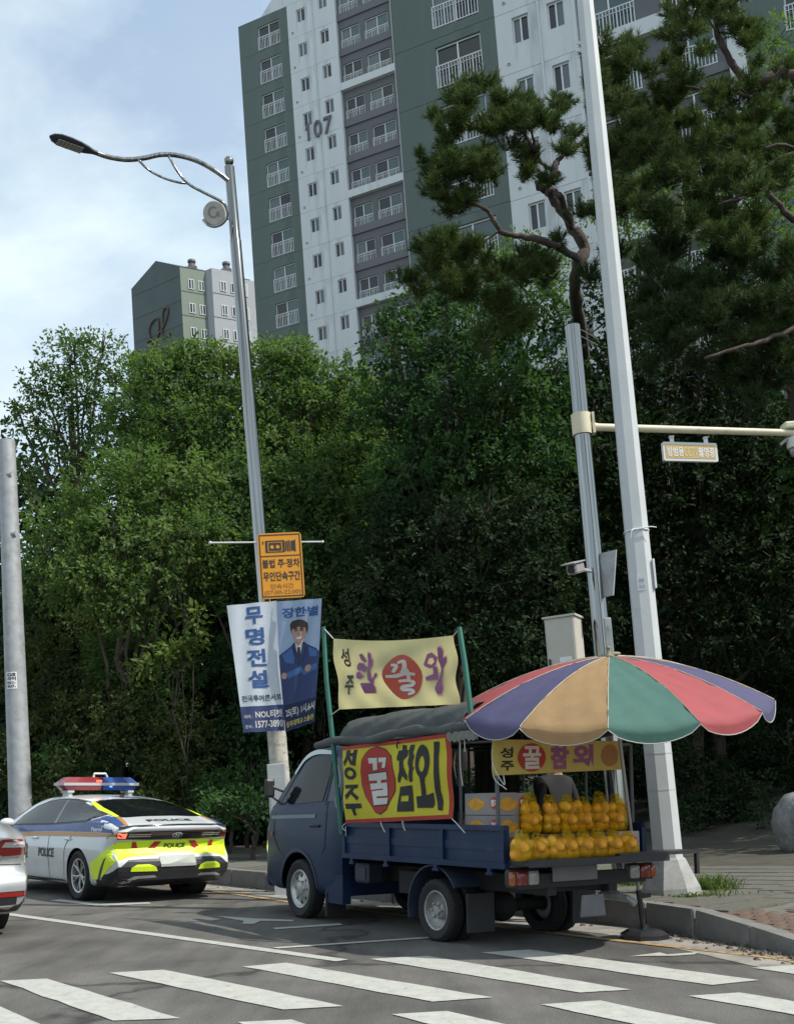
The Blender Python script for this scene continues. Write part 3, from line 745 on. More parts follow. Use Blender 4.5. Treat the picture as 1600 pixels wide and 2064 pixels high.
def raw_mesh(name, V, tri, m, tone=None):
    me = bpy.data.meshes.new(name); n = len(V); k = len(tri)
    me.vertices.add(n); me.vertices.foreach_set('co', np.ascontiguousarray(V, dtype=np.float32).ravel())
    me.loops.add(k * 3); me.loops.foreach_set('vertex_index', np.ascontiguousarray(tri, dtype=np.int32).ravel())
    me.polygons.add(k); me.polygons.foreach_set('loop_start', np.arange(0, k * 3, 3, dtype=np.int32))
    if tone is not None:
        at_ = me.attributes.new('tone', 'FLOAT', 'POINT'); at_.data.foreach_set('value', np.ascontiguousarray(tone, dtype=np.float32))
    me.update(calc_edges=True); me.materials.append(m)
    return me
def unit(v): return v / (np.linalg.norm(v, axis=-1, keepdims=True) + 1e-9)
def leaves(centers, radii, dens, size, per=11, droop=.25, squash=.85, inner=.12):
    """clusters of leaves round twig tips spread over the outer part of each clump"""
    C_, D_ = [], []
    for c, r in zip(centers, radii):
        n = max(6, int(dens * r * r))
        d = unit(RNG.normal(size=(n, 3))); d[:, 2] = d[:, 2] * .9 + .12; d = unit(d)
        low = 1 + .22 * np.sin(d[:, 0] * 5 + c[0]) * np.sin(d[:, 1] * 4 + c[1] * 2) + .18 * np.sin(d[:, 2] * 7 + d[:, 0] * 3)
        rad = r * low * (1 - RNG.random(n) ** 1.7 * .42)
        ins = RNG.random(n) < inner; rad[ins] *= RNG.random(ins.sum()) * .8
        C_.append(np.array(c) + d * rad[:, None] * np.array([1, 1, squash])); D_.append(d)
    C_ = np.concatenate(C_); D_ = np.concatenate(D_); n = len(C_)
    D_ = unit(D_ + RNG.normal(size=D_.shape) * .22)
    ctone = np.clip(np.repeat(RNG.normal(.46, .16, len(centers)), np.array([max(6, int(dens * r * r)) for r in radii])) + RNG.normal(0, .15, n), 0, 1)
    C2 = np.repeat(C_, per, 0); D2 = np.repeat(D_, per, 0); N = n * per
    L = size * (.7 + .6 * RNG.random(N))
    side = unit(RNG.normal(size=(N, 3)))
    pos = C2 + D2 * (RNG.random(N)[:, None] - .45) * size * 2.3 + side * (size * .95 * RNG.random(N)[:, None])
    ax = unit(D2 * .6 + side + np.array([0, 0, -droop]))
    up = unit(RNG.normal(size=(N, 3)) * .42 + np.array([0, 0, .55]) + D2 * .95)
    wd = unit(np.cross(ax, up)); nm = np.cross(wd, ax)
    w = L * .27
    p0 = pos; p1 = pos + ax * (L * .5)[:, None] + wd * w[:, None] + nm * (L * .07)[:, None]; p2 = pos + ax * L[:, None]; p3 = pos + ax * (L * .5)[:, None] - wd * w[:, None] + nm * (L * .07)[:, None]
    V = np.stack([p0, p1, p2, p3], 1).reshape(-1, 3)
    i = np.arange(N) * 4; T = np.stack([np.stack([i, i + 1, i + 2], 1), np.stack([i, i + 2, i + 3], 1)], 1).reshape(-1, 3)
    tone = np.repeat(np.clip(np.repeat(ctone, per) + RNG.normal(0, .13, N), 0, 1), 4)
    return V, T, tone
def limb(pts, r0, r1, jit=.05, n=7, sub=4):
    P = crom(pts, sub); k = len(P)
    P = [p + Vector(RNG.normal(size=3)) * jit * (0 if i in (0, k - 1) else 1) for i, p in enumerate(P)]
    return P, [(r0 + (r1 - r0) * (i / (k - 1)) ** .8) * (1 + RNG.normal() * .08) for i in range(k)]
def broad_tree(name, label, blobs, base, li, dens=205, size=.115, trunk_r=.16, cat='tree', group=None, per=11, squash=.9, twig=True):
    B = [(at(x, y, Y), r * Y / FPX) for x, y, Y, r in blobs]
    root = tag(empty(name, TR(*base)), label, cat, group)
    cen = [np.array(c - base) for c, r in B]; rad = [r for c, r in B]
    V, T, tone = leaves(cen, rad, dens, size, per, squash=squash)
    link('crown' if cat == 'tree' else 'foliage', raw_mesh('crown', V, T, LEAF[li], tone), root)
    mb = MB(); top = sum((Vector(c) for c in cen), Vector()) / len(cen)
    P, R_ = limb([(0, 0, -.2), (top.x * .15 + .1, top.y * .2, top.z * .35), (top.x * .55, top.y * .5, top.z * .7), top], trunk_r, trunk_r * .35, .05)
    mb.tube(P, R_, 8); mb.build('trunk', bark, root, smooth=180)
    lb = MB()
    for c, r in zip(cen, rad):
        k = int(len(P) * (.35 + .5 * RNG.random())); s0 = P[min(k, len(P) - 1)]; e0 = Vector(c)
        Q, q_ = limb([s0, s0.lerp(e0, .5) + Vector((0, 0, -.08 * r)), e0, e0 + (e0 - s0).normalized() * r * .55], trunk_r * .38, .012, .03, 5); lb.tube(Q, q_, 5, cap=False)
        if twig:
            for _ in range(5):
                d = Vector(unit(RNG.normal(size=3) + np.array([0, 0, .3]))); lb.tube([e0, e0 + d * r * .5, e0 + d * r * .92 + Vector((0, 0, .05))], [.02, .012, .005], 4, cap=False)
    tag(lb.build('limbs', bark, root, smooth=180), kind='stuff')
    return root
def gb(x, y, Y):                                  # tree foot below a picture point at distance Y
    p = at(x, y, Y); return Vector((p.x, p.y, gz(p.x, p.y)))
def fill(x0, y0, x1, y1, Y, r, n, jy=.15):
    return [(x0 + (x1 - x0) * RNG.random(), y0 + (y1 - y0) * RNG.random(), Y * (1 + (RNG.random() - .5) * jy), r * (.75 + .5 * RNG.random())) for _ in range(n)]
GT = 'broadleaf trees along the wooded bank'
broad_tree('broadleaf_tree', 'airy broadleaf tree at the far left with sky showing through its top', [(140, 735, 28, 72), (205, 705, 28, 52), (95, 790, 28, 62), (70, 850, 28, 52), (170, 815, 28, 75), (110, 880, 28, 68), (235, 770, 28, 60), (50, 960, 28, 40), (150, 700, 28, 30), (30, 820, 28, 22), (250, 860, 28, 80), (175, 930, 28, 70)], gb(180, 1600, 28), 1, dens=120, size=.115, group=GT)
broad_tree('broadleaf_tree', 'bright green broadleaf tree in front of the distant gabled block', [(330, 790, 26.5, 90), (400, 740, 26.5, 62), (300, 740, 26.5, 50), (450, 790, 26.5, 75), (270, 860, 26.5, 80), (370, 880, 26, 95), (460, 880, 26, 85), (420, 720, 26.5, 40), (340, 730, 26.5, 40), (300, 950, 26, 85), (480, 735, 26.5, 45)], gb(380, 1600, 26.5), 0, dens=205, group=GT)
broad_tree('broadleaf_tree', 'tall light green broadleaf tree behind the lamp post below the 107 block', [(560, 750, 26, 72), (610, 740, 26, 58), (680, 790, 26, 72), (530, 830, 26, 80), (620, 840, 26, 90), (700, 860, 26, 80), (560, 930, 25.5, 90), (660, 940, 25.5, 85), (600, 715, 26, 40), (540, 720, 26, 35), (735, 775, 26, 42), (740, 930, 25.5, 70)], gb(620, 1600, 26), 0, dens=205, group=GT)
broad_tree('broadleaf_tree', 'leafy tree standing forward at left, its sprays over the grey pole', [(200, 1010, 23.5, 85), (270, 960, 23.5, 70), (130, 1080, 23.5, 85), (330, 1010, 23.5, 80), (230, 1090, 23, 85), (90, 1170, 23.5, 75), (340, 1110, 23, 85), (180, 1180, 23, 85), (270, 1210, 23, 85), (390, 970, 23.5, 60), (410, 1080, 23, 70)], gb(230, 1620, 23.5), 0, dens=205, group=GT)
broad_tree('broadleaf_tree', 'dense mid green tree behind the yellow camera sign', [(480, 960, 24.5, 75), (560, 1010, 24.5, 85), (640, 990, 24.5, 80), (700, 1040, 24.5, 75), (450, 1060, 24, 80), (540, 1110, 24, 90), (640, 1100, 24, 85), (480, 1180, 24, 85), (600, 1200, 24, 85), (690, 1150, 24.5, 75), (400, 1160, 24, 70)], gb(560, 1620, 24.5), 1, dens=205, group=GT)
broad_tree('broadleaf_tree', 'big dark oak between the lamp post and the white post', [(830, 640, 23.5, 62), (900, 600, 23.5, 60), (970, 590, 23.5, 62), (800, 730, 23, 75), (900, 700, 23, 90), (1000, 680, 23, 85), (1080, 640, 23.5, 75), (790, 840, 23, 85), (900, 820, 22.5, 100), (1020, 800, 22.5, 100), (1110, 760, 23, 80), (820, 960, 22.5, 90), (940, 950, 22.5, 100), (1060, 930, 22.5, 95), (1120, 880, 23, 70), (770, 660, 23.5, 40)], gb(930, 1600, 23.5), 2, dens=170, size=.125, trunk_r=.22, group=GT)
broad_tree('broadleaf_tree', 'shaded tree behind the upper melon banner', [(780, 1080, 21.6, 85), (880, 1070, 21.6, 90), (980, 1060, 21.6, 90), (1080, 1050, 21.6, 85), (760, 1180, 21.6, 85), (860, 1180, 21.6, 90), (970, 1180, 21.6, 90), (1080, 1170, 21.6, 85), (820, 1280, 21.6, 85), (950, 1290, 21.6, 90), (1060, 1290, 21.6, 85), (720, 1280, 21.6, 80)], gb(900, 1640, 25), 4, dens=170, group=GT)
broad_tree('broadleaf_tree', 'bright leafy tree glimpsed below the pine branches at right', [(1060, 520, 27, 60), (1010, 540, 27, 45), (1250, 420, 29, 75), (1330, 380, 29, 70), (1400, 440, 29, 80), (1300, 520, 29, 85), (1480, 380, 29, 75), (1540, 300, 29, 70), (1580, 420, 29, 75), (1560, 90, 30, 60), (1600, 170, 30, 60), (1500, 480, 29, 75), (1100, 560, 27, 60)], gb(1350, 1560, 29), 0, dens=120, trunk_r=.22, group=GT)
broad_tree('broadleaf_tree', 'dark crown behind the yellow camera arm, shade put into its leaf colour', [(1230, 640, 26, 90), (1340, 620, 26, 95), (1450, 600, 26, 95), (1560, 580, 26, 95), (1250, 770, 25.5, 100), (1370, 760, 25.5, 100), (1490, 740, 25.5, 100), (1590, 720, 25.5, 90), (1230, 900, 25, 100), (1350, 900, 25, 100), (1470, 880, 25, 100), (1590, 880, 25, 95)], gb(1400, 1560, 26), 4, dens=105, size=.15, trunk_r=.24, group=GT)
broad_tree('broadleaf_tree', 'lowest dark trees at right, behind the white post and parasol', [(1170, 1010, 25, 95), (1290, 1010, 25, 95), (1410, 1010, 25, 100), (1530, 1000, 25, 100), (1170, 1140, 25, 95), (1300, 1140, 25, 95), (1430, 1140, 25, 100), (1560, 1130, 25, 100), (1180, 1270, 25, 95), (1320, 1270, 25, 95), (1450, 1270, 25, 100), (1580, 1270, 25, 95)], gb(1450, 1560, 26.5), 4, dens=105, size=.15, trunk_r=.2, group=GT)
# unseen trees added beyond the right edge to shade the wood
for k, (X, Y) in enumerate(((11.5, 20), (14.5, 25), (17, 19.5), (19, 28))):
    z = gz(X, Y); bl = [(Vector((X + dx, Y + dy, z + h)), r) for dx, dy, h, r in ((0, 0, 9, 2.2), (1.6, .8, 7.6, 2), (-1.5, .5, 7.4, 1.9), (.4, -1.6, 7, 2), (0, 1.6, 6.4, 2), (-1.0, -.8, 5, 1.7), (1.3, -.4, 4.6, 1.7), (.2, .6, 10.6, 1.6))]
    root = tag(empty('broadleaf_tree', TR(X, Y, z)), 'shade tree standing out of view beyond the right edge', 'tree', 'shade trees beyond the right edge')
    V, T, tone = leaves([np.array(c - Vector((X, Y, z))) for c, r in bl], [r for c, r in bl], 40, .24, 8)
    link('crown', raw_mesh('crown', V, T, LEAF[2], tone), root)
    mb = MB(); mb.tube(*limb([(0, 0, -.2), (.1, 0, 3), (0, 0, 6), (0, 0, 9.5)], .24, .06), 8); mb.build('trunk', bark, root, smooth=180)

# shrubs of the understorey
GS = 'shrubs under the trees'
sh = [(95, 1330, 25, 95, 3, 'dull green shrub behind the police car light bar, below the left trees'), (230, 1330, 24.5, 100, 1, 'leafy shrub with fresh tips left of the concert banner'), (360, 1350, 24, 100, 1, 'bushy shrub just left of the white concert banner'),
      (480, 1330, 25, 95, 2, 'dark shrub behind the concert banner'), (120, 1460, 24, 100, 3, 'brownish shrub beside the grey pole'), (250, 1470, 23.5, 100, 3, 'brown-green shrub above the police car roof'), (390, 1490, 23.5, 105, 3, 'low dense shrub right of the police light bar'),
      (500, 1480, 24, 95, 2, 'dark shrub behind the lamp post foot'), (60, 1560, 23.5, 80, 3, 'low shrub behind the police car bonnet'), (330, 1585, 22.5, 85, 3, 'low shrub behind the police car boot'), (460, 1595, 22.5, 80, 2, 'dark low shrub between police car and truck cab'), (190, 1570, 23, 80, 2, 'dark low shrub behind the police car roof'),
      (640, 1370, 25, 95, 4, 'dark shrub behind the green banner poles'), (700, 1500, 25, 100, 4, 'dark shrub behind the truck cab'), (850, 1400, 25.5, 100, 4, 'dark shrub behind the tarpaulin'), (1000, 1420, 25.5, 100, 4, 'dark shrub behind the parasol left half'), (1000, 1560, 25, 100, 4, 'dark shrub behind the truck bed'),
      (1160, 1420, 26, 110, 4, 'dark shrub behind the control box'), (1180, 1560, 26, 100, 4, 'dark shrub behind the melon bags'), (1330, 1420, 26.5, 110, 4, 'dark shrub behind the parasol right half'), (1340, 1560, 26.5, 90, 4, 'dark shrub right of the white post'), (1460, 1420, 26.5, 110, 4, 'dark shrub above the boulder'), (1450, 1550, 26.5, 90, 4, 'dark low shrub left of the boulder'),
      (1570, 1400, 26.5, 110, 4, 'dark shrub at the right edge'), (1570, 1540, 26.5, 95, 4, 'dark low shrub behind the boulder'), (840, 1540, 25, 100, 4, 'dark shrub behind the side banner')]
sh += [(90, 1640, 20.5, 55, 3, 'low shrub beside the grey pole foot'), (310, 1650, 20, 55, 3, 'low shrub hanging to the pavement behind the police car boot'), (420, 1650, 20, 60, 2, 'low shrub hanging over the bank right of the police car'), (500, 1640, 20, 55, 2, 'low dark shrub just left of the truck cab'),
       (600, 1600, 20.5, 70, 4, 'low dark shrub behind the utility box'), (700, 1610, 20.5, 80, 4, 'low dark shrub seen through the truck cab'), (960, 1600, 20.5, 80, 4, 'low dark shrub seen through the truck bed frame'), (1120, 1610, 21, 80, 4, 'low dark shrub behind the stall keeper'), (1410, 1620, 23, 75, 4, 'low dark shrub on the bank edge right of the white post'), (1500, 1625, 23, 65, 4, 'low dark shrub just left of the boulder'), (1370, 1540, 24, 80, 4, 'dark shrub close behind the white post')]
for x, y, Y, r, li, lab in sh:
    bl = [(x, y, Y, r * .62)] + [(x + RNG.normal() * r * .55, y + RNG.normal() * r * .4, Y * (1 + RNG.normal() * .02), r * .5) for _ in range(5)]
    broad_tree('shrub', lab, bl, gb(x, y + 60, Y), li, dens=185, size=.105, trunk_r=.05, cat='shrub', group=GS, twig=False)
broad_tree('sapling', 'young sapling with pale fresh leaves left of the concert banner', [(345, 1300, 22.5, 26), (365, 1320, 22.5, 24), (400, 1245, 22.8, 20), (395, 1275, 22.8, 22), (330, 1330, 22.5, 24), (290, 1345, 22.4, 22)], gb(360, 1500, 22.5), 5, dens=150, size=.16, trunk_r=.03, cat='sapling', twig=False)

# the far wood closing the view behind them: nobody could count it
V_, T_, t_, o_ = [], [], [], 0
cs, rs = [], []
for x, y, Y, r, n in ((-60, 1150, 34, 150, 8), (150, 1250, 33, 150, 9), (400, 1150, 33, 150, 10), (650, 1200, 33, 150, 9), (900, 1100, 32, 150, 10), (1150, 1000, 33, 160, 12), (1400, 950, 34, 160, 12), (1600, 950, 34, 160, 12), (1750, 900, 34, 160, 10), (640, 1020, 30, 150, 10), (820, 1000, 29, 150, 10), (960, 900, 29, 150, 10), (520, 1200, 29, 150, 8), (300, 1150, 29.5, 150, 8), (60, 1480, 30, 150, 12), (250, 1480, 30, 150, 12), (450, 1480, 30, 150, 12), (680, 1480, 30, 150, 12), (900, 1480, 31, 150, 12), (1150, 1450, 31, 150, 10), (1400, 1450, 32, 150, 12), (1600, 1450, 32, 150, 12)):
    for _ in range(n): c = at(x + RNG.normal() * 90, max(900, y + RNG.uniform(-250, 380)), Y * (1 + RNG.normal() * .04)); cs.append(np.array(c)); rs.append(r * Y / FPX * RNG.uniform(.6, 1))
V, T, tone = leaves(cs, rs, 40, .3, 7)
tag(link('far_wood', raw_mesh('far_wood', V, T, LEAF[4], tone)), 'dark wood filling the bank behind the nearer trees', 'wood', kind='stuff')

# pines ---------------------------------------------------------------
def needles(tufts, m, name, parent, L=.13, per=34, w=.0065):
    P = np.array([t[0] for t in tufts]); D = unit(np.array([t[1] for t in tufts])); n = len(P)
    P2 = np.repeat(P, per, 0); D2 = np.repeat(D, per, 0); N = n * per
    ax = unit(D2 * .75 + RNG.normal(size=(N, 3)) * .55); base = P2 - D2 * (RNG.random(N)[:, None] * .16)
    wd = unit(np.cross(ax, RNG.normal(size=(N, 3)))); LL = L * (.7 + .5 * RNG.random(N))
    V = np.stack([base + wd * w, base - wd * w, base + ax * LL[:, None]], 1).reshape(-1, 3); T = np.arange(N * 3).reshape(-1, 3)
    tone = np.repeat(np.clip(np.repeat(np.clip(RNG.normal(.45, .22, n), 0, 1), per) + RNG.normal(0, .12, N), 0, 1), 3)
    return link(name, raw_mesh(name, V, T, m, tone), parent)
def pine(label, branches, pads, base, mi=0, dens=62, group='pines on the bank', trunk_n=1, L=.14):
    root = tag(empty('pine_tree', TR(*base)), label, 'pine tree', group)
    for i, (pts, r0, r1) in enumerate(branches):
        P = [at(*p) - base for p in pts]; mb = MB()
        Q, q_ = limb(P, r0, r1, r0 * .16, 8, 5); mb.tube(Q, q_, 8); mb.build('trunk' if i < trunk_n else 'branch', pbark, root, smooth=180)
    tf = []; tw = MB()
    pads2 = []
    for x, y, Y, rx, ry in pads:
        pads2 += [(x + RNG.normal() * rx * .6, y + RNG.normal() * ry * .6, Y + RNG.normal() * .3, rx * RNG.uniform(.40, .8), ry * RNG.uniform(.45, .9)) for _ in range(6)]
    for x, y, Y, rx, ry in pads2:
        c = at(x, y, Y) - base; a, b = rx * Y / FPX, ry * Y / FPX
        n = int(dens * a * (a + b) * 1.25) + 8
        for _ in range(n):
            d = unit(RNG.normal(size=3)); k = (1 - RNG.random() ** 1.5 * .6) * (1 + .2 * math.sin(d[0] * 6 + x) * math.sin(d[1] * 5 + y))
            p = np.array(c) + d * k * np.array([a, a * .8, b]); tf.append((p, d * np.array([.7, .7, .5]) + np.array([0, 0, .55])))
        for _ in range(max(4, int(6 * a))):
            d = Vector(unit(RNG.normal(size=3))); e = c + Vector((d.x * a * .85, d.y * a * .7, d.z * b * .7)); tw.tube([c + Vector((0, 0, -b * .25)), c.lerp(e, .5) + Vector((0, 0, -b * .2)), e], [.022, .014, .006], 4, cap=False)
    tag(tw.build('twigs', pbark, root), kind='stuff')
    needles(tf, NEEDLE[mi], 'needles', root, L=L)
    return root
Yp = 21.5
pine('twisted red-barked pine crossing the apartment block behind the white post',
     [([(1200, 1560, 27), (1195, 1100, 27), (1180, 780, 26), (1166, 640, 23), (1158, 560, Yp), (1176, 500, Yp), (1150, 450, Yp), (1118, 402, Yp), (1100, 375, Yp)], .17, .10),
      ([(1100, 380, Yp), (1085, 372, Yp), (1112, 352, Yp), (1122, 325, Yp), (1145, 300, Yp), (1180, 282, Yp), (1195, 262, Yp)], .10, .04),
      ([(1128, 350, Yp), (1095, 330, Yp), (1075, 300, 19.2), (1060, 275, 19.2), (1048, 262, 19)], .055, .02), ([(1078, 305, 19.2), (1072, 270, 19), (1058, 245, 19)], .035, .012),
      ([(1165, 520, Yp), (1110, 490, 19.2), (1050, 475, 19), (1010, 465, 18.8), (985, 430, 18.7), (965, 412, 18.6), (945, 405, 18.6), (930, 395, 18.6)], .075, .02), ([(1010, 463, 18.8), (985, 480, 18.8), (955, 500, 18.8)], .025, .008),
      ([(1190, 350, Yp), (1240, 335, 19.8), (1310, 322, 20), (1360, 305, 20), (1400, 265, 20), (1410, 225, 20)], .05, .018), ([(1190, 240, Yp), (1195, 205, Yp), (1225, 178, 19.5), (1240, 150, 19.5)], .04, .012),
      ([(1150, 450, Yp), (1130, 400, 19.2), (1120, 385, 19.2)], .08, .05)],
     [(1000, 205, 19, 62, 34), (940, 215, 18.8, 52, 34), (1060, 220, 19.2, 55, 34), (905, 240, 18.8, 36, 28), (1110, 215, 19.3, 44, 28), (1010, 250, 19, 55, 24),
      (930, 330, 18.7, 62, 32), (890, 350, 18.6, 44, 34), (980, 335, 18.8, 42, 28), (920, 390, 18.6, 48, 26), (1055, 335, 19.2, 45, 30), (900, 310, 18.7, 40, 26),
      (900, 505, 18.7, 58, 40), (945, 495, 18.8, 42, 38), (880, 545, 18.7, 48, 34), (930, 550, 18.8, 46, 30), (1000, 580, 19, 50, 30),
      (1250, 120, 19.5, 58, 36), (1220, 150, 19.5, 42, 26), (1290, 100, 19.5, 46, 30), (1240, 200, 19.6, 45, 28), (1330, 215, 20, 60, 36), (1260, 270, 19.8, 60, 34), (1320, 270, 20, 60, 34), (1380, 240, 20, 50, 34), (1230, 310, 19.8, 40, 30), (1090, 520, 19.6, 55, 40), (1050, 640, 19.6, 70, 60)],
     gb(1200, 1560, 27), 0, dens=150)
Yq = 18
pine('pine leaning in from the right edge with bare curving boughs',
     [([(1760, 1500, 19), (1740, 1000, 19), (1700, 600, 18.5), (1660, 300, 18.2), (1600, 150, Yq), (1540, 160, Yq), (1510, 175, Yq)], .16, .08),
      ([(1510, 178, Yq), (1490, 150, Yq), (1465, 110, Yq), (1445, 60, Yq), (1450, 0, Yq), (1470, -60, Yq)], .075, .035), ([(1515, 195, Yq), (1470, 185, Yq), (1420, 180, 17.8), (1380, 172, 17.8)], .04, .012), ([(1452, 85, Yq), (1430, 40, 17.8), (1400, 20, 17.8)], .025, .01),
      ([(1700, 600, 18.5), (1640, 640, 17.5), (1560, 680, 17.2), (1490, 700, 17), (1420, 722, 17)], .06, .025), ([(1690, 480, 18), (1600, 440, 17.6), (1560, 400, 17.4), (1530, 372, 17.4), (1490, 400, 17.2), (1450, 412, 17.2)], .07, .02), ([(1680, 380, 18), (1600, 310, 17.6), (1540, 340, 17.5), (1460, 358, 17.4)], .05, .018),
      ([(1540, 300, 17.6), (1570, 290, 17.6), (1610, 300, 17.8)], .03, .02)],
     [(1400, 45, 17.8, 52, 32), (1450, 20, Yq, 50, 34), (1500, 60, Yq, 42, 28), (1390, 85, 17.8, 40, 24), (1560, 225, Yq, 56, 38), (1500, 245, Yq, 50, 32), (1600, 210, Yq, 46, 34), (1440, 270, 17.8, 55, 36), (1380, 330, 17.6, 60, 36), (1460, 330, 17.5, 52, 34), (1560, 340, 17.6, 60, 38), (1510, 290, 17.8, 55, 30), (1280, 370, 18.5, 60, 40), (1350, 410, 18, 60, 40), (1450, 440, 17.3, 60, 38), (1540, 460, 17.4, 60, 40), (1430, 210, 17.8, 40, 26), (1590, 270, Yq, 46, 30), (1250, 240, 18.5, 55, 36), (1300, 300, 18.4, 60, 38), (1360, 160, 18, 44, 28), (1560, 140, Yq, 46, 30), (1480, 170, Yq, 44, 28), (1220, 300, 18.6, 45, 32), (1230, 400, 18.8, 50, 36), (1400, 380, 17.6, 60, 38)],
     gb(1700, 1560, 19), 0, dens=125)
pine('shaded pine with greyish hanging sprays at the middle right',
     [([(1660, 1560, 20), (1640, 1100, 19.5), (1600, 800, 19), (1560, 620, 18.8), (1540, 520, 18.6)], .16, .07), ([(1600, 800, 19), (1520, 700, 18.2), (1440, 620, 17.8), (1400, 590, 17.6)], .05, .015), ([(1590, 760, 19), (1550, 640, 18), (1520, 590, 17.7)], .04, .015)],
     [(1400, 610, 17.6, 58, 36), (1350, 625, 17.8, 46, 34), (1440, 590, 17.6, 50, 30), (1420, 650, 17.7, 55, 34), (1540, 620, 17.6, 62, 38), (1590, 600, 17.7, 50, 36), (1500, 660, 17.8, 60, 38), (1570, 690, 18, 60, 40), (1340, 700, 18.2, 60, 44), (1440, 740, 18.4, 70, 46), (1560, 780, 18.6, 70, 46), (1380, 530, 18, 70, 44), (1500, 520, 18, 70, 44), (1580, 520, 18, 60, 44), (1290, 600, 18.6, 55, 40), (1300, 490, 18.6, 60, 44)],
     gb(1660, 1560, 20), 1, dens=110)

# boulders, weeds
rock = mat('boulder_granite', (.20, .198, .19), .92, var=.3, vscale=5, bump=.9, bscale=14, dirt=((.10, .10, .09), 4, .52, .7))
def boulder(label, px, w, d, h, sd):
    p = ghit(*px); mb = MB(); mb.sphere((0, 0, h * .45), (w / 2, d / 2, h * .6), 22, 14); R2 = np.random.default_rng(sd); ph = R2.random(6) * 6
    def q(v):
        x, y, z = v; k = 1 + .10 * math.sin(5 * x / w + ph[0]) * math.sin(6 * z / h + ph[1]) + .07 * math.sin(11 * x / w + ph[2] + 7 * y / d) + .05 * math.sin(17 * z / h + ph[3] + 9 * x / w)
        x, y = x * k, y * k; z = max(-.05, z * (1 + .06 * math.sin(7 * x / w + ph[4])))
        e = .62; x = math.copysign(abs(2 * x / w) ** e, x) * w / 2; y = math.copysign(abs(2 * y / d) ** e, y) * d / 2
        return (x, y, z)
    mb.v = [q(v) for v in mb.v]; o = mb.build('boulder', rock, smooth=50, mat=TR(*p)); return tag(o, label, 'boulder')
boulder('big pale granite boulder on the bank edge at the right', (1608, 1712), .62, .7, .85, 3)
boulder('second boulder cut by the right edge beside the first', (1655, 1712), .8, .7, .9, 5)
def weeds(name, label, px, spread, n, L, seedtone=.5):
    c = ghit(*px); N = n
    p = np.stack([RNG.normal(size=N) * spread[0], RNG.normal(size=N) * spread[1], np.zeros(N)], 1)
    d = unit(np.stack([RNG.normal(size=N) * .55, RNG.normal(size=N) * .55, np.ones(N)], 1)); LL = L * (.4 + .8 * RNG.random(N)); wd = unit(np.cross(d, RNG.normal(size=(N, 3)))) * .006
    mid = p + d * (LL * .6)[:, None]; tip = p + d * LL[:, None] + np.stack([RNG.normal(size=N) * L * .2, RNG.normal(size=N) * L * .2, -L * .12 * np.ones(N)], 1)
    V = np.stack([p - wd, p + wd, mid + wd, mid - wd, tip], 1).reshape(-1, 3); i = np.arange(N) * 5
    T = np.concatenate([np.stack([i, i + 1, i + 2], 1), np.stack([i, i + 2, i + 3], 1), np.stack([i + 3, i + 2, i + 4], 1)])
    o = link(name, raw_mesh(name, V, T, LEAF[5], np.repeat(RNG.random(N), 5))); o.location = c + Vector((0, 0, .05)); return tag(o, label, 'weeds', kind='stuff')
weeds('weeds', 'tuft of green weeds right of the white post foot', (1432, 1805), (.13, .12), 420, .22)
weeds('weeds', 'grass tuft left of the white post foot behind the truck', (1262, 1795), (.14, .12), 300, .2)
weeds('weeds', 'thin weeds along the kerb in front of the white post', (1385, 1822), (.25, .06), 260, .08)
# ------------------------------------------------------------------ vehicles
tyre_m = mat('tyre_rubber', (.018, .018, .019), .85, var=.2, vscale=8, bump=.2)
rim_m = mat('silver_rim', (.48, .48, .47), .38, metal=.75, var=.12, vscale=9)
rim_dk = mat('dark_rim', (.045, .045, .05), .4, metal=.5)
rim_old = mat('worn_wheel_steel', (.36, .36, .35), .5, metal=.45, var=.25, vscale=8, dirt=((.1, .085, .07), 9, .5, .6))
under = mat('black_underside', (.014, .014, .015), .8)
plas = mat('black_plastic', (.020, .020, .022), .5, var=.15)
gloss_k = mat('black_gloss_trim', (.012, .012, .014), .12, coat=.5)
chrome = mat('chrome', (.62, .63, .64), .15, metal=1)
carglass = mat('tinted_car_glass', (.006, .008, .010), .06, spec=.24)
def carpaint(name, c, rough=.32, flake=0., var=.05):
    return mat(name, c, rough, metal=flake, var=var, vscale=3, coat=.7)
p_white = carpaint('white_car_paint', (.53, .55, .56)); p_silver = carpaint('silver_car_paint', (.50, .52, .53), .3, .55)
p_blue = mat('faded_navy_truck_paint', (.006, .020, .058), .42, var=.25, vscale=2.5, coat=.06, spec=.28, dirt=((.030, .042, .066), 2.6, .54, .5))
lv_blue = mat('livery_blue', (.022, .055, .20), .4, var=.05, coat=.15); lv_org = mat('livery_orange', (.42, .19, .03), .4, var=.05, coat=.15); lv_yel = mat('fluorescent_yellow_film', (.64, .82, .02), .45, var=.05, coat=.2); lv_red = mat('red_reflective_film', (.42, .03, .025), .4)
ink = mat('black_print', (.018, .018, .022), .5); ink_w = mat('white_print', (.70, .70, .70), .5)
red_l = mat('red_lamp_lens', (.30, .012, .010), .12, coat=.6); amb_l = mat('amber_lamp_lens', (.42, .11, .02), .12, coat=.6); clr_l = mat('clear_lamp_lens', (.55, .55, .55), .1, coat=.6)
plate_m = mat('plate_white', (.30, .32, .29), .5); lamp_on = mat('lit_red_lamp', (.7, .05, .03), .3, emit=(1, .12, .06), estr=1.6)

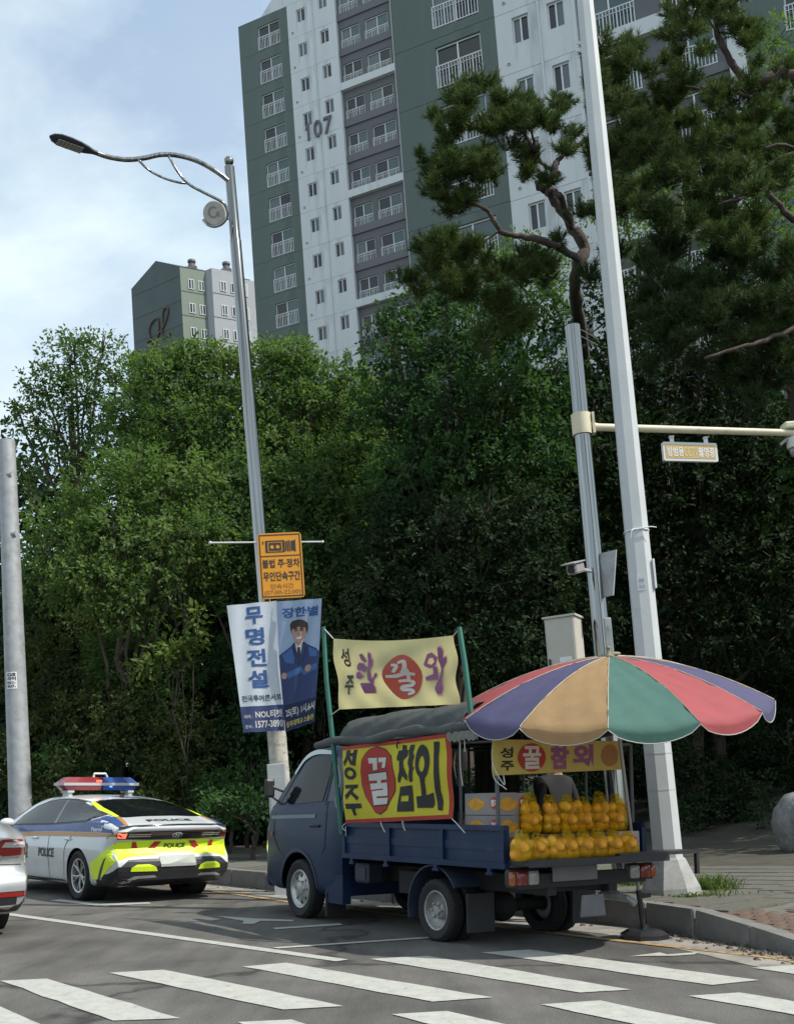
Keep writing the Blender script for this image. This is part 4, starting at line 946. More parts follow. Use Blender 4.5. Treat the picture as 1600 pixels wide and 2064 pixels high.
def catmull1(xs, ys, q): 
    xs = np.array(xs, float); ys = np.array(ys, float)
    m = np.gradient(ys, xs); i = np.clip(np.searchsorted(xs, q) - 1, 0, len(xs) - 2)
    h = xs[i + 1] - xs[i]; t = np.clip((q - xs[i]) / h, 0, 1)
    return (2 * t ** 3 - 3 * t ** 2 + 1) * ys[i] + (t ** 3 - 2 * t ** 2 + t) * h * m[i] + (-2 * t ** 3 + 3 * t ** 2) * ys[i + 1] + (t ** 3 - t ** 2) * h * m[i + 1]
def loft(stations, nprof=36, cap=12, deform=None):
    """stations: list of (x, [(y, z) from sill to roof centre]); returns a closed body"""
    rows = []
    for x, pr in stations:
        P = crom([(0, y, z) for y, z in pr], max(1, nprof // (len(pr) - 1)))
        rows.append([(x, p.y, p.z) for p in P])
    n = len(rows[0]); V = []; F = []
    for r in rows:
        V += r + [(x, -y, z) for x, y, z in reversed(r[:-1])]
    k = 2 * n - 1
    for i in range(len(rows) - 1):
        for j in range(k - 1): F.append((i * k + j, (i + 1) * k + j, (i + 1) * k + j + 1, i * k + j + 1))
        F.append((i * k + k - 1, (i + 1) * k + k - 1, (i + 1) * k, i * k))          # underside
    for s, base in ((0, 0), (1, (len(rows) - 1) * k)):                                 # end caps as strips left to right
        grid = []
        for j in range(n):
            a = V[base + j]; b = V[base + (k - 1 - j)]
            if j == n - 1: grid.append([base + j] * (cap + 1)); continue
            row = [base + j]
            for c in range(1, cap):
                t = c / cap; V.append((a[0], a[1] + (b[1] - a[1]) * t, a[2])); row.append(len(V) - 1)
            row.append(base + (k - 1 - j)); grid.append(row)
        for j in range(n - 1):
            for c in range(cap):
                q = [grid[j][c], grid[j][c + 1], grid[j + 1][c + 1], grid[j + 1][c]]
                q = [v for m_, v in enumerate(q) if v not in q[:m_]]
                if len(q) > 2: F.append(tuple(q) if s else tuple(reversed(q)))
    if deform: V = [deform(*v) for v in V]
    mb = MB(); mb.add(V, F); return mb
def carve(me, cutters):                               # cut wheel wells out of a body
    o = link('body', me); obs = []
    for c in cutters:
        co = link('cutter', c.mesh('cutter', MATS['black_underside'])); obs.append(co)
        md = o.modifiers.new('b', 'BOOLEAN'); md.operation = 'DIFFERENCE'; md.solver = 'EXACT'; md.object = co
    dg = bpy.context.evaluated_depsgraph_get(); dg.update()
    res = bpy.data.meshes.new_from_object(o.evaluated_get(dg))
    for co in obs: m_ = co.data; bpy.data.objects.remove(co); bpy.data.meshes.remove(m_)
    bpy.data.objects.remove(o); return res
def cyl_y(x, y0, y1, z, r, n=36):
    mb = MB(); mb.lathe([(0, 0), (r, 0), (r, y1 - y0), (0, y1 - y0)], n, M=TR(x, y0, z) @ RX(-math.pi / 2))
    mb2 = MB(); V = []; 
    for yy in (y0, y1): V += [(x + r * math.cos(2 * math.pi * k / n), yy, z + r * math.sin(2 * math.pi * k / n)) for k in range(n)]
    mb2.add(V, [tuple(range(n)), tuple(range(2 * n - 1, n - 1, -1))] + [(k + n, (k + 1) % n + n, (k + 1) % n, k) for k in range(n)]); return mb2

def wheel(parent, x, y, r, w, sgn, kind, rim_r):
    """wheel with its outer face towards sgn*y; rim and hub are pieces of their own"""
    M0 = TR(x, y, r) @ (RX(-math.pi / 2) if sgn > 0 else RX(math.pi / 2))   # local z points outwards
    t = MB(); h = w / 2
    t.lathe([(rim_r * .97, -h * .8), (r * .90, -h), (r * .975, -h * .82), (r, -h * .6), (r, h * .6), (r * .975, h * .82), (r * .90, h), (rim_r * 1.06, h * .86), (rim_r * .97, h * .7)], 40)
    for k in range(44):                                  # tread blocks
        a = 2 * math.pi * k / 44
        for zz in (-h * .35, h * .35): t.box((r * 1.0, 0, zz + (.12 * h if k % 2 else 0)), (.012, r * .09, h * .5), M=RZ(a))
    wo = t.build('wheel', tyre_m, parent, smooth=35, mat=M0)
    rm = MB()
    if kind == 'alloy':
        rm.lathe([(rim_r * .99, h * .72), (rim_r * .99, h * .80), (rim_r * .90, h * .76), (rim_r * .86, h * .30), (rim_r * .84, -h * .5)], 40)
        rm.build('rim', rim_m, wo, smooth=40)
        bk = MB(); bk.lathe([(0, -h * .25), (rim_r * .86, -h * .25)], 24); bk.build('brake_disc', rim_dk, wo)
        sp = MB(); sk = MB()
        for k in range(5):
            a = 2 * math.pi * k / 5 + .3
            for da in (-.17, .17):
                P = [(rim_r * .16 * math.cos(a), rim_r * .16 * math.sin(a), h * .45), (rim_r * .55 * math.cos(a + da * .8), rim_r * .55 * math.sin(a + da * .8), h * .6), (rim_r * .9 * math.cos(a + da * 1.5), rim_r * .9 * math.sin(a + da * 1.5), h * .66)]
                sp.tube(P, [rim_r * .075, rim_r * .06, rim_r * .055], 6)
            P = [(rim_r * .25 * math.cos(a), rim_r * .25 * math.sin(a), h * .36), (rim_r * .88 * math.cos(a), rim_r * .88 * math.sin(a), h * .42)]; sk.tube(P, [rim_r * .08, rim_r * .13], 6)
        sk.build('spoke_pocket', rim_dk, wo); sp.lathe([(0, h * .58), (rim_r * .13, h * .56), (rim_r * .2, h * .42)], 16); sp.build('spoke', rim_m, wo, smooth=40)
    elif kind == 'holes':
        rm.lathe([(rim_r, h * .78), (rim_r * .97, h * .84), (rim_r * .90, h * .80), (rim_r * .86, h * .55), (rim_r * .80, h * .42), (rim_r * .50, h * .60), (rim_r * .36, h * .66), (rim_r * .34, h * .80), (rim_r * .25, h * .86), (0, h * .88)], 40)
        rm.build('rim', rim_m, wo, smooth=40)
        for k in range(8):
            a = 2 * math.pi * k / 8; hm = MB(); hm.lathe([(0, .004), (1, 0), (1.06, -.01)], 14, M=TR(rim_r * .66 * math.cos(a), rim_r * .66 * math.sin(a), h * .535) @ RZ(a) @ Matrix.Diagonal((rim_r * .12, rim_r * .085, 1, 1))); hm.build('rim_hole', under, wo)
        nb_ = MB()
        for k in range(6):
            a = 2 * math.pi * k / 6; nb_.lathe([(.012, 0), (.012, .02), (0, .022)], 6, M=TR(rim_r * .44 * math.cos(a), rim_r * .44 * math.sin(a), h * .62))
        nb_.build('wheel_nut', rim_old, wo)
    else:                                                # deep dish of a twin rear wheel
        rm.lathe([(rim_r, h * .75), (rim_r * .97, h * .82), (rim_r * .90, h * .74), (rim_r * .86, h * .1), (rim_r * .72, -h * .2), (rim_r * .46, -h * .3), (rim_r * .44, h * .25), (rim_r * .38, h * .42), (rim_r * .25, h * .46), (rim_r * .23, h * .72), (0, h * .75)], 36)
        rm.build('rim', rim_old, wo, smooth=40)
        nb_ = MB()
        for k in range(6):
            a = 2 * math.pi * k / 6; nb_.lathe([(.014, -.02), (.014, .03), (0, .035)], 6, M=TR(rim_r * .36 * math.cos(a), rim_r * .36 * math.sin(a), h * .42))
        nb_.build('wheel_nut', rim_old, wo)
    return wo

def saloon(name, label, paint, M, wheel_kind='alloy'):
    X = [-1.10, -1.0, -.85, -.6, -.3, 0, .4, .9, 1.4, 1.9, 2.4, 2.75, 3.1, 3.45, 3.65, 3.78]
    top = [.985, 1.035, 1.075, 1.135, 1.215, 1.285, 1.365, 1.425, 1.445, 1.425, 1.33, 1.19, 1.02, .93, .86, .74]
    belt = [.90, .97, 1.01, 1.05, 1.06, 1.045, 1.02, .995, .985, .98, .975, .97, .95, .88, .80, .70]
    rw = [.62, .64, .645, .64, .63, .62, .61, .605, .60, .60, .62, .66, .72, .72, .68, .6]
    sw = [.83, .875, .90, .915, .925, .93, .93, .925, .925, .925, .925, .92, .91, .88, .83, .74]
    lo = [.30, .24, .21, .20, .19, .19, .18, .18, .18, .18, .18, .19, .2, .2, .22, .26]
    st = []
    for x in np.linspace(-1.10, 3.78, 62):
        g = lambda a: float(catmull1(X, a, x))
        t, b, r_, s, l = g(top), g(belt), g(rw), g(sw), g(lo); b = min(b, t - .03)
        if 2.9 < x: r_ = min(r_, s - .1)
        st.append((x, [(s * .80, l), (s * .955, l + .05), (s * .985, l + .24), (s * 1.0, .60 + .0 * x), (s * .995, .76), (s * .965, min(b - .03, .90)), (s * .925, b), (r_ + (s * .91 - r_) * .45, b + (t - b) * .52), (r_ * .985, b + (t - b) * .88), (r_ * .80, t - .012 - .02 * (t - b)), (r_ * .4, t - .002), (0, t)]))
    def deform(x, y, z):
        if x < -.7:
            k = min(1, (-.7 - x) / .4); u = abs(y) / .9
            x += k * (.13 * u ** 2.6)                      # corners wrap forward
            x += k * (.10 * math.exp(-((z - .72) / .13) ** 2) * 1 - .06 * math.exp(-((z - .97) / .07) ** 2) - .05 * math.exp(-((z - .5) / .14) ** 2) + (.10 if z < .3 else 0))
        if x > 3.3: x -= .25 * (abs(y) / .9) ** 2.5 * (x - 3.3) / .48
        return (x, y, z)
    bm_ = loft(st, 33, 14, deform)
    me = carve(bm_.mesh('body', [paint, under], 35), [cyl_y(0, .62, 1.2, .335, .375), cyl_y(0, -1.2, -.62, .335, .375), cyl_y(2.84, .62, 1.2, .335, .375), cyl_y(2.84, -1.2, -.62, .335, .375)])
    root = tag(empty(name, M), label, 'car')
    me.shade_smooth(); me.set_sharp_from_angle(angle=math.radians(38))
    link('body', me, root); sk = Skin(me)
    for x in (0, 2.84):
        for s in (1, -1): wheel(root, x, s * .815, .335, .225, s, wheel_kind, .235)
    ub = MB(); ub.box((1.35, 0, .30), (4.3, 1.2, .2)); ub.build('underbody', under, root)
    for x in (0, 2.84):
        for s in (1, -1):
            wl = MB(); wl.lathe([(.372, 0), (.372, .28)], 24, M=TR(x, s * .62 - (0 if s > 0 else 0), .335) @ (RX(-math.pi / 2) if s > 0 else RX(math.pi / 2))); wl.build('wheel_liner', under, root)
    # side glass
    sg = [(-.36, 1.135), (-.10, 1.075), (.35, 1.055), (1.2, 1.025), (2.3, 1.01), (2.62, 1.0), (2.45, 1.11), (2.1, 1.255), (1.7, 1.335), (1.25, 1.365), (.85, 1.355), (.45, 1.315), (.05, 1.24), (-.2, 1.18)]
    big = [(p[0] + (.035 if p[0] > 1.2 else -.045), p[1] + (.022 if p[1] > 1.1 else -.022)) for p in sg]
    for s in (1, -1):
        lay('window_trim', [poly2d(big)], sk.side(s), plas, root, .004, .09); lay('side_window', [poly2d([q for q in sg])], sk.side(s), carglass, root, .008, .09)
        lay('door_pillar', [poly2d([(.93, 1.03), (1.02, 1.03), (1.06, 1.36), (1.00, 1.362)])], sk.side(s), gloss_k, root, .010, .1)
        for xd in (.13, 1.02, 2.18):
            pass
        for pts in ([(1.0, 1.0), (1.02, .75), (1.0, .45), (.98, .25)], [(2.2, .98), (2.24, .7), (2.22, .45), (2.15, .24)], [(-.12, 1.05), (.15, .92), (.40, .72), (.44, .5), (.47, .26)]):
            lay('door_gap', [stroke(pts, .012)], sk.side(s), under, root, .003, .12)
        lay('door_gap', [stroke([(.5, .255), (1.3, .25), (2.1, .25)], .012)], sk.side(s), under, root, .003, .12)
        for xh in (.32, 1.52):
            f = sk.side(s); mb = MB(); P = [f(xh - .1, .815, .012), f(xh, .82, .035), f(xh + .1, .815, .012)]; mb.tube(P, [.014, .016, .014], 6); mb.build('door_handle', paint, root, smooth=60)
        mm = MB(); mm.sphere((2.38, s * 1.02, 1.03), (.10, .12, .075), 12, 8); mm.build('wing_mirror', paint, root, smooth=180)
        lay('sill_trim', [poly2d([(.42, .19), (2.44, .19), (2.44, .25), (.42, .25)])], sk.side(s), plas, root, .004, .12)
    rg = [(-.60, .57), (-.60, -.57), (-.1, -.555), (.30, -.50), (.36, -.42), (.38, 0), (.36, .42), (.30, .50), (-.1, .555)]
    rgb = [(-.63, .60), (-.63, -.60), (-.1, -.59), (.33, -.54), (.41, -.43), (.43, 0), (.41, .43), (.33, .54), (-.1, .59)]
    lay('rear_window_trim', [poly2d(rgb)], sk.top(), gloss_k, root, .003, .08); lay('rear_window', [poly2d(rg)], sk.top(), carglass, root, .008, .08)
    fg = [(2.05, -.55), (2.05, .55), (2.85, .68), (2.95, .3), (2.97, 0), (2.95, -.3), (2.85, -.68)]
    lay('windscreen', [poly2d(fg)], sk.top(), carglass, root, .006, .1)
    return root, sk

TH_T, TH_P = .579, .691
MT = MR @ TR(.985, 10.66, 0) @ RZ(TH_T + math.pi / 2)
MP = MR @ TR(-3.66, 15.58, 0) @ RZ(TH_P + math.pi / 2)

# police car ----------------------------------------------------------
police, sk = saloon('police_car', 'white, blue and fluorescent yellow police car with a red and blue roof light bar', p_white, MP)
body_me = [c for c in police.children if c.name.startswith('body')][0].data
for p_ in body_me.polygons:                        # black lower skirt wrapping round the rear corners
    c_ = p_.center
    if c_.x < -.44 and c_.z < min(.46, .235 + (-.44 - c_.x) * .42) and abs(c_.y) > .3: p_.material_index = 1
for s in (1, -1):
    f = sk.side(s)
    lay('blue_band', [poly2d([(-.93, .915), (-.5, .925), (.3, .925), (1.3, .915), (3.2, .87), (3.4, .86), (3.3, .93), (2.75, .985), (2.3, .985), (1.2, 1.0), (.35, 1.03), (-.12, 1.05), (-.40, 1.11), (-.52, 1.155), (-.66, 1.10), (-.86, 1.045)])], f, lv_blue, police, .0045, .08)
    lay('orange_band', [poly2d([(-1.0, .905), (-.5, .918), (.3, .918), (1.3, .908), (3.2, .86), (3.2, .80), (1.3, .85), (.3, .862), (-.5, .865), (-.95, .872)])], f, lv_org, police, .0055, .08)
    lay('yellow_film', [poly2d([(-.40, .52), (-.62, .60), (-.82, .70), (-.93, .79), (-1.02, .80), (-1.06, .62), (-.98, .52), (-.72, .34), (-.47, .30), (-.40, .40)])], f, lv_yel, police, .0045, .07)
    lay('black_slash', [poly2d([(-.60, .30), (-.66, .30), (-.78, .50), (-.86, .62), (-.80, .58), (-.68, .44)])], f, plas, police, .007, .08)
    tx = lambda s_, x0, z0, x1, z1, b=.03: [((x1 if s < 0 else x0) + (1 if s < 0 else -1) * p[0] * abs(x1 - x0), p[1]) for p in textbox(s_, 0, z0, 1, z1, b)[0]]
    for w_, x0, x1, z0, z1 in (('POLICE', 1.36, .80, .555, .685), ('경찰', 2.0, 1.78, .52, .74), ('Patrol', -.36, -.66, .935, .99)):
        V = tx(w_, x0, z0, x1, z1); F = textbox(w_, 0, 0, 1, 1, .03)[1]
        lay('lettering', [(V, F)], f, ink_w if w_ == 'Patrol' else ink, police, .0075, .12)
f = sk.rear()
lay('yellow_film', [poly2d([(.88, .54), (.80, .80), (.4, .815), (-.4, .815), (-.80, .80), (-.88, .54), (-.66, .60), (-.3, .645), (.0, .65), (.3, .645), (.66, .60)])], f, lv_yel, police, .0045, .08)
for q in ([(.60, .80), (.55, .80), (.52, .70), (.56, .68), (.60, .72)], [(.40, .68), (.30, .68), (.20, .80), (.30, .80)], [(-.40, .68), (-.30, .68), (-.20, .80), (-.30, .80)], [(-.60, .80), (-.55, .80), (-.52, .70), (-.56, .68), (-.60, .72)]):
    lay('red_stripe', [poly2d(q)], f, lv_red, police, .0065, .1)
def rtext(name, s_, y0, z0, y1, z1, surf, m, par, b=.03, off=.0075):
    V, F = textbox(s_, 0, z0, 1, z1, b); lay(name, [([(y0 + (y1 - y0) * p[0], p[1]) for p in V], F)], surf, m, par, off, .12)
rtext('lettering', 'POLICE', .155, .705, -.155, .775, f, ink, police, off=.014)
lay('light_panel', [poly2d([(.88, .84), (.84, .925), (.4, .935), (-.4, .935), (-.84, .925), (-.88, .84), (-.4, .825), (.4, .825)])], f, gloss_k, police, .005, .08)
for s in (1, -1):
    lay('tail_light', [poly2d([(s * .80, .855), (s * .70, .85), (s * .70, .915), (s * .80, .915)])], f, lamp_on if s > 0 else red_l, police, .009, .1)
    lay('tail_light', [poly2d(rect(min(s * .67, s * .38), .868, max(s * .67, s * .38), .880)), poly2d(rect(min(s * .67, s * .38), .893, max(s * .67, s * .38), .905))], f, clr_l, police, .009, .1)
    lay('reflector', [poly2d([(s * .66, .42), (s * .30, .415), (s * .33, .475), (s * .42, .505), (s * .58, .505), (s * .65, .47)])], f, lv_yel, police, .010, .08)
    lay('exhaust_trim', [poly2d([(s * .76, .28), (s * .60, .36), (s * .34, .365), (s * .30, .33), (s * .56, .325), (s * .70, .26)])], f, rim_m, police, .011, .08)
lay('lower_bumper', [poly2d([(.81, .23), (.81, .46), (.68, .565), (.45, .575), (0, .57), (-.45, .575), (-.68, .565), (-.81, .46), (-.81, .23), (0, .21)])], f, plas, police, .005, .06)
for s in (1, -1):
    lay('blue_band', [poly2d([(-.96, s * .68), (-.62, s * .67), (-.42, s * .70), (-.38, s * .76), (-.42, s * .80), (-.94, s * .79)])], sk.top(), lv_blue, police, .0042, .05)
lay('brake_strip', [poly2d(rect(-.6, .918, .6, .926))], f, red_l, police, .009, .1)
lay('number_plate', [poly2d([(.26, .47), (.26, .60), (-.26, .60), (-.26, .47)])], f, plate_m, police, .016, .1)
lay('emblem', [(lambda o, i: poly2d(o, [i]))(ell(0, .885, .075, .036), ell(0, .885, .062, .025)), stroke([(-.024, .862), (-.020, .885), (-.026, .908)], .014), stroke([(.026, .862), (.020, .885), (.024, .908)], .014), stroke([(-.02, .882), (.02, .888)], .012)], f, chrome, police, .012)
sp = MB(); sp.tube([(-1.0, .80, .985), (-1.05, .6, 1.0), (-1.09, .3, 1.008), (-1.10, 0, 1.01), (-1.09, -.3, 1.008), (-1.05, -.6, 1.0), (-1.0, -.80, .985)], .017, 6); sp.build('spoiler_lip', gloss_k, police, smooth=60)
ft = sk.top()
for s in (1, -1): lay('yellow_film', [poly2d([(-.60, s * .60), (-.60, s * .66), (-.1, s * .66), (.30, s * .60), (.36, s * .555), (.30, s * .545), (-.1, s * .595)])], ft, lv_yel, police, .0065, .08)
V, F = textbox('POLICE', 0, 0, 1, 1, .03)
lay('lettering', [([(-.92 + .11 * p[1], .33 - .66 * p[0]) for p in V], F)], ft, ink, police, .006, .12)
for s in (1, -1): lay('orange_band', [poly2d([(-.63, s * .60), (-.63, s * .66), (-1.0, s * .70), (-1.0, s * .66)])], ft, lv_org, police, .0052, .1)
an = MB(); an.prism([(0, 0), (.17, 0), (.02, .085), (-.02, .085)], -.012, .012, M=TR(.55, 0, 1.375) @ RX(math.pi / 2)); an.build('antenna_fin', gloss_k, police)
# roof light bar
lb = empty('light_bar', None, police); lb.location = (1.42, 0, 1.375)
mb = MB()
for s in (1, -1):
    mb.box((0, s * .48, .055), (.22, .07, .12), bev=.01); mb.box((0, s * .48, .115), (.26, .1, .03))
mb.build('bar_foot', mat('light_grey_plastic', (.45, .46, .46), .5), lb)
mb = MB(); mb.prism([(-.15, -.60), (-.17, -.4), (-.17, .4), (-.15, .60), (-.05, .645), (.12, .645), (.17, .5), (.17, -.5), (.12, -.645), (-.05, -.645)], .205, .245); mb.build('bar_trim', mat('grey_bar_trim', (.42, .42, .43), .45), lb)
lens_r = mat('red_bar_lens', (.22, .014, .018), .15, coat=.6); lens_b = mat('blue_bar_lens', (.010, .055, .24), .15, coat=.6)
for s, m_ in ((1, lens_r), (-1, lens_b)):
    mb = MB()
    for z0, z1, k0, k1 in ((.135, .205, .88, .985), (.245, .33, .985, .80)):
        V = []
        for z, k in ((z0, k0), (z1, k1)):
            V += [(-.165 * k, s * .012, z), (-.165 * k, s * .42 * k, z), (-.13 * k, s * .60 * k, z), (-.04 * k, s * .64 * k, z), (.1 * k, s * .64 * k, z), (.165 * k, s * .5 * k, z), (.165 * k, s * .012, z)]
        F = [(i, (i + 1) % 7, (i + 1) % 7 + 7, i + 7) for i in range(7)] + [tuple(range(6, -1, -1)), tuple(range(7, 14))]
        mb.add(V, F)
    mb.build('beacon_lens', m_, lb)
    mb = MB(); mb.box((-.172, s * .06 if s > 0 else -.13, .188 if s < 0 else .27), (.01, .09 if s > 0 else .04, .035 if s > 0 else .02)); mb.build('beacon_lamp', lamp_on if s > 0 else mat('lit_blue_lamp', (.1, .3, .9), .3, emit=(.1, .35, 1), estr=1.6), lb)
mb = MB(); mb.tube([(-.06, .10, .33), (-.06, .09, .385), (-.06, -.09, .385), (-.06, -.12, .33)], .018, 6); mb.build('bar_hoop', ink_w, lb)

# silver saloon at the left edge
MS = MR @ TR(-4.55, 11.75, 0) @ RZ(.66 + math.pi / 2)
a = road(22, 1868); u_ = Vector((-math.sin(.66), math.cos(.66), 0)); l_ = Vector((-math.cos(.66), -math.sin(.66), 0))
o_ = Vector(a) + l_ * .86 + Vector((-.14, -.08, 0))
MS = MR @ TR(*o_) @ RZ(.66 + math.pi / 2)
silver, sk = saloon('silver_car', 'silver saloon car mostly cut off by the left edge', p_silver, MS)
f = sk.rear()
for s in (1, -1):
    lay('tail_light', [poly2d([(s * .86, .80), (s * .84, .95), (s * .55, .96), (s * .45, .86), (s * .6, .79)])], f, red_l, silver, .006, .06)
    lay('tail_light', [poly2d([(s * .82, .875), (s * .80, .93), (s * .58, .935), (s * .56, .885)])], f, clr_l, silver, .010, .06)
    lay('tail_light', [poly2d([(-.95, .82), (-.70, .86), (-.72, .93), (-.95, .95)])], sk.side(s), red_l, silver, .006, .05)
    lay('reflector', [poly2d([(s * .82, .40), (s * .50, .40), (s * .50, .44), (s * .82, .44)])], f, red_l, silver, .009, .06)
lay('lower_bumper', [poly2d([(.84, .24), (.84, .45), (-.84, .45), (-.84, .24)])], f, plas, silver, .005, .08)
lay('bumper_gap', [stroke([(.86, .70), (0, .72), (-.86, .70)], .012)], f, under, silver, .004, .1)
lay('number_plate', [poly2d([(.26, .62), (.26, .73), (-.26, .73), (-.26, .62)])], f, plate_m, silver, .012, .1)

# navy cargo truck ----------------------------------------------------
truck = tag(empty('cargo_truck', MT), 'old navy blue cargo truck parked at the kerb as a melon stall', 'truck')
X = [1.66, 1.75, 2.0, 2.4, 2.62, 2.85, 3.1, 3.3, 3.45, 3.56, 3.63]
top = [1.88, 1.93, 1.955, 1.955, 1.92, 1.80, 1.55, 1.33, 1.18, 1.02, .86]
sw = [.80, .81, .82, .82, .82, .82, .815, .80, .775, .73, .66]; rw = [.63, .64, .65, .65, .65, .66, .70, .72, .71, .68, .62]
st = []
for x in np.linspace(1.66, 3.63, 34):
    t, s, r_ = float(catmull1(X, top, x)), float(catmull1(X, sw, x)), float(catmull1(X, rw, x)); b = min(1.24, t - .06); lo = .30 + max(0, x - 3.2) * .12
    st.append((x, [(s * .93, lo), (s * .985, lo + .07), (s * 1.0, .56), (s * 1.005, .75 if t > .9 else .70), (s * 1.0, min(.97, t - .14)), (s * .985, min(1.14, t - .09)), (s * .97, b), (r_ + (s * .95 - r_) * .5, b + (t - b) * .48), (r_ * 1.0, b + (t - b) * .86), (r_ * .90, t - .02 - .03 * (t - b)), (r_ * .5, t - .004), (0, t)]))
cab = carve(loft(st, 33, 10).mesh('cab', [p_blue, under], 35), [cyl_y(2.62, .50, 1.2, .33, .405), cyl_y(2.62, -1.2, -.50, .33, .405)])
cab.shade_smooth(); cab.set_sharp_from_angle(angle=math.radians(38)); link('cab', cab, truck); sk = Skin(cab)
for s in (1, -1):
    f = sk.side(s)
    lay('side_window', [poly2d([(2.10, 1.30), (2.05, 1.60), (2.07, 1.80), (2.45, 1.80), (2.68, 1.74), (2.90, 1.52), (3.08, 1.30), (2.9, 1.27)])], f, carglass, truck, .007, .1)
    lay('quarter_window', [poly2d([(1.98, 1.30), (1.97, 1.78), (1.75, 1.74), (1.74, 1.30)])], f, mat('quarter_window_film', (.015, .022, .036), .25), truck, .006, .1)
    lay('window_trim', [stroke([(2.04, 1.26), (2.03, 1.6), (2.05, 1.82), (2.48, 1.835), (2.72, 1.77), (2.96, 1.52), (3.15, 1.26)], .028)], f, plas, truck, .006, .08)
    lay('rain_visor', [stroke([(2.06, 1.83), (2.45, 1.85), (2.72, 1.785), (2.90, 1.62)], .055)], f, mat('pale_rain_visor', (.42, .47, .47), .25, coat=.4), truck, .016, .08)
    lay('door_gap', [stroke([(1.99, 1.86), (1.98, 1.3), (1.99, .85), (2.06, .74)], .014), stroke([(3.22, 1.18), (3.22, .9), (3.05, .72)], .014)], f, under, truck, .004, .1)
    lay('waist_trim', [poly2d([(2.22, 1.12), (3.34, 1.10), (3.34, 1.14), (2.22, 1.16)])], f, mat('trim_strip_blue_grey', (.10, .14, .17), .4), truck, .006, .1)
    lay('side_indicator', [poly2d(ell(3.28, .93, .035, .028, 10))], f, amb_l, truck, .012)
    lay('arch_trim', [stroke([(2.62 + .43 * math.cos(a_), .33 + .43 * math.sin(a_)) for a_ in np.linspace(.05, math.pi - .05, 12)], .035)], f, mat('arch_trim_navy', (.03, .04, .075), .5), truck, .006, .1)
    mb = MB(); P = [f(2.12, 1.03, .006), f(2.16, 1.035, .035), f(2.28, 1.035, .035), f(2.32, 1.03, .006)]; mb.tube(P, .014, 6); mb.build('door_handle', plas, truck)
    mb = MB(); mb.tube([(3.02, s * .80, 1.42), (3.12, s * .86, 1.46), (3.14, s * .89, 1.50)], .014, 6); mb.tube([(3.08, s * .78, 1.27), (3.14, s * .88, 1.36)], .012, 6)
    mb.build('mirror_arm', plas, truck)
    mb = MB(); mb.box((3.15, s * .91, 1.46), (.06, .13, .22), bev=.03); mb.build('wing_mirror', plas, truck)
    lay('headlamp', [poly2d([(3.42, .70), (3.58, .72), (3.55, .86), (3.40, .84)])], f, clr_l, truck, .006, .06)
wind = [(3.07, -.62), (3.07, .62), (2.72, .56), (2.66, 0), (2.72, -.56)]
lay('windscreen', [poly2d([(3.26, -.64), (3.27, 0), (3.26, .64), (2.72, .58), (2.68, 0), (2.72, -.58)])], sk.top(), carglass, truck, .006, .1)
mb = MB(); mb.box((3.58, 0, .42), (.16, 1.42, .24), bev=.05); mb.build('front_bumper', p_blue, truck)
# bed
mb = MB(); mb.box((.24, 0, .745), (2.74, 1.58, .05)); mb.build('bed_floor', mat('worn_bed_steel', (.09, .10, .11), .6, var=.2), truck)
def side_gate(y, s):
    mb = MB(); mb.box((.24, y, .90), (2.70, .035, .34))
    mb.box((.24, y + s * .026, 1.055), (2.72, .05, .045)); mb.box((.24, y + s * .024, .735), (2.72, .045, .05)); mb.box((.24, y + s * .021, .90), (2.70, .012, .07))
    for x in (-1.08, -.2, .7, 1.56): mb.box((x, y + s * .03, .90), (.05, .03, .32))
    return mb.build('side_gate', p_blue, truck, smooth=30)
side_gate(.80, 1); side_gate(-.80, -1)
for x in (-.9, -.1, .75, 1.4): hk = MB(); hk.box((x, .83, .70), (.05, .03, .07)); hk.box((x, .835, .665), (.09, .025, .025)); hk.build('gate_hook', p_blue, truck)
mb = MB(); mb.box((1.60, 0, 1.1), (.05, 1.56, .70)); mb.build('bed_front_board', p_blue, truck)
mb = MB(); mb.box((-1.26, .0, .765), (.30, 1.60, .035)); mb.box((-1.40, 0, .765), (.03, 1.62, .06)); mb.build('tailgate', mat('dark_tailgate', (.016, .018, .024), .45, var=.2), truck)
# chassis, guards, lamps
ch = MB()
for s in (1, -1): ch.box((.9, s * .36, .55), (4.1, .10, .16))
for x in (-1.0, -.3, .6, 1.4): ch.box((x, 0, .55), (.1, .8, .12))
ch.tube([(0, -.7, .28), (0, .7, .28)], .06, 10); ch.sphere((0, 0, .28), .15, 12, 8); ch.tube([(0, 0, .3), (1.8, 0, .48)], .045, 8)
ch.box((1.15, -.55, .45), (.7, .35, .32), bev=.05); ch.box((.55, .50, .50), (.5, .3, .22)); ch.build('chassis', under, truck)
mb = MB(); mb.box((1.35, .66, .56), (.26, .2, .20), bev=.02); mb.box((1.35, .765, .56), (.20, .01, .13)); mb.build('air_box', mat('navy_black_steel', (.02, .026, .04), .5, var=.2), truck)
mb = MB(); mb.box((1.82, .76, .37), (.36, .10, .30)); mb.build('cab_step_skirt', p_blue, truck)
for s in (1, -1): mb = MB(); mb.box((1.98, s * .70, .20), (.03, .24, .26)); mb.build('front_mud_flap', plas, truck)
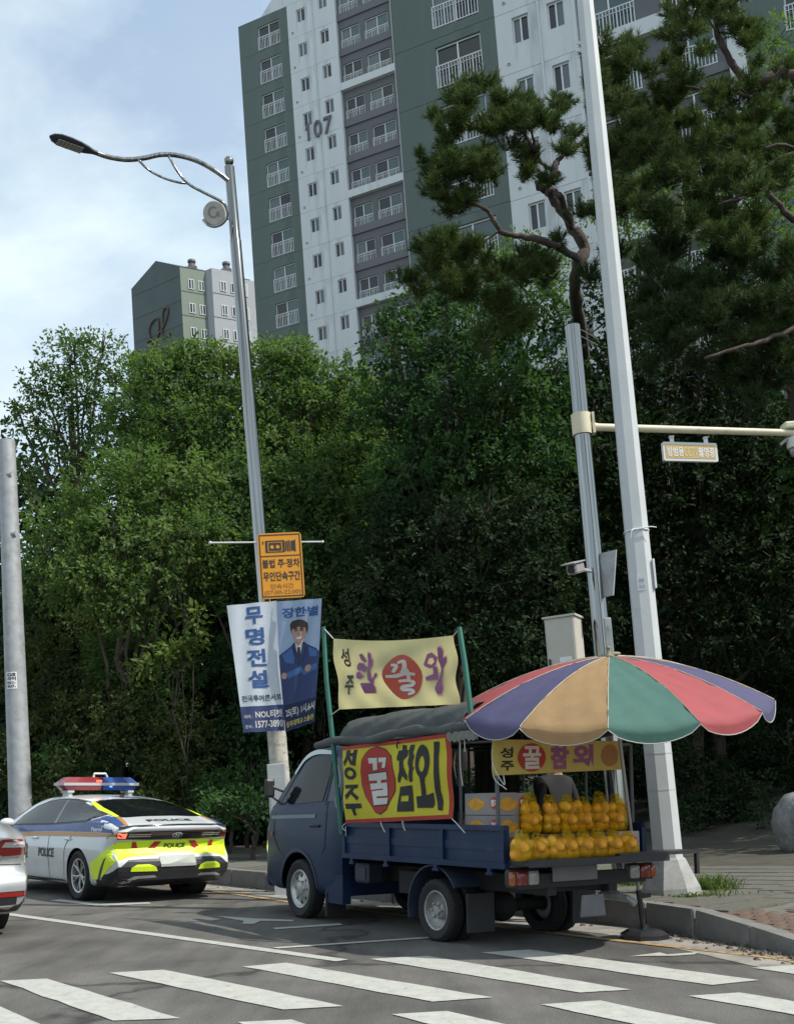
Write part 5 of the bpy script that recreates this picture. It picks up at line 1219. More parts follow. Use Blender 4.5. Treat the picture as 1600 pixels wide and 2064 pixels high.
for s in (1, -1):
    mb = MB(); pts = [(0 + .40 * math.cos(a_), s * .66, .29 + .40 * math.sin(a_)) for a_ in np.linspace(-.25, math.pi * .82, 14)]
    V = []; F = []
    for i, p in enumerate(pts): V += [(p[0], p[1] - .15, p[2]), (p[0], p[1] + .15, p[2])]
    n2 = len(V); V += [(v[0] * 1.04, v[1], .29 + (v[2] - .29) * 1.04) for v in V]
    for i in range(len(pts) - 1): F += [(2 * i, 2 * i + 1, 2 * i + 3, 2 * i + 2), (n2 + 2 * i + 2, n2 + 2 * i + 3, n2 + 2 * i + 1, n2 + 2 * i), (2 * i + 1, n2 + 2 * i + 1, n2 + 2 * i + 3, 2 * i + 3), (2 * i, 2 * i + 2, n2 + 2 * i + 2, n2 + 2 * i)]
    mb.add(V, F); mb.build('rear_mudguard', mat('navy_mudguard', (.022, .03, .055), .6, var=.25), truck)
    mb = MB(); mb.box((-.48, s * .62, .29), (.02, .30, .34)); mb.build('mud_flap', mat('black_rubber_flap', (.02, .021, .023), .7, var=.3), truck)
    wheel(truck, 2.62, s * .72, .325, .19, s, 'holes', .215)
    wheel(truck, 0, s * .715, .282, .155, s, 'dish', .185); wheel(truck, 0, s * .53, .282, .155, s, 'dish', .185)
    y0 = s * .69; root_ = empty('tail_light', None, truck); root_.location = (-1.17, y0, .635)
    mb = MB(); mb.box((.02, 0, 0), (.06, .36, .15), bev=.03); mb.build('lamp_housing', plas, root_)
    for yy, w_, m_ in ((s * .135, .075, mat('shaded_amber_lens', (.24, .06, .012), .2, coat=.4)), (s * .035, .13, mat('shaded_red_lens', (.15, .012, .010), .2, coat=.4)), (-s * .095, .12, mat('shaded_clear_lens', (.24, .23, .22), .15, coat=.4))):  # lens colours darkened to stand in for the shade at the truck rear
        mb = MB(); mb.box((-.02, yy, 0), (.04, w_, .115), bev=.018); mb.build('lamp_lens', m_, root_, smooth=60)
mb = MB(); mb.box((-1.13, 0, .60), (.08, 1.5, .12)); mb.build('rear_crossbar', under, truck)
mb = MB(); mb.box((-1.185, .12, .655), (.02, .52, .13), bev=.008); mb.build('number_plate', mat('blank_grey_plate', (.12, .125, .13), .5, var=.1), truck)
mb = MB(); mb.box((-1.16, -.10, .36), (.03, .30, .19), taper=.85, bev=.012); mb.build('spray_flap', mat('milky_flap', (.13, .135, .14), .6, var=.2), truck)
mb = MB(); mb.tube([(-.9, -.45, .42), (-1.2, -.50, .40), (-1.26, -.52, .36)], .035, 8); mb.build('exhaust_pipe', rim_old, truck)
# bow frame that carries the tarpaulin
bw = mat('grey_bow_steel', (.07, .075, .08), .5, var=.2)
for x in (1.5, .55, -.4):
    mb = MB(); mb.tube(crom([(x, .76, 1.06), (x, .76, 1.85), (x, .70, 2.02), (x, .35, 2.10), (x, -.35, 2.10), (x, -.70, 2.02), (x, -.76, 1.85), (x, -.76, 1.06)], 4), .016, 6); mb.build('bow', bw, truck)
mb = MB()
for y, z in ((.77, 1.86), (-.77, 1.86)): mb.tube([(1.5, y, z), (-.98, y, z - .06)], .013, 6)
mb.tube([(1.5, 0, 2.11), (-.4, 0, 2.11)], .013, 6); mb.tube([(-.98, .80, 1.80), (-.98, -.80, 1.80)], .014, 6); mb.tube([(-.98, .80, 1.06), (-.98, .80, 1.80)], .018, 6); mb.tube([(-.98, -.80, 1.06), (-.98, -.80, 1.80)], .018, 6)
mb.build('bow_rail', bw, truck)
# ------------------------------------------------------------------ the stall: tarpaulin, banners, parasol, melons, cartons
tarp_m = mat('dark_grey_tarpaulin', (.050, .056, .055), .75, var=.22, vscale=4, bump=.5, bscale=12, dirt=((.085, .085, .08), 3, .55, .5))
tp = tag(empty('tarpaulin', MT), 'dark grey tarpaulin rolled over the frame above the truck bed', 'tarpaulin')
def tarp_pt(x, a):                                # bulging cover over the bows
    k = .012 * math.sin(x * 5 + a * 3) + .010 * math.sin(x * 13 + a * 9) + .006 * math.sin(x * 31 - a * 14)
    sag = .025 * math.sin((x + 1.05) / 2.7 * math.pi * 3) ** 2
    r = 1 + k
    y = .86 * math.copysign(abs(math.cos(a)) ** .45, math.cos(a)) * r; z = 1.86 + (.36 - sag * .6) * abs(math.sin(a)) ** .6 * r
    return y, z
mb = MB(); V = []; F = []; xs = np.linspace(1.78, -.58, 42); an = np.linspace(.02, math.pi - .02, 34)
for x in xs:
    e = 1 - .10 * max(0, (x - 1.55) / .2)
    for a_ in an:
        y, z = tarp_pt(x, a_); V.append((x, y * e, 1.86 + (z - 1.86) * e))
n = len(an); F = [(i * n + j, i * n + j + 1, (i + 1) * n + j + 1, (i + 1) * n + j) for i in range(len(xs) - 1) for j in range(n - 1)]
mb.add(V, F); F2 = [tuple(range(n))[::-1]]; mb.add(V[:n], F2); mb.build('cover', tarp_m, tp, smooth=70)
for s in (1, -1):                                  # rolled edge along the eaves
    mb = MB(); P = []; R_ = []
    for x in np.linspace(2.12, -.85, 40):
        P.append((x, s * (.85 + .012 * math.sin(x * 9)), 1.945 + .012 * math.sin(x * 5.2) - .03 * max(0, math.sin((x - .55) * 2.4)) - .05 * max(0, (x - 1.6)))); R_.append(.052 + .006 * math.sin(x * 11) - .02 * max(0, x - 1.7))
    mb.tube(P, R_, 10); mb.build('rolled_edge', tarp_m, tp, smooth=180)
mb = MB(); V = []; F = []
for i in range(24):
    x = -.40 - i * .02
    for j in range(4): V.append((x, .90 + .012 * math.sin(i * 1.3 + j), 1.905 - j * .022 - .03 * abs(math.sin(i * .9)) * j / 3))
F = [(i * 4 + j, i * 4 + j + 1, i * 4 + j + 5, i * 4 + j + 4) for i in range(23) for j in range(3)]; mb.add(V, F); mb.build('frayed_liner', cloth('pale_liner', (.30, .30, .27)), tp, smooth=180)
cord_m = mat('white_cord', (.50, .50, .48), .8)
def cords(parent, lst, r=.005):
    for P in lst: mb = MB(); mb.tube(crom(P, 4), r, 5); mb.build('tie_cord', cord_m, parent)
mb = MB(); V = []
for i in range(30):
    x = 1.5 - i * .027
    for j in range(9): V.append((x, -.86 + .02 * math.sin(i * 1.1 + j * .4), 1.93 - j * .10))
mb.add(V, [(i * 9 + j, i * 9 + j + 1, i * 9 + j + 10, i * 9 + j + 9) for i in range(29) for j in range(8)]); mb.build('side_curtain', tarp_m, tp, smooth=180)
cords(tp, [[(-.55, .87, 1.86), (-.56, .88, 1.6), (-.58, .87, 1.42)], [(-.62, .87, 1.85), (-.63, .88, 1.72)], [(-.98, .84, 1.80), (-1.0, .86, 1.6), (-1.1, .82, 1.42), (-1.07, .80, 1.5)], [(-.98, .83, 1.80), (-.99, .85, 1.5), (-1.12, .81, 1.38)], [(1.72, .84, 1.80), (1.6, .86, 1.5), (1.72, .85, 1.30), (1.58, .86, 1.15)]], .0045)

# banner surfaces
wav_up = lambda s, t: .05 * math.sin(math.pi * t) * math.sin(math.pi * s) + .03 * math.sin((s + t * .9) * 8.5) * math.sin(math.pi * t) + .012 * math.sin(s * 25 - t * 9) * t
def quad_surf(TL, TRr, BL, BR, N, wav):
    TL, TRr, BL, BR, N = map(Vector, (TL, TRr, BL, BR, N))
    def f(s, t, off):                              # s 0..1 left to right, t 0..1 top to bottom
        p = (TL * (1 - s) + TRr * s) * (1 - t) + (BL * (1 - s) + BR * s) * t
        return p + N * (wav(s, t) + off) + Vector((0, 0, -1)) * (.035 * math.sin(math.pi * s) * (1 - t) if wav is wav_up else 0)
    return f
def inv_quad(c, W=None):                           # picture-tracing corners (TL TR BL BR) -> s, t
    TL, TRr, BL, BR = [np.array(q, float) for q in c]
    def g(p):
        s, t = .5, .5; p = np.array(p, float)
        for _ in range(12):
            q = (TL * (1 - s) + TRr * s) * (1 - t) + (BL * (1 - s) + BR * s) * t - p
            ds = (TRr - TL) * (1 - t) + (BR - BL) * t; dt = (BL - TL) * (1 - s) + (BR - TRr) * s
            d = np.linalg.solve(np.stack([ds, dt], 1), q); s -= d[0]; t -= d[1]
        return (float(s), float(t))
    return g
def cloth_sheet(name, surf, m, parent, nx=28, ny=20):
    mb = MB(); V = [surf(i / nx, j / ny, 0) for j in range(ny + 1) for i in range(nx + 1)]
    mb.add(V, [(j * (nx + 1) + i, (j + 1) * (nx + 1) + i, (j + 1) * (nx + 1) + i + 1, j * (nx + 1) + i + 1) for j in range(ny) for i in range(nx)]); return mb.build(name, m, parent, smooth=180)
def st_text(s_, x0, y0, x1, y1, bold=.03):          # lettering in s, t space (t downwards)
    V, F = textbox(s_, 0, 0, 1, 1, bold); return [(x0 + (x1 - x0) * p[0], y1 - (y1 - y0) * p[1]) for p in V], F
yel_c = cloth('yellow_banner_cloth', (.60, .52, .035), .25); yel_f = cloth('faded_yellow_banner_cloth', (.58, .53, .27), .5, var=.1); red_c = cloth('red_banner_print', (.42, .045, .03), .25); blk_c = cloth('black_banner_print', (.018, .018, .018), .1); wht_c = cloth('white_banner_print', (.68, .67, .62), .3)
pur_c = cloth('purple_banner_print', (.34, .13, .28), .4); pnk_c = cloth('pale_pink_banner_print', (.60, .46, .42), .4); rdf_c = cloth('faded_red_banner_print', (.48, .10, .075), .4); gry_c = cloth('soft_black_banner_print', (.05, .045, .04), .25)

# side banner, hand-lettered
wav_side = lambda s, t: .012 * math.sin(s * 9 + t * 3) + .008 * math.sin(t * 11 - s * 4)
SB = quad_surf((1.50, .875, 1.865), (-.41, .875, 1.895), (1.50, .855, 1.065), (-.40, .855, 1.13), (0, 1, 0), wav_side)
bn = tag(empty('melon_banner', MT), 'bright yellow hand-lettered banner with a red border on the truck side', 'banner', 'melon banners of the stall')
cloth_sheet('cloth', SB, yel_c, bn)
g5 = inv_quad(((272, 1225), (1250, 1100), (268, 1900), (1250, 1850)))
T5 = lambda P: [g5(p) for p in P]
lay('border', [poly2d(rect(0, 0, 1, .045)), poly2d(rect(.965, .05, 1, .95)), poly2d(rect(0, .95, 1, 1))], SB, red_c, bn, .004, .1)
oval = [(545, 1245), (610, 1220), (680, 1240), (735, 1300), (750, 1400), (770, 1500), (765, 1610), (720, 1700), (690, 1770), (630, 1810), (580, 1795), (530, 1725), (480, 1650), (450, 1560), (452, 1450), (475, 1340), (510, 1280)]
oc = np.mean(oval, 0); lay('oval_outline', [poly2d(T5([tuple(oc + (np.array(p) - oc) * 1.025) for p in oval]))], SB, blk_c, bn, .004, .1); lay('oval', [poly2d(T5(oval))], SB, red_c, bn, .006, .1)
kkul = [[(535, 1320), (615, 1315), (613, 1420), (572, 1430), (576, 1365), (540, 1368)], [(626, 1315), (697, 1310), (686, 1400), (655, 1408), (662, 1350), (628, 1360)], [(522, 1462), (692, 1440), (694, 1505), (635, 1512), (633, 1540), (692, 1532), (700, 1650), (592, 1658), (592, 1674), (704, 1668), (700, 1722), (568, 1735), (541, 1612), (650, 1598), (650, 1586), (533, 1600), (528, 1545), (596, 1540), (596, 1516), (523, 1520)]]
lay('lettering_outline', [poly2d(T5([tuple(np.mean(q, 0) + (np.array(p) - np.mean(q, 0)) * 1.07) for p in q])) for q in kkul], SB, blk_c, bn, .008, .1)
lay('lettering', [poly2d(T5(q)) for q in kkul], SB, wht_c, bn, .010, .1)
def ring5(cx, cy, rx, ry, ix, iy, dx=0, dy=0): return poly2d(T5(ell(cx, cy, rx, ry)), [T5(ell(cx + dx, cy + dy, ix, iy))])
let = [poly2d(T5(q)) for q in ([(318, 1255), (362, 1250), (352, 1300), (385, 1372), (360, 1385), (335, 1335), (292, 1395), (283, 1362), (312, 1310)], [(395, 1248), (432, 1244), (408, 1390), (372, 1385), (385, 1305), (352, 1306), (356, 1278), (390, 1274)],
       [(288, 1560), (410, 1553), (408, 1585), (375, 1592), (362, 1618), (420, 1665), (402, 1697), (345, 1640), (302, 1690), (288, 1652), (345, 1590), (288, 1592)], [(290, 1725), (440, 1720), (445, 1760), (382, 1766), (378, 1790), (390, 1820), (360, 1830), (345, 1770), (293, 1770)],
       [(838, 1198), (880, 1203), (878, 1243), (895, 1243), (890, 1300), (852, 1335), (862, 1400), (895, 1470), (890, 1520), (842, 1470), (820, 1530), (798, 1530), (800, 1490), (818, 1430), (815, 1338), (795, 1340), (790, 1310), (805, 1250), (838, 1247)],
       [(915, 1200), (955, 1195), (940, 1270), (955, 1300), (945, 1350), (945, 1400), (962, 1390), (945, 1440), (940, 1520), (912, 1530), (905, 1480), (915, 1410), (898, 1360), (905, 1300), (900, 1250)],
       [(1003, 1480), (1050, 1475), (1040, 1530), (1040, 1645), (1098, 1620), (1105, 1720), (1090, 1755), (970, 1755), (960, 1655), (1003, 1650), (1005, 1550)], [(1125, 1172), (1170, 1170), (1155, 1300), (1160, 1500), (1155, 1600), (1170, 1700), (1165, 1780), (1130, 1775), (1112, 1600), (1120, 1400), (1118, 1290)])]
let += [ring5(345, 1457, 60, 55, 32, 27), ring5(1027, 1345, 60, 150, 25, 72, -4, 22), poly2d(T5([(820, 1570), (930, 1555), (935, 1660), (945, 1785), (798, 1790), (803, 1690)]), [T5([(828, 1650), (897, 1645), (895, 1697), (825, 1700)])])]
lay('lettering', let, SB, blk_c, bn, .004, .1)
cords(bn, [[SB(0, 1, .01), SB(-.02, 1.04, .02), SB(.0, 1.09, .01), SB(.02, 1.04, .03), SB(.0, 1.16, 0)], [SB(.37, 1, .01), SB(.39, 1.05, .02), SB(.42, 1.13, .02)], [SB(.59, 1, .01), SB(.60, 1.07, .02), SB(.61, 1.12, .02)], [SB(1, 1, .01), SB(1.06, 1.06, .03), SB(1.12, 1.17, .02)]])
mb = MB(); mb.tube([SB(.54, .02, .01), SB(.545, .06, .03), SB(.54, .10, .02)], .008, 5); mb.build('tie_knot', blk_c, bn)

# upper banner between two green poles
pole_g = mat('green_painted_pole', (.012, .10, .07), .5, var=.15)
for pts, lab in (([(1.94, .86, 3.20), (1.86, .87, 2.6), (1.72, .87, 1.9), (1.55, .87, .95)], 'green pole lashed behind the cab holding the upper banner'), ([(-.47, .80, 2.86), (-.55, .80, 2.5), (-.66, .80, 1.85)], 'green pole holding the right side of the upper banner')):
    mb = MB(); mb.tube(pts, [.024, .026, .027, .027][:len(pts)], 8); o = mb.build('banner_pole', pole_g, smooth=60, mat=MT); tag(o, lab, 'pole', 'green banner poles')
UB = quad_surf((1.76, .84, 3.05), (-.38, .80, 2.80), (1.62, .86, 2.27), (-.46, .80, 2.16), (0, 1, 0), wav_up)
ub = tag(empty('melon_banner', MT), 'faded yellow banner stretched between green poles above the truck', 'banner', 'melon banners of the stall')
cloth_sheet('cloth', UB, yel_f, ub, 60, 40)
gu = inv_quad(((150, 180), (1220, 178), (200, 850), (1265, 800))); TU = lambda P: [gu(p) for p in P]
lay('lettering', [st_text('성', .085, .13, .165, .40), st_text('주', .095, .52, .19, .80)], UB, gry_c, ub, .014, .04)
cham = [[(430, 325), (455, 315), (475, 345), (495, 380), (480, 395), (445, 370)], [(412, 430), (430, 405), (470, 410), (500, 440), (520, 440), (500, 490), (460, 470), (430, 475), (412, 455)], [(415, 500), (440, 490), (505, 530), (470, 560), (420, 545)],
        [(520, 312), (545, 325), (550, 360), (570, 380), (578, 430), (560, 470), (578, 500), (590, 540), (602, 545), (630, 495), (648, 505), (640, 528), (612, 555), (602, 590), (590, 590), (560, 560), (535, 480), (526, 420), (516, 350)], [(490, 605), (590, 600), (607, 640), (602, 690), (512, 692), (500, 640)]]
oe = [[(1065, 462), (1090, 455), (1095, 500), (1110, 560), (1030, 575), (1020, 545), (1070, 520)], [(1120, 295), (1140, 290), (1155, 330), (1147, 390), (1167, 370), (1167, 420), (1142, 470), (1142, 560), (1165, 640), (1155, 690), (1130, 690), (1110, 640), (1122, 560), (1127, 480), (1115, 400), (1120, 350)]]
grow = lambda q, k: [tuple(np.mean(q, 0) + (np.array(p) - np.mean(q, 0)) * k) for p in q]
lay('lettering_outline', [poly2d(TU(grow(q, 1.18))) for q in cham + oe], UB, pnk_c, ub, .012, .04)
lay('lettering', [poly2d(TU(q)) for q in [grow(q_, 1.08) for q_ in cham + oe]] + [poly2d(TU([(1010, 430), (1045, 335), (1080, 320), (1115, 370), (1090, 440), (1050, 470), (1020, 450)]), [TU([(1035, 420), (1055, 375), (1080, 370), (1085, 405), (1060, 435)])])], UB, pur_c, ub, .018, .04)
lay('oval', [poly2d(TU(ell(843, 540, 148, 215)))], UB, rdf_c, ub, .012, .04)
br = [([(770, 425), (815, 432), (800, 470), (785, 497)], 32), ([(825, 408), (872, 392), (882, 430), (865, 480), (842, 502)], 36), ([(728, 537), (800, 532), (870, 508), (942, 518)], 34), ([(890, 462), (890, 510), (884, 562)], 32), ([(812, 582), (870, 574), (917, 590), (900, 620), (842, 632), (835, 660), (900, 665), (918, 690), (880, 705)], 32)]
lay('lettering', [(TU(stroke(p, w)[0]), stroke(p, w)[1]) for p, w in br], UB, wht_c, ub, .018, .04)
cords(ub, [[UB(0, 0, 0), Vector((1.94, .86, 3.19))], [UB(1, 0, 0), Vector((-.47, .80, 2.85))], [UB(0, 1, 0), Vector((1.80, .87, 2.21))]], .006)

# rear banner under the parasol
wav_r = lambda s, t: .01 * math.sin(s * 8)
RB = quad_surf((-1.0, .86, 1.81), (-1.0, -.66, 1.83), (-1.0, .865, 1.50), (-1.0, -.65, 1.565), (-1, 0, 0), wav_r)
rb = tag(empty('melon_banner', MT), 'shaded yellow banner hanging across the truck rear under the parasol', 'banner', 'melon banners of the stall')
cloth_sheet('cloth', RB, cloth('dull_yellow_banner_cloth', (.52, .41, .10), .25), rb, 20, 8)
lay('lettering', [st_text('성', .05, .22, .145, .52), st_text('주', .055, .60, .15, .88)], RB, blk_c, rb, .004, .12)
lay('oval', [poly2d(ell(.285, .52, .108, .42))], RB, red_c, rb, .004, .1); lay('lettering', [st_text('꿀', .215, .18, .355, .86, .03)], RB, wht_c, rb, .006, .12)
lay('lettering', [st_text('참', .43, .14, .58, .90, .05), st_text('외', .61, .12, .77, .86, .05)], RB, pur_c, rb, .004, .12)
lay('melon_print', [poly2d(ell(.90, .5, .07, .38))], RB, cloth('dull_orange_print', (.36, .17, .05), .2), rb, .004, .1)

# parasol --------------------------------------------------------------
pb = Vector(road(1299, 1893)); PM = MR @ TR(*pb)
W_base = MR @ pb
par = tag(empty('parasol', TR(*W_base)), 'large striped parasol in red, purple, orange and green shading the melons', 'parasol')
cols = [cloth('parasol_orange', (.42, .27, .13), .4, var=.1), cloth('parasol_green', (.085, .20, .165), .4, var=.1), cloth('parasol_red', (.45, .10, .11), .4, var=.1), cloth('parasol_purple', (.105, .10, .20), .4, var=.1)]
par.rotation_euler = (math.radians(8.5), math.radians(-3.6), 0)
can = empty('canopy', None, par); can.location = (-.0, .0, 2.64); can.rotation_euler = (math.radians(8.5), math.radians(-.5), 0)
Rr, NG = 1.43, 12
def can_pt(a, r, sag=0.):                          # r 0..1 from crown to rim
    q = 1 - .012 * math.cos(NG * a) ** 2
    z = -.41 * (r ** 1.9) - .03 * r
    k = (a / (2 * math.pi) * NG) % 1; m_ = math.sin(math.pi * k)
    z -= .035 * m_ * r ** 1.5
    rr = Rr * r * (1 - .018 * m_ * r)
    return Vector((rr * math.cos(a), rr * math.sin(a), z))
A0 = -math.pi / 2 - 2 * math.pi / NG
NR, NA = 16, 10
for g_ in range(NG):
    mb = MB(); V = []; F = []; a0, a1 = 2 * math.pi * g_ / NG, 2 * math.pi * (g_ + 1) / NG
    for i in range(NR + 4):
        for j in range(NA + 1):
            k = j / NA; a_ = a0 + (a1 - a0) * k
            if i <= NR: p = can_pt(a_ if 0 < k < 1 else a_ - 1e-6 * (1 if k == 1 else 0), max(.02, i / NR))
            else:
                d = (i - NR) / 3; p = can_pt(a_ if k < 1 else a_ - 1e-6, 1.0) + Vector((math.cos(a_) * .01 * d, math.sin(a_) * .01 * d, -.095 * d * math.sin(math.pi * k) ** .5 - .012 * d))
            if 2 < i <= NR: p.z += .007 * math.sin(i * 2.3 + k * 9 + g_) + .006 * math.sin(k * 16 - i * .9 + g_ * 2.1) * (i / NR)
            V.append(p)
    F = [(i * (NA + 1) + j, (i + 1) * (NA + 1) + j, (i + 1) * (NA + 1) + j + 1, i * (NA + 1) + j + 1) for i in range(NR + 3) for j in range(NA)]
    mb.add(V, F); o = mb.build('canopy_panel', cols[g_ % 4], can, smooth=180)
    hem = MB(); hem.tube([V[(NR + 3) * (NA + 1) + j] for j in range(NA + 1)], .004, 5); hem.build('white_hem', mat('off_white_hem', (.42, .40, .37), .8), o)
    seam_ = MB(); seam_.tube([can_pt(a0 + 1e-6, max(.02, i / NR)) + Vector((0, 0, .003)) for i in range(NR + 1)], .004, 4); seam_.build('seam', mat('pale_seam', (.42, .36, .26), .8), o)
    rb_ = MB(); rb_.tube([can_pt(a0 + 1e-6, max(.02, i / NR)) + Vector((0, 0, -.012)) for i in range(0, NR + 1, 2)], .005, 4); rb_.build('rib', bw, can)
can.rotation_euler.z = 0
can.rotation_euler = (Matrix.Rotation(math.radians(3.9), 3, 'X') @ Matrix.Rotation(math.radians(4.4), 3, 'Y') @ Matrix.Rotation(-math.pi / 2 - 3 * (2 * math.pi / NG) + math.radians(30) * 2 - math.radians(13.5), 3, 'Z')).to_euler()
mb = MB(); mb.lathe([(0, .0), (.05, .0), (.055, .02), (.02, .035), (.015, .08), (.03, .09), (0, .11)], 12, M=TR(0, 0, 2.63)); mb.sphere((.05, 0, 2.655), (.06, .035, .02), 8, 6); mb.sphere((-.05, .02, 2.655), (.05, .04, .018), 8, 6); mb.build('finial_knot', cloth('rag_cloth', (.30, .28, .20), .2), par, smooth=180)
mb = MB(); mb.tube([(0, 0, .42), (.0, 0, 2.62)], .017, 8); mb.build('pole', mat('dull_steel_pole', (.30, .30, .30), .4, metal=.6, var=.1), par, smooth=60)
mb = MB(); mb.tube([(0, 0, .05), (0, 0, .46)], .026, 8); mb.box((.06, 0, .40), (.09, .02, .04)); mb.build('pole_sleeve', plas, par, smooth=60)
mb = MB(); mb.lathe([(0, 0), (.225, 0), (.225, .045), (.16, .085), (.05, .09), (.04, .13), (0, .13)], 8, M=RZ(.39)); mb.build('foot', mat('black_parasol_foot', (.016, .016, .018), .35, var=.2), par, mat=(par.rotation_euler.to_matrix().inverted() @ MR.to_3x3()).to_4x4())

# cartons and melons -----------------------------------------------------
carton_w = mat('white_carton', (.22, .2, .19), .8, var=.12, vscale=5); carton_b = mat('brown_carton', (.16, .10, .065), .85, var=.15); carton_p = mat('pinkish_carton', (.36, .29, .28), .8, var=.12)
mel_print = mat('melon_print_orange', (.50, .24, .02), .7, var=.3, vscale=14)
def carton(label, M, d, m, front='side', group='melon cartons on the truck bed'):
    t = tag(empty('melon_carton', MT @ M), label, 'carton', group)
    mb = MB(); mb.box((0, 0, d[2] / 2), d, bev=.004); mb.build('box', m, t)
    mb = MB(); mb.box((0, 0, d[2] + .003), (d[0] * .98, .05, .003)); mb.build('tape', mat('packing_tape', (.30, .22, .12), .3), t)
    sf = plane_surf((0, d[1] / 2, d[2] / 2), (-1, 0, 0), (0, 0, 1)); sr = plane_surf((-d[0] / 2, 0, d[2] / 2), (0, -1, 0), (0, 0, 1))
    for f_, w_ in ((sf, d[0]), (sr, d[1])):
        R2 = np.random.default_rng(int(d[0] * 1000))
        lay('melon_print', [poly2d([(-.08 + .13 * math.cos(a_) * (1 + .15 * math.sin(a_ * 5)), .0 + .05 * math.sin(a_) * (1 + .2 * math.cos(a_ * 4))) for a_ in np.linspace(0, 2 * math.pi, 20)[:-1]])], f_, mel_print, t, .002)
        lay('round_print', [poly2d(ell(w_ / 2 - .075, .01, .055, .055))], f_, mat('carton_red', (.34, .035, .04), .7), t, .002)
        V, F = textbox('참외', w_ / 2 - .115, -.02, w_ / 2 - .035, .04, .03); lay('lettering', [(V, F)], f_, ink_w, t, .004)
    return t
cz = .772
carton('printed melon carton on top of its stack behind the side gate', TR(-.72, .60, cz + .39), (.50, .34, .19), carton_w)
carton('printed melon carton second from the top behind the side gate', TR(-.72, .60, cz + .195), (.50, .34, .19), carton_w)
carton('melon carton at the bottom of the stack behind the side gate', TR(-.72, .60, cz), (.50, .34, .19), carton_b)
carton('brown carton behind the front row of melon bags', TR(-.86, .12, cz), (.34, .50, .22), carton_b)
carton('brown carton in the middle under the upper melon bags', TR(-.86, -.30, cz), (.34, .34, .22), carton_b)
carton('pinkish carton under the last upper melon bag at right', TR(-.95, -.60, cz), (.36, .26, .225), carton_p)
carton('carton further in on the truck bed', TR(-.2, .3, cz), (.50, .34, .2), carton_b); carton('carton stacked further in, behind the side banner', TR(-.2, .3, cz + .205), (.50, .34, .2), carton_w)
board = tag(MB().box((-1.27, -.72, .802), (.26, 1.02, .03)).box((-1.38, -1.20, .70), (.035, .035, .2)).build('plank', mat('dark_plank', (.022, .022, .024), .4, var=.3), smooth=30, mat=MT), 'dark plank laid along the lowered tailgate, sticking out at the right', 'plank')
bagm = bpy.data.materials.new('thin_yellow_film'); bagm.use_nodes = True
nt = bagm.node_tree; out = nt.nodes['Material Output']; b_ = nt.nodes['Principled BSDF']; b_.inputs['Base Color'].default_value = (.62, .48, .04, 1); b_.inputs['Roughness'].default_value = .28
tr_ = nt.nodes.new('ShaderNodeBsdfTransparent'); tr_.inputs[0].default_value = (1, .90, .38, 1); tl_ = nt.nodes.new('ShaderNodeBsdfTranslucent'); tl_.inputs[0].default_value = (.7, .55, .05, 1)
m1 = nt.nodes.new('ShaderNodeMixShader'); m1.inputs[0].default_value = .4; m2 = nt.nodes.new('ShaderNodeMixShader'); m2.inputs[0].default_value = .38
nt.links.new(b_.outputs[0], m1.inputs[1]); nt.links.new(tl_.outputs[0], m1.inputs[2]); nt.links.new(tr_.outputs[0], m2.inputs[1]); nt.links.new(m1.outputs[0], m2.inputs[2]); nt.links.new(m2.outputs[0], out.inputs[0])
mel = [mat('melon_skin', (.62, .33, .012), .45, var=.18, vscale=18), mat('melon_skin_ripe', (.62, .27, .012), .45, var=.18, vscale=18)]
mm = MB(); mm.sphere((0, 0, 0), (.048, .048, .062), 10, 7); mel_me = [mm.mesh('melon', m_, 180) for m_ in mel]
bag_up = bagm.copy(); bag_up.name = 'clear_yellow_film'; 
for n_ in bag_up.node_tree.nodes:
    if n_.type == 'MIX_SHADER' and n_.inputs[1].links[0].from_node.type == 'BSDF_TRANSPARENT': n_.inputs[0].default_value = .27
    elif n_.type == 'MIX_SHADER': n_.inputs[0].default_value = .4
def bag_mesh(w, d, h, sd):
    R2 = np.random.default_rng(sd); mb = MB(); n = 22; rows_ = []
    prof = [(.0, .0), (.80, .004), (.98, .05), (1.03, .22), (.99, .42), (.95, .58), (.80, .72), (.55, .84), (.42, .92)]
    V = []; ph = R2.random(4) * 6
    for k, z in prof:
        for i in range(n):
            a_ = 2 * math.pi * i / n; q = 1 + .05 * math.sin(3 * a_ + ph[0] + z * 5) + .05 * math.sin(5 * a_ + ph[1] - z * 7) + .04 * z * math.sin(9 * a_ + ph[2])
            cx_ = math.copysign(abs(math.cos(a_)) ** .75, math.cos(a_)); sx_ = math.copysign(abs(math.sin(a_)) ** .75, math.sin(a_))
            V.append((d / 2 * k * sx_ * q * (1 - .45 * max(0, z - .6)), w / 2 * k * cx_ * q, z * h))
    F = [(i * n + j, i * n + (j + 1) % n, (i + 1) * n + (j + 1) % n, (i + 1) * n + j) for i in range(len(prof) - 1) for j in range(n)]; mb.add(V, F)
    for s in (1, -1):                                # two carrying loops of flat film
        top_ = [(0, s * w * .30, h * .74), (.012 * s, s * w * .25, h * .92), (.01, s * w * .13, h * 1.06), (.0, s * w * .02, h * 1.02), (-.01, s * w * .06, h * .88)]
        P = crom(top_, 4); V2 = []; 
        for p in P: V2 += [p + Vector((.022, 0, .004)), p + Vector((-.022, 0, -.004))]
        mb.add(V2, [(2 * i, 2 * i + 1, 2 * i + 3, 2 * i + 2) for i in range(len(P) - 1)])
    return mb.mesh('film', bag_up if sd >= 200 else bagm, 180)
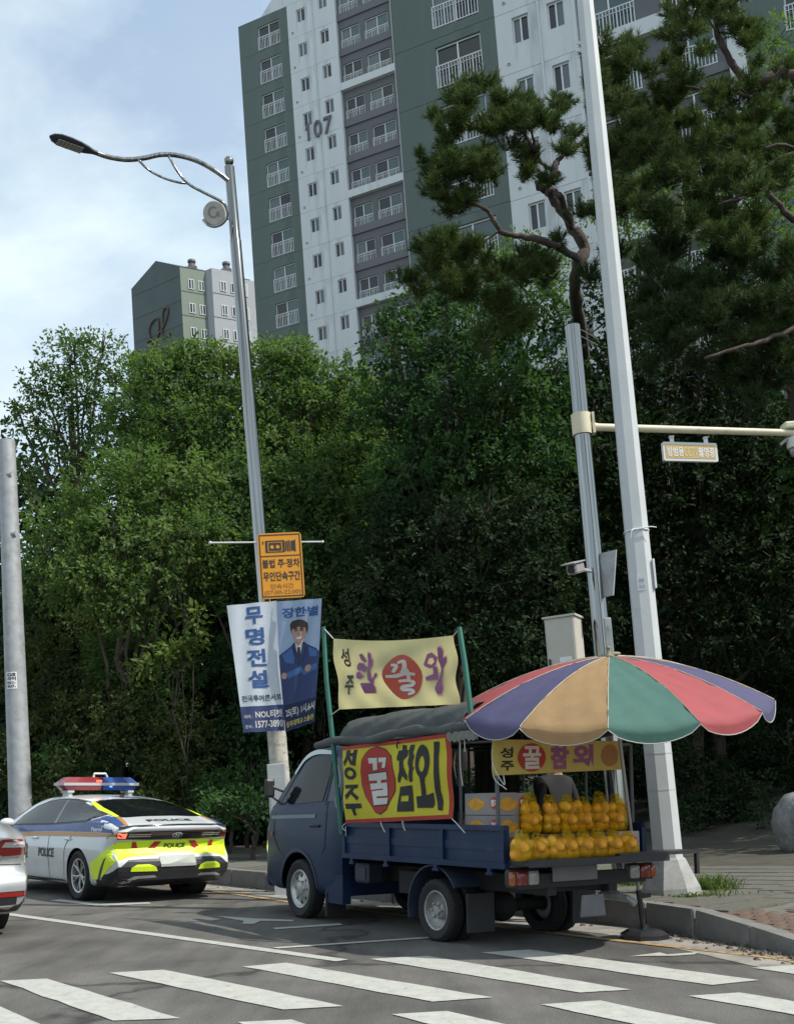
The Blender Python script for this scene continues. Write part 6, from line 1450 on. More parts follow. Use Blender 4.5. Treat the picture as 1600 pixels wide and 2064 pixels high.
def bag(label, x, y, z, w, h, sd, rows, group):
    R2 = np.random.default_rng(sd); t = tag(empty('bag_of_melons', MT @ TR(x, y, z) @ RZ(R2.normal() * .12)), label, 'melon bag', group)
    for r_ in range(rows):
        cnt_ = 2
        for c in range(cnt_):
            px_ = R2.normal() * .008; py = (c - .5) * w * .50 + R2.normal() * .006; pz_ = .05 + r_ * .082 + R2.normal() * .006
            o = link('melon', mel_me[int(R2.random() < .4)], t, (px_, py, pz_)); o.rotation_euler = (R2.normal() * .5, 1.2 + R2.normal() * .5, R2.random() * 3)
    o = link('melon', mel_me[0], t, (.05, 0, .05)); o.rotation_euler = (.3, 1.2, R2.random())
    if rows > 1: o = link('melon', mel_me[1], t, (-.045, .01, .12)); o.rotation_euler = (.3, .9, R2.random())
    link('film', bag_mesh(w, w * .85, h, sd), t); return t
low = ['leftmost melon bag of the front row, its handle tipped over', 'second melon bag from the left in the front row', 'third melon bag from the left in the front row', 'fourth melon bag in the front row, left of centre', 'fifth melon bag in the front row, right of centre', 'sixth melon bag from the left in the front row', 'seventh melon bag in the front row beside the last', 'last melon bag at the right of the front row beside the parasol pole']
for k, l in enumerate(low): bag(l, -1.27 + RNG.normal() * .012, .79 - k * .176 + RNG.normal() * .01, .785, .180, .225 + RNG.normal() * .014, 100 + k, 2, 'melon bags in the front row')
upl = ['leftmost tall melon bag of the upper row', 'second tall melon bag from the left in the upper row', 'third tall melon bag in the upper row', 'fourth tall melon bag in the upper row', 'fifth tall melon bag in the upper row', 'last tall melon bag of the upper row behind the parasol pole']
for k, l in enumerate(upl): bag(l, -1.02 + RNG.normal() * .012, .46 - k * .205 + RNG.normal() * .008, 1.0, .195, .325 + RNG.normal() * .012, 200 + k, 3, 'melon bags in the upper row')

# stall keeper standing beyond the bed, mostly hidden
def person():
    root = tag(empty('person', MT @ TR(.55, -1.2, .06) @ RZ(math.pi)), 'person in black clothes standing behind the truck bed, face hidden by the rear banner', 'person')
    J = {'pel': (0, 0, .95), 'wst': (0, 0, 1.1), 'chs': (0, .0, 1.32), 'nck': (.0, 0, 1.50), 'hd0': (.02, 0, 1.60), 'hd1': (.02, 0, 1.72),
         'sL': (0, .19, 1.42), 'eL': (.06, .26, 1.15), 'wL': (.26, .18, 1.06), 'sR': (0, -.19, 1.42), 'eR': (.04, -.27, 1.15), 'wR': (.26, -.16, 1.08),
         'hL': (0, .10, .9), 'kL': (.03, .11, .5), 'aL': (0, .11, .08), 'tL': (.14, .12, .03), 'hR': (0, -.10, .9), 'kR': (.03, -.11, .5), 'aR': (0, -.11, .08), 'tR': (.14, -.12, .03)}
    R_ = dict(pel=.15, wst=.14, chs=.165, nck=.06, hd0=.09, hd1=.10, sL=.075, eL=.05, wL=.035, sR=.075, eR=.05, wR=.035, hL=.1, kL=.065, aL=.045, tL=.04, hR=.1, kR=.065, aR=.045, tR=.04)
    E_ = ['pel wst', 'wst chs', 'chs nck', 'nck hd0', 'hd0 hd1', 'chs sL', 'sL eL', 'eL wL', 'chs sR', 'sR eR', 'eR wR', 'pel hL', 'hL kL', 'kL aL', 'aL tL', 'pel hR', 'hR kR', 'kR aR', 'aR tR']
    names = list(J); V = [J[k] for k in names]; E = [tuple(names.index(q) for q in e.split()) for e in E_]; RR = [R_[k] for k in names]
    for s in (1, -1):                                   # hands: palm, four fingers and a thumb
        w = Vector(J['wL' if s > 0 else 'wR']); wi = names.index('wL' if s > 0 else 'wR')
        V.append(tuple(w + Vector((.07, 0, -.01)))); RR.append(.03); E.append((wi, len(V) - 1)); pi_ = len(V) - 1
        for f_ in range(4):
            y = (f_ - 1.5) * .021; L = (.075, .085, .08, .062)[f_]
            V.append(tuple(w + Vector((.10, y, -.012)))); RR.append(.0095); E.append((pi_, len(V) - 1)); V.append(tuple(w + Vector((.10 + L * .6, y * 1.05, -.03)))); RR.append(.0085); E.append((len(V) - 2, len(V) - 1)); V.append(tuple(w + Vector((.10 + L * .85, y * 1.05, -.06)))); RR.append(.0075); E.append((len(V) - 2, len(V) - 1))
        V.append(tuple(w + Vector((.06, -s * .045, -.015)))); RR.append(.011); E.append((pi_, len(V) - 1)); V.append(tuple(w + Vector((.10, -s * .06, -.03)))); RR.append(.009); E.append((len(V) - 2, len(V) - 1))
    me = bpy.data.meshes.new('body'); me.from_pydata(V, E, []); o = link('body', me)
    sm_ = o.modifiers.new('s', 'SKIN'); sv = me.skin_vertices[0].data
    for i, r in enumerate(RR): sv[i].radius = (r, r)
    sv[0].use_root = True
    ss = o.modifiers.new('d', 'SUBSURF'); ss.levels = 2
    dg = bpy.context.evaluated_depsgraph_get(); dg.update(); res = bpy.data.meshes.new_from_object(o.evaluated_get(dg)); bpy.data.objects.remove(o)
    skin_m = mat('skin', (.42, .24, .16), .55); cl_ = mat('black_clothes', (.008, .008, .010), .85, var=.2); res.materials.clear(); res.materials.append(cl_); res.materials.append(skin_m)
    for p in res.polygons:
        c = p.center; p.material_index = 1 if (c.z > 1.50 or (c.x > .22 and c.z > 1.0)) else 0
    res.shade_smooth(); link('body', res, root)
    mb = MB(); mb.sphere((.01, 0, 1.70), (.118, .105, .10), 14, 8); mb.build('hair', mat('black_hair', (.012, .011, .011), .5), root, smooth=180)
    for s in (1, -1):
        mb = MB(); mb.sphere((.105, s * .034, 1.675), (.012, .016, .010), 8, 6); mb.build('eye', ink_w, root, smooth=180); mb = MB(); mb.sphere((.02, s * .10, 1.65), (.022, .012, .032), 8, 6); mb.build('ear', skin_m, root, smooth=180)
    mb = MB(); mb.sphere((.115, 0, 1.645), (.022, .016, .028), 8, 6); mb.build('nose', skin_m, root, smooth=180); mb = MB(); mb.sphere((.10, 0, 1.600), (.012, .026, .007), 8, 6); mb.build('mouth', mat('lips', (.32, .10, .09), .5), root, smooth=180)
person()
# ------------------------------------------------------------------ poles, signs, street banners, cameras
steel = mat('polished_stainless', (.27, .27, .26), .14, metal=1, var=.55, vscale=22, stretch=(1, 1, .012))  # streaks in the colour imitate dark and bright reflections
steel_d = mat('dull_stainless', (.42, .42, .41), .32, metal=.85, var=.15, vscale=6)
galv = mat('galvanised_grey', (.33, .34, .35), .6, metal=.25, var=.16, vscale=6, dirt=((.22, .22, .21), 4, .5, .6))
white_pole = mat('white_painted_post', (.47, .49, .49), .5, var=.05, vscale=3, dirt=((.36, .34, .30), 5, .60, .6))
cream = mat('cream_paint', (.58, .53, .38), .5, var=.1, vscale=5, dirt=((.22, .13, .06), 7, .60, .7))
beige = mat('beige_cabinet', (.44, .42, .36), .55, var=.06)
def lean_pole(px_b, Y, y_top, r0, r1, n, m, zb=None, sharp=60, sub=8, name='pole', x_top=None):
    """upright tapered pole standing below a picture point"""
    p = at(*px_b, Y); g = Vector((p.x, p.y, gz(p.x, p.y) + .02))
    return g
# lamp post
lp = at(553, 1300, 16.0); zg = gz(lp.x, lp.y) + .03; lamp_o = Vector((lp.x, lp.y, zg))
top = at(478, 335, 16.0); H = top.z - zg
lampp = tag(empty('street_lamp', TR(*lamp_o)), 'tall stainless street lamp with a swooping arm over the road', 'street lamp')
mb = MB(); mb.lathe([(.125, 0), (.125, 2.6), (.112, 2.62), (.105, 4.0), (.088, H - 1.2), (.082, H - 1.18), (.078, H), (.05, H + .03)], 18); mb.build('pole', steel, lampp, smooth=40, mat=RY(-.021))
mb = MB(); mb.sphere((0, 0, H + .10), .075, 16, 10); mb.lathe([(.035, H), (.045, H + .03), (.03, H + .05)], 12); mb.build('ball_finial', steel, lampp, smooth=180, mat=RY(-.021))
mb = MB(); mb.lathe([(.135, .9), (.14, .95), (.138, 2.5), (.135, 2.55)], 18); 
for k in range(160):
    a_ = RNG.random() * 6.28; z = .95 + RNG.random() * 1.5; mb.sphere((.139 * math.cos(a_), .139 * math.sin(a_), z), .008, 5, 4)
mb.build('rough_sleeve', mat('anti_poster_sleeve', (.40, .38, .33), .8, var=.3, vscale=12), lampp, smooth=40, mat=RY(-.021))
L = lambda x, y, Y=16.0: at(x, y, Y) - lamp_o
ad = (at(190, 305, 15.2) - lamp_o); 
def arm(pts, Ys): return [at(x, y, Y) - lamp_o for (x, y), Y in zip(pts, Ys)]
mb = MB(); mb.tube(crom(arm([(472, 374), (440, 348), (400, 325), (360, 313), (325, 311), (290, 318), (255, 321), (220, 316), (190, 306)], np.linspace(16, 15.0, 9)), 5), .035, 10); mb.build('arm', steel, lampp, smooth=180)
mb = MB(); mb.tube(crom(arm([(340, 314), (358, 345), (380, 370), (410, 387), (445, 405), (456, 418), (458, 435), (448, 450), (432, 456), (418, 452), (410, 443)], np.linspace(15.5, 16, 11)), 5), .022, 8); mb.tube(crom(arm([(278, 321), (300, 342), (330, 358), (360, 367), (380, 369)], np.linspace(15.3, 15.7, 5)), 5), .018, 8)
for y_ in (416, 441): mb.tube(arm([(457, y_), (478, y_)], (16, 16)), .014, 6)
mb.build('arm_brace', steel, lampp, smooth=180)
dc = L(432, 429, 15.95); cn = (np.array(at(432, 429, 15.95))); dirn_ = Vector((-.15, -1, -.28)).normalized(); Qd = dirn_.to_track_quat('Z', 'Y').to_matrix().to_4x4()
mb = MB(); mb.lathe([(0, -.015), (.175, -.015), (.18, 0), (.175, .015), (.165, .018), (0, .018)], 32, M=TR(*dc) @ Qd); dm = mb.build('emblem_disc', mat('stone_disc', (.42, .40, .36), .6, var=.15, vscale=14), lampp)
sf = plane_surf(dc + dirn_ * .018, (Qd @ Vector((1, 0, 0, 0))).to_3d(), (Qd @ Vector((0, 1, 0, 0))).to_3d())
qx = (Qd @ Vector((1, 0, 0, 0))).to_3d(); sgnx = 1 if qx.x > 0 else -1; qy = (Qd @ Vector((0, 1, 0, 0))).to_3d(); 
def dsurf(a, b, off): 
    right = Vector((0, 0, 1)).cross(-dirn_).normalized() * -1; right = right if right.x > 0 else -right; up_ = dirn_.cross(right); up_ = up_ if up_.z > 0 else -up_
    return dc + right * a + up_ * b + dirn_ * (.018 + off)
lay('emblem', [stroke([(.05, .06), (-.02, .085), (-.075, .04), (-.07, -.03), (-.01, -.065), (.03, -.05)], .035), poly2d([(.02, -.02), (.07, .03), (.09, -.07), (.03, -.06)])], dsurf, mat('emblem_grey', (.22, .21, .20), .6), lampp, .002)
hA, hB = L(196, 309, 15.0), L(100, 274, 14.6); hd = (hB - hA).normalized(); hs = hd.cross(Vector((0, 0, 1))).normalized(); hu = hs.cross(hd); LL = (hB - hA).length
head = MB(); V = []; F = []; prof = [(0, .035, .04), (.10, .045, .045), (.22, .085, .055), (.38, .12, .06), (.6, .14, .058), (.8, .135, .052), (.93, .09, .04), (1, .02, .015)]
for t, w_, h_ in prof:
    c = hA + hd * (LL * t)
    for k in range(16):
        a_ = 2 * math.pi * k / 16; zz = math.sin(a_); V.append(c + hs * (w_ * math.cos(a_)) + hu * (h_ * (zz if zz > 0 else zz * .55)))
F = [(i * 16 + k, i * 16 + (k + 1) % 16, (i + 1) * 16 + (k + 1) % 16, (i + 1) * 16 + k) for i in range(7) for k in range(16)] + [tuple(range(15, -1, -1)), tuple(7 * 16 + k for k in range(16))]
head.add(V, F); head.build('lamp_head', mat('charcoal_lamp_housing', (.035, .037, .045), .5, var=.1), lampp, smooth=50)
for k in range(7):
    t = .36 + k * .075; c = hA + hd * (LL * t) - hu * .036; mb = MB(); mb.add([c + hs * (sx * .075) + hd * (sy * .022 * 1.0) - hu * dz for dz in (0, .012) for sx, sy in ((-1, -1), (1, -1), (1, 1), (-1, 1))], [(0, 1, 2, 3), (7, 6, 5, 4), (0, 4, 5, 1), (1, 5, 6, 2), (2, 6, 7, 3), (3, 7, 4, 0)]); mb.build('led_module', mat('led_grey', (.30, .29, .27), .4), lampp)
# the rod and the yellow camera sign
sgY = 15.7
def flat_frame(pxTL, pxTR, pxBL, pxBR, Y, N=None):   # a flat upright board facing the viewer side of the road
    TL, TRr, BL, BR = [at(*p, Y) for p in (pxTL, pxTR, pxBL, pxBR)]
    return TL, TRr, BL, BR
mb = MB(); mb.tube([at(424, 1094, 15.8) - lamp_o, at(650, 1092, 16.1) - lamp_o], .013, 6); mb.sphere(at(424, 1094, 15.8) - lamp_o, .025, 8, 6); mb.sphere(at(650, 1092, 16.1) - lamp_o, .022, 8, 6)
o = mb.build('banner_rod', mat('white_rod', (.6, .6, .58), .5), lampp)
def board(name, label, cat, TL, w, h, ux, th, m, group=None):
    """board with upper left corner TL, width along ux, hanging down"""
    ux = Vector(ux).normalized(); uz = Vector((0, 0, -1)); n = ux.cross(-uz).normalized(); n = n if n.y < 0 else -n
    root = tag(empty(name, TR(*TL)), label, cat, group)
    def S(s, t, off): return ux * (w * s) + uz * (h * t) + n * off
    r = .05 * min(w, h); P = []
    for cx_, cy_, a0 in ((w - r * 1.6, r * 1.6, -90), (w - r * 1.6, h - r * 1.6, 0), (r * 1.6, h - r * 1.6, 90), (r * 1.6, r * 1.6, 180)):
        for k in range(4): a_ = math.radians(a0 + k * 30); P.append((cx_ + r * 1.6 * math.cos(a_), cy_ + r * 1.6 * math.sin(a_)))
    mb = MB(); k = len(P); mb.add([ux * p[0] + uz * p[1] for p in P] + [ux * p[0] + uz * p[1] - n * th for p in P], [tuple(range(k)), tuple(range(2 * k - 1, k - 1, -1))] + [(i, (i + 1) % k, (i + 1) % k + k, i + k) for i in range(k)]); mb.build('board', m, root)
    return root, S
sTL, sTR, sBL = at(518, 1076, sgY), at(606, 1072, sgY), at(527, 1208, sgY)
sgn_y = mat('orange_yellow_sign', (.66, .27, .008), .45, var=.05, vscale=4); sgn_k = mat('sign_black', (.03, .022, .018), .5); sgn_br = mat('sign_brown_worn', (.28, .11, .02), .6)
w_, h_ = (sTR - sTL).length, (sBL - sTL).length
sg_, Sg = board('camera_sign', 'orange-yellow parking camera sign on the lamp post', 'sign', sTL, w_, h_, Vector((1, .10, 0)), .02, sgn_y)
lay('border', [poly2d(rect(.03, .022, .97, .978), [rect(.055, .040, .945, .960)]), poly2d(rect(.055, .345, .945, .360))], Sg, sgn_k, sg_, .003)
lay('camera_symbol', [poly2d(rect(.17, .115, .61, .300), [rect(.225, .135, .56, .285)]), poly2d(rect(.25, .15, .535, .272), [ell(.325, .21, .045, .031), ell(.455, .21, .045, .031)]), poly2d(rect(.625, .13, .65, .285)), poly2d(rect(.665, .125, .69, .29)), poly2d(rect(.705, .12, .73, .295)), poly2d([(.75, .13), (.80, .13), (.86, .11), (.86, .30), (.80, .28), (.75, .28)]), poly2d(rect(.11, .12, .135, .17))], Sg, sgn_k, sg_, .003)
lay('lettering', [st_text('불법 주·정차', .075, .40, .93, .535, .025), st_text('무인단속구간', .085, .59, .925, .735, .025)], Sg, sgn_k, sg_, .003)
lay('lettering', [st_text('단속시간', .24, .775, .76, .855, .012), st_text('(07:00-22:00)', .09, .875, .92, .955, .012)], Sg, sgn_br, sg_, .003)
# twin street banners on the lamp post
bw_c = cloth('white_poster_cloth', (.55, .60, .66), .3, var=.05); nv_c = cloth('navy_poster_print', (.035, .055, .15), .2); bl_t = cloth('blue_poster_print', (.03, .09, .26), .2); pb_c = cloth('pale_blue_poster_cloth', (.34, .43, .60), .3, var=.06); dk_c = cloth('dark_blue_poster_print', (.012, .022, .07), .2)
wav_b = lambda s, t: .03 * math.sin(s * 4 + t * 3) * math.sin(t * 3) + .012 * math.sin(s * 13 + t * 5)
def px_banner(name, label, c, Ys, group):
    P = [at(*p, Y) for p, Y in zip(c, Ys)]; N = (P[1] - P[0]).cross(P[2] - P[0]).normalized(); N = N if N.y < 0 else -N
    root = tag(empty(name, TR(*P[0])), label, 'street banner', group)
    return root, quad_surf(P[0] - P[0], P[1] - P[0], P[2] - P[0], P[3] - P[0], N, wav_b)
b1, S1 = px_banner('street_banner', 'white half of the concert banner pair with blue vertical lettering', ((457, 1221), (557, 1211), (491, 1477), (574, 1473)), (15.5, 15.62, 15.5, 15.62), 'concert banners on the lamp post')
cloth_sheet('cloth', S1, bw_c, b1, 24, 40)
lay('lettering', [st_text(ch, .34 - .03 * i, .03 + .165 * i, .70 - .0 * i, .03 + .165 * i + .135, .03) for i, ch in enumerate('무명전설')], S1, bl_t, b1, 0.0070, .04)
lay('lettering', [st_text('전국투어콘서트', .06, .715, .98, .765, .02)], S1, dk_c, b1, 0.0070, .04)
lay('navy_panel', [poly2d(rect(0, .80, 1, 1))], S1, nv_c, b1, 0.0070, .04)
lay('lettering', [st_text('예매 :', .06, .865, .26, .895, .01), st_text('NOL티켓', .33, .835, .97, .895, .03), st_text('문의 :', .06, .945, .25, .972, .01), st_text('1577-3890', .31, .915, .97, .970, .03)], S1, wht_c, b1, 0.0100, .04)
b2, S2 = px_banner('street_banner', 'blue half of the concert banner pair with a smiling man in a suit', ((557, 1213), (649, 1206), (575, 1476), (633, 1455)), (15.6, 15.4, 15.6, 15.4), 'concert banners on the lamp post')
cloth_sheet('cloth', S2, pb_c, b2, 24, 40)
lay('suit', [poly2d([(0, .42), (.10, .40), (.30, .36), (.40, .33), (.60, .33), (.70, .36), (.92, .40), (1, .43), (1, .84), (0, .84)])], S2, nv_c, b2, 0.0070, .04)
lay('suit_highlight', [poly2d([(.08, .42), (.30, .375), (.42, .44), (.36, .50), (.15, .48)]), poly2d([(.72, .38), (.95, .42), (.95, .47), (.75, .46)]), poly2d([(.15, .56), (.55, .53), (.60, .57), (.2, .61)]), poly2d([(.55, .56), (.95, .52), (.97, .57), (.6, .60)])], S2, cloth('mid_blue_print', (.06, .14, .36), .2), b2, 0.0090, .04)
lay('shirt', [poly2d([(.40, .33), (.60, .33), (.56, .42), (.50, .45), (.44, .40)])], S2, wht_c, b2, 0.0110, .04); lay('tie', [poly2d([(.47, .375), (.53, .375), (.55, .47), (.50, .51), (.46, .46)])], S2, dk_c, b2, 0.0140, .04)
sk_c = cloth('printed_skin', (.46, .29, .22), .25); hr_c = cloth('printed_hair', (.045, .026, .024), .2)
lay('hair', [poly2d([(.30, .225), (.29, .19), (.34, .165), (.48, .155), (.62, .165), (.70, .19), (.71, .225), (.69, .27), (.66, .25), (.33, .265)])], S2, hr_c, b2, 0.0110, .04)
lay('face', [poly2d([(.34, .225), (.45, .20), (.64, .21), (.665, .25), (.64, .295), (.57, .325), (.56, .345), (.50, .36), (.44, .345), (.43, .325), (.37, .295), (.335, .26)])], S2, sk_c, b2, 0.0140, .04)
lay('face_detail', [stroke([(.40, .247), (.45, .243), (.48, .248)], .008), stroke([(.54, .248), (.58, .243), (.62, .247)], .008), stroke([(.39, .232), (.48, .230)], .008), stroke([(.54, .230), (.63, .234)], .008), stroke([(.49, .262), (.50, .277), (.53, .277)], .007)], S2, hr_c, b2, 0.0170, .04)
lay('face_shadow', [poly2d([(.60, .215), (.655, .235), (.66, .255), (.635, .292), (.57, .322), (.60, .29), (.615, .25)]), poly2d([(.43, .325), (.50, .338), (.57, .325), (.56, .343), (.50, .355), (.44, .343)]), poly2d([(.495, .245), (.525, .275), (.50, .28)])], S2, cloth('printed_skin_shade', (.33, .19, .14), .25), b2, .021, .05)
lay('lapel', [poly2d([(.36, .345), (.41, .335), (.50, .50), (.46, .52), (.40, .44), (.37, .43)]), poly2d([(.64, .345), (.59, .335), (.52, .50), (.54, .52), (.60, .44), (.63, .43)])], S2, cloth('lapel_print', (.015, .03, .10), .2), b2, .017, .05)
lay('fringe', [poly2d([(.33, .235), (.36, .19), (.50, .18), (.66, .20), (.69, .245), (.64, .222), (.58, .226), (.50, .210), (.43, .228), (.38, .222)])], S2, hr_c, b2, .022, .05)
lay('smile', [poly2d([(.43, .293), (.50, .300), (.59, .291), (.55, .312), (.48, .313)])], S2, wht_c, b2, 0.0170, .04)
lay('hand', [poly2d(ell(.72, .55, .09, .028)), poly2d(ell(.10, .58, .07, .025))], S2, sk_c, b2, 0.0120, .04)
lay('lettering', [st_text('장한별', .12, .055, .93, .135, .03)], S2, bl_t, b2, 0.0070, .04)
lay('lower_panel', [poly2d(rect(0, .80, 1, 1))], S2, dk_c, b2, 0.0075, .04)
lay('lettering', [st_text('25(토) 1시,6시', .06, .83, .98, .905, .025)], S2, wht_c, b2, 0.0100, .04); lay('lettering', [st_text('동의대학교 스승관', .06, .93, .97, .975, .02)], S2, cloth('yellow_print', (.6, .5, .12), .2), b2, 0.0100, .04)
mb = MB(); c0 = at(565, 1470, 15.95); 
# white octagonal post with a stepped foot
pp = road(1356, 1806, .2); Yp_ = 12.05; pw = at(1352, 1790, Yp_); zb = gz(pw.x, pw.y) + .03
wp = tag(empty('white_post', TR(pw.x, pw.y, zb)), 'tall white octagonal steel post rising beside the parasol', 'post')
ztop = at(1158, -80, Yp_).z - zb
mb = MB(); mb.tube([(0, 0, .25), (0, 0, 2), (0, 0, ztop)], [.165, .150, .095], 8, rot0=.30); mb.build('shaft', white_pole, wp)
mb = MB(); mb.tube([(0, 0, -.05), (0, 0, .10), (0, 0, .40), (0, 0, .42)], [.345, .32, .19, .17], 8, rot0=.30); mb.build('foot', mat('grey_post_foot', (.30, .30, .29), .7, var=.2, vscale=6, dirt=((.18, .18, .17), 5, .5, .6)), wp)
for z in (1.15, 1.55, 1.95): mb = MB(); mb.tube([(0, 0, z), (0, 0, z + .012)], .150 - .006 * z + .016, 8, rot0=.30); mb.build('tape_band', mat('grey_tape', (.40, .40, .38), .6), wp)
zt = at(1282, 1072, Yp_).z - zb; mb = MB(); mb.tube([(.139 * math.cos(a_), .139 * math.sin(a_), zt) for a_ in np.linspace(0, 6.28, 17)], .008, 5); mb.tube(crom([(-.05, -.14, zt), (-.09, -.17, zt - .02), (-.11, -.17, zt - .11)], 3), .006, 4); mb.tube(crom([(.0, -.15, zt), (.12, -.16, zt + .01), (.19, -.15, zt)], 3), .006, 4); mb.build('cable_tie', ink_w, wp)
ztg = at(1300, 1130, Yp_).z - zb; mb = MB(); mb.box((.135, -.07, ztg - .17), (.02, .07, .33)); tgo = mb.build('tag_plate', ink_w, wp)
ts = plane_surf((.135, -.106, ztg - .17), (1, 0, 0), (0, 0, 1)); 
stz = at(1285, 1180, Yp_).z - zb
fr = plane_surf((-.05, -.150, stz), (1, .0, 0), (0, 0, 1))
mb = MB(); mb.box((-.03, -.128, stz), (.10, .012, .17)); mb.build('sticker', mat('faded_sticker', (.40, .44, .48), .6), wp)
lay('lettering', [textbox('전화', -.06 + .0, .0, .0, .05, .02), textbox('051-120', -.06, -.06, .0, -.02, .02)], plane_surf((-.0, -.1345, stz), (1, 0, 0), (0, 0, 1)), mat('sticker_ink', (.2, .22, .25), .6), wp, .002)
# stainless CCTV pole
Yc = 13.4; cp = at(1215, 1320, Yc); zc = gz(cp.x, cp.y) + .03; cO = Vector((cp.x, cp.y, zc)); zt = at(1145, 658, Yc).z - zc
cc = tag(empty('camera_pole', TR(*cO)), 'polished stainless camera pole with a long cream arm reaching right', 'camera pole')
mb = MB(); mb.lathe([(.135, 0), (.135, 1.9), (.13, 2.0), (.118, 2.05), (.112, 4.2), (.098, zt), (0, zt)], 20); mb.build('pole', steel, cc, smooth=40)
CL = lambda x, y, Y=Yc: at(x, y, Y) - cO
zc1, zc2 = CL(1160, 836).z, CL(1162, 878).z; mb = MB(); mb.lathe([(.112, zc2), (.125, zc2), (.125, zc1), (.112, zc1)], 20); mb.box((.14, -.02, (zc1 + zc2) / 2), (.03, .12, zc1 - zc2)); mb.build('clamp', cream, cc, smooth=40)
mb = MB(); mb.tube([CL(1174, 857) + Vector((.02, 0, 0)), CL(1200, 861), CL(1205, 861), CL(1580, 872, 13.9), CL(1700, 876, 14.0)], [.085, .055, .05, .046, .044], 10); mb.build('arm', cream, cc, smooth=40)
for y_ in (663, 676): mb = MB(); mb.tube(crom([CL(1150, y_ - 6), CL(1172, y_ + 2), CL(1205, y_ + 20)], 4), .006, 5); mb.build('wire', mat('grey_wire', (.2, .2, .2), .6), cc)
# yellow sign hanging from the arm
sTL, sTR, sBL = at(1335, 890, 13.6), at(1444, 893, 13.75), at(1338, 928, 13.6)
cs_, Sc = board('cctv_sign', 'small white-framed yellow sign hanging from the cream camera arm', 'sign', sTL, (sTR - sTL).length, (sBL - sTL).length, sTR - sTL, .05, mat('white_sign_frame', (.62, .62, .60), .5))
lay('sign_face', [poly2d(rect(.04, .14, .96, .86))], Sc, mat('amber_sign_face', (.52, .36, .12), .5, var=.06), cs_, .004)
lay('lettering', [st_text('방범용', .07, .26, .37, .76, .02), st_text('촬영중', .64, .26, .94, .76, .02)], Sc, ink_w, cs_, .007); lay('lettering', [st_text('CCTV', .375, .26, .63, .76, .01)], Sc, mat('pale_orange_ink', (.62, .50, .30), .5), cs_, .007)
mb = MB()
for s_ in (.19, .82): p = Sc(s_, 0, -.025); mb.box((p.x, p.y, p.z + .035), (.05, .02, .08)); mb.box((p.x, p.y, p.z + .075), (.06, .05, .02))
mb.build('hanger', ink_w, cs_)
# dome camera at the end of the arm
dcp = at(1604, 900, 13.95); dcam = tag(empty('dome_camera', TR(*dcp)), 'white dome camera at the end of the arm, cut by the right edge', 'camera')
mb = MB(); mb.box((0, 0, .27), (.30, .22, .09), bev=.02); mb.build('mount_box', cream, dcam)
mb = MB(); mb.lathe([(0, .22), (.05, .22), (.05, .14), (.10, .12), (.115, .02), (.105, -.02), (0, -.02)], 18); mb.build('housing', mat('off_white_plastic', (.55, .55, .52), .45), dcam, smooth=50)
mb = MB(); mb.sphere((0, 0, -.06), .09, 16, 10); mb.build('dome', mat('smoked_dome', (.20, .20, .20), .1, coat=.6), dcam, smooth=180)
mb = MB(); mb.tube([(-.05, 0, .15), (-.20, 0, .04)], .02, 6); mb.build('bracket', galv, dcam)
# bullet camera, plate and control box on the pole
bc = at(1160, 1146, 13.0); bcam = tag(empty('bullet_camera', TR(*bc)), 'grey bullet camera on the left of the stainless pole', 'camera')
hd_ = (CL(1130, 1150, 12.6) - CL(1172, 1138, 13.2)).normalized(); Qb = hd_.to_track_quat('Y', 'Z').to_matrix().to_4x4()
mb = MB(); mb.box((0, 0, 0), (.13, .30, .12), M=Qb, bev=.02); mb.build('housing', mat('camera_grey', (.26, .26, .26), .5), bcam)
mb = MB(); mb.box((0, .05, .075), (.17, .40, .015), M=Qb); mb.build('sun_shield', galv, bcam); mb = MB(); mb.lathe([(0, 0), (.05, 0), (.045, .02), (0, .02)], 14, M=Qb @ TR(0, .15, 0) @ RX(-math.pi / 2)); mb.build('lens', gloss_k, bcam)
mb = MB(); mb.tube([(.05, .05, 0), (.22, .22, 0)], .025, 6); mb.build('bracket', galv, bcam)
pl_ = at(1222, 1158, 13.35); plq = tag(empty('antenna_panel', TR(*pl_)), 'tilted grey plate bolted to the right of the stainless pole', 'panel')
mb = MB(); V = [(at(x, y, Y) - pl_) for x, y, Y in ((1203, 1117, 13.35), (1241, 1108, 13.1), (1235, 1200, 13.1), (1212, 1205, 13.35))]; nn_ = (V[1] - V[0]).cross(V[3] - V[0]).normalized() * .02
mb.add(V + [v + nn_ for v in V], [(0, 1, 2, 3), (7, 6, 5, 4), (0, 4, 5, 1), (1, 5, 6, 2), (2, 6, 7, 3), (3, 7, 4, 0)]); mb.build('plate', galv, plq); mb = MB(); mb.tube([at(1190, 1130, 13.4) - pl_, at(1212, 1135, 13.35) - pl_], .02, 6); mb.tube([at(1195, 1185, 13.4) - pl_, at(1216, 1190, 13.35) - pl_], .02, 6); mb.build('bracket', galv, plq)
bx = at(1130, 1248, 13.2); cb_ = tag(empty('control_box', TR(*bx)), 'beige steel control box strapped to the stainless pole above the parasol', 'control box')
w_ = (at(1162, 1248, 13.2) - at(1100, 1248, 13.2)).length; hh_ = .98; d_ = .34
mb = MB(); mb.box((.02, .02, -hh_ / 2), (w_, d_, hh_), M=RZ(-.45), bev=.012); mb.build('cabinet', beige, cb_)
mb = MB(); mb.box((.02, .02, .012), (w_ + .04, d_ + .04, .025), M=RZ(-.45)); mb.build('rain_cap', beige, cb_)
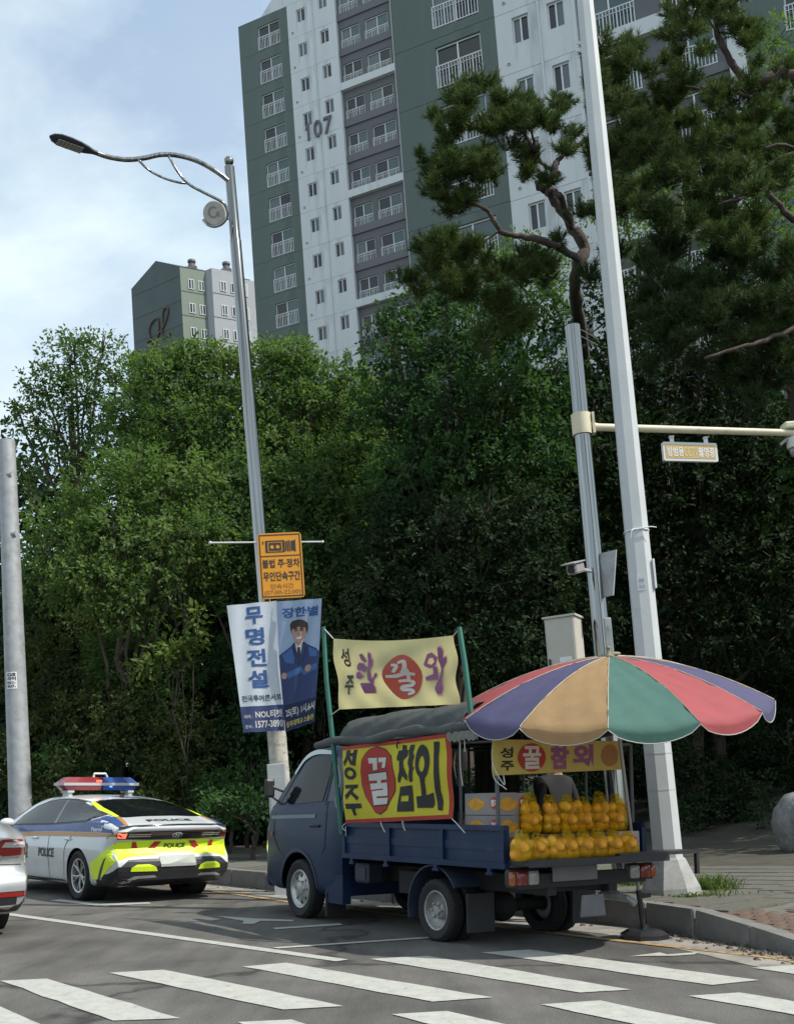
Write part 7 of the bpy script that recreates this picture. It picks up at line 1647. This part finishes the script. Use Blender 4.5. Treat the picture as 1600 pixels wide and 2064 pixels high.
mb = MB(); mb.box((.02, .02 - d_ / 2 - .006, -hh_ / 2), (w_ * .88, .012, hh_ * .9), M=RZ(-.45)); dr_ = mb.build('door', beige, cb_); mb = MB(); mb.box((-.13, -d_ / 2, -hh_ * .55), (.025, .03, .08), M=RZ(-.45)); mb.build('handle', plas, dr_); mb = MB(); mb.box((.07, .02 - d_ / 2 - .016, -.52), (.15, .006, .06), M=RZ(-.45)); mb.build('label_plate', ink_w, dr_)
sbx = at(1222, 1252, 13.35); sb_ = tag(empty('junction_box', TR(*sbx)), 'slim shiny box on the right of the stainless pole above the parasol', 'control box')
mb = MB(); mb.box((0, 0, -.22), (.09, .16, .50), bev=.01); mb.build('cover', steel_d, sb_); mb = MB(); mb.box((0, -.085, -.10), (.03, .02, .06)); mb.build('latch', chrome, sb_)
# left galvanised pole with two stubs and a stuck flyer
lg = at(42, 1640, 20.5); zl = gz(lg.x, lg.y); lpole = tag(empty('galvanised_pole', TR(lg.x, lg.y, zl)), 'thick galvanised grey pole at the left edge behind the police car', 'pole')
zt = at(0, 905, 20.5).z - zl; mb = MB(); mb.lathe([(.22, 0), (.215, 1.2), (.205, 2.2), (.16, zt + .15), (0, zt + .18)], 20); mb.build('shaft', galv, lpole, smooth=40)
for y_, x_ in ((957, 14), (1077, 22)): p = at(x_, y_, 20.4) - Vector((lg.x, lg.y, zl)); mb = MB(); mb.tube([p + Vector((-.10, 0, 0)), p + Vector((.10, -.02, 0))], .055, 10); mb.build('pipe_stub', galv, lpole, smooth=40)
fz = at(18, 1372, 20.3).z - zl; fs = lambda a, b, off: Vector(((.197 + off) * math.sin(a / .197 - .0), -(.197 + off) * math.cos(a / .197), fz + b))
lay('flyer', [poly2d(rect(-.12, -.16, .09, .16))], fs, ink_w, lpole, .003, .04); lay('lettering', [textbox('GS', -.10, .08, .07, .14, .04), textbox('자이', -.10, .0, .07, .07, .04), textbox('051-', -.10, -.07, .07, -.015, .03), textbox('907-', -.10, -.14, .07, -.085, .03)], fs, ink, lpole, .006, .05)
# small grey box on the path behind the cab
jb = at(560, 1590, 15.6); zj = gz(jb.x, jb.y) + .02; jbo = tag(empty('utility_box', TR(jb.x, jb.y, zj)), 'small pale grey utility box by the lamp post behind the cab', 'utility box')
hj = at(560, 1540, 15.6).z - zj; mb = MB(); mb.box((0, 0, hj / 2), (.26, .16, hj), bev=.01); mb.build('cabinet', mat('pale_grey_box', (.36, .37, .37), .6, var=.08), jbo); mb = MB(); mb.box((0, -.085, hj * .6), (.20, .012, hj * .6)); mb.build('door', mat('pale_grey_box', (.36, .37, .37)), jbo)
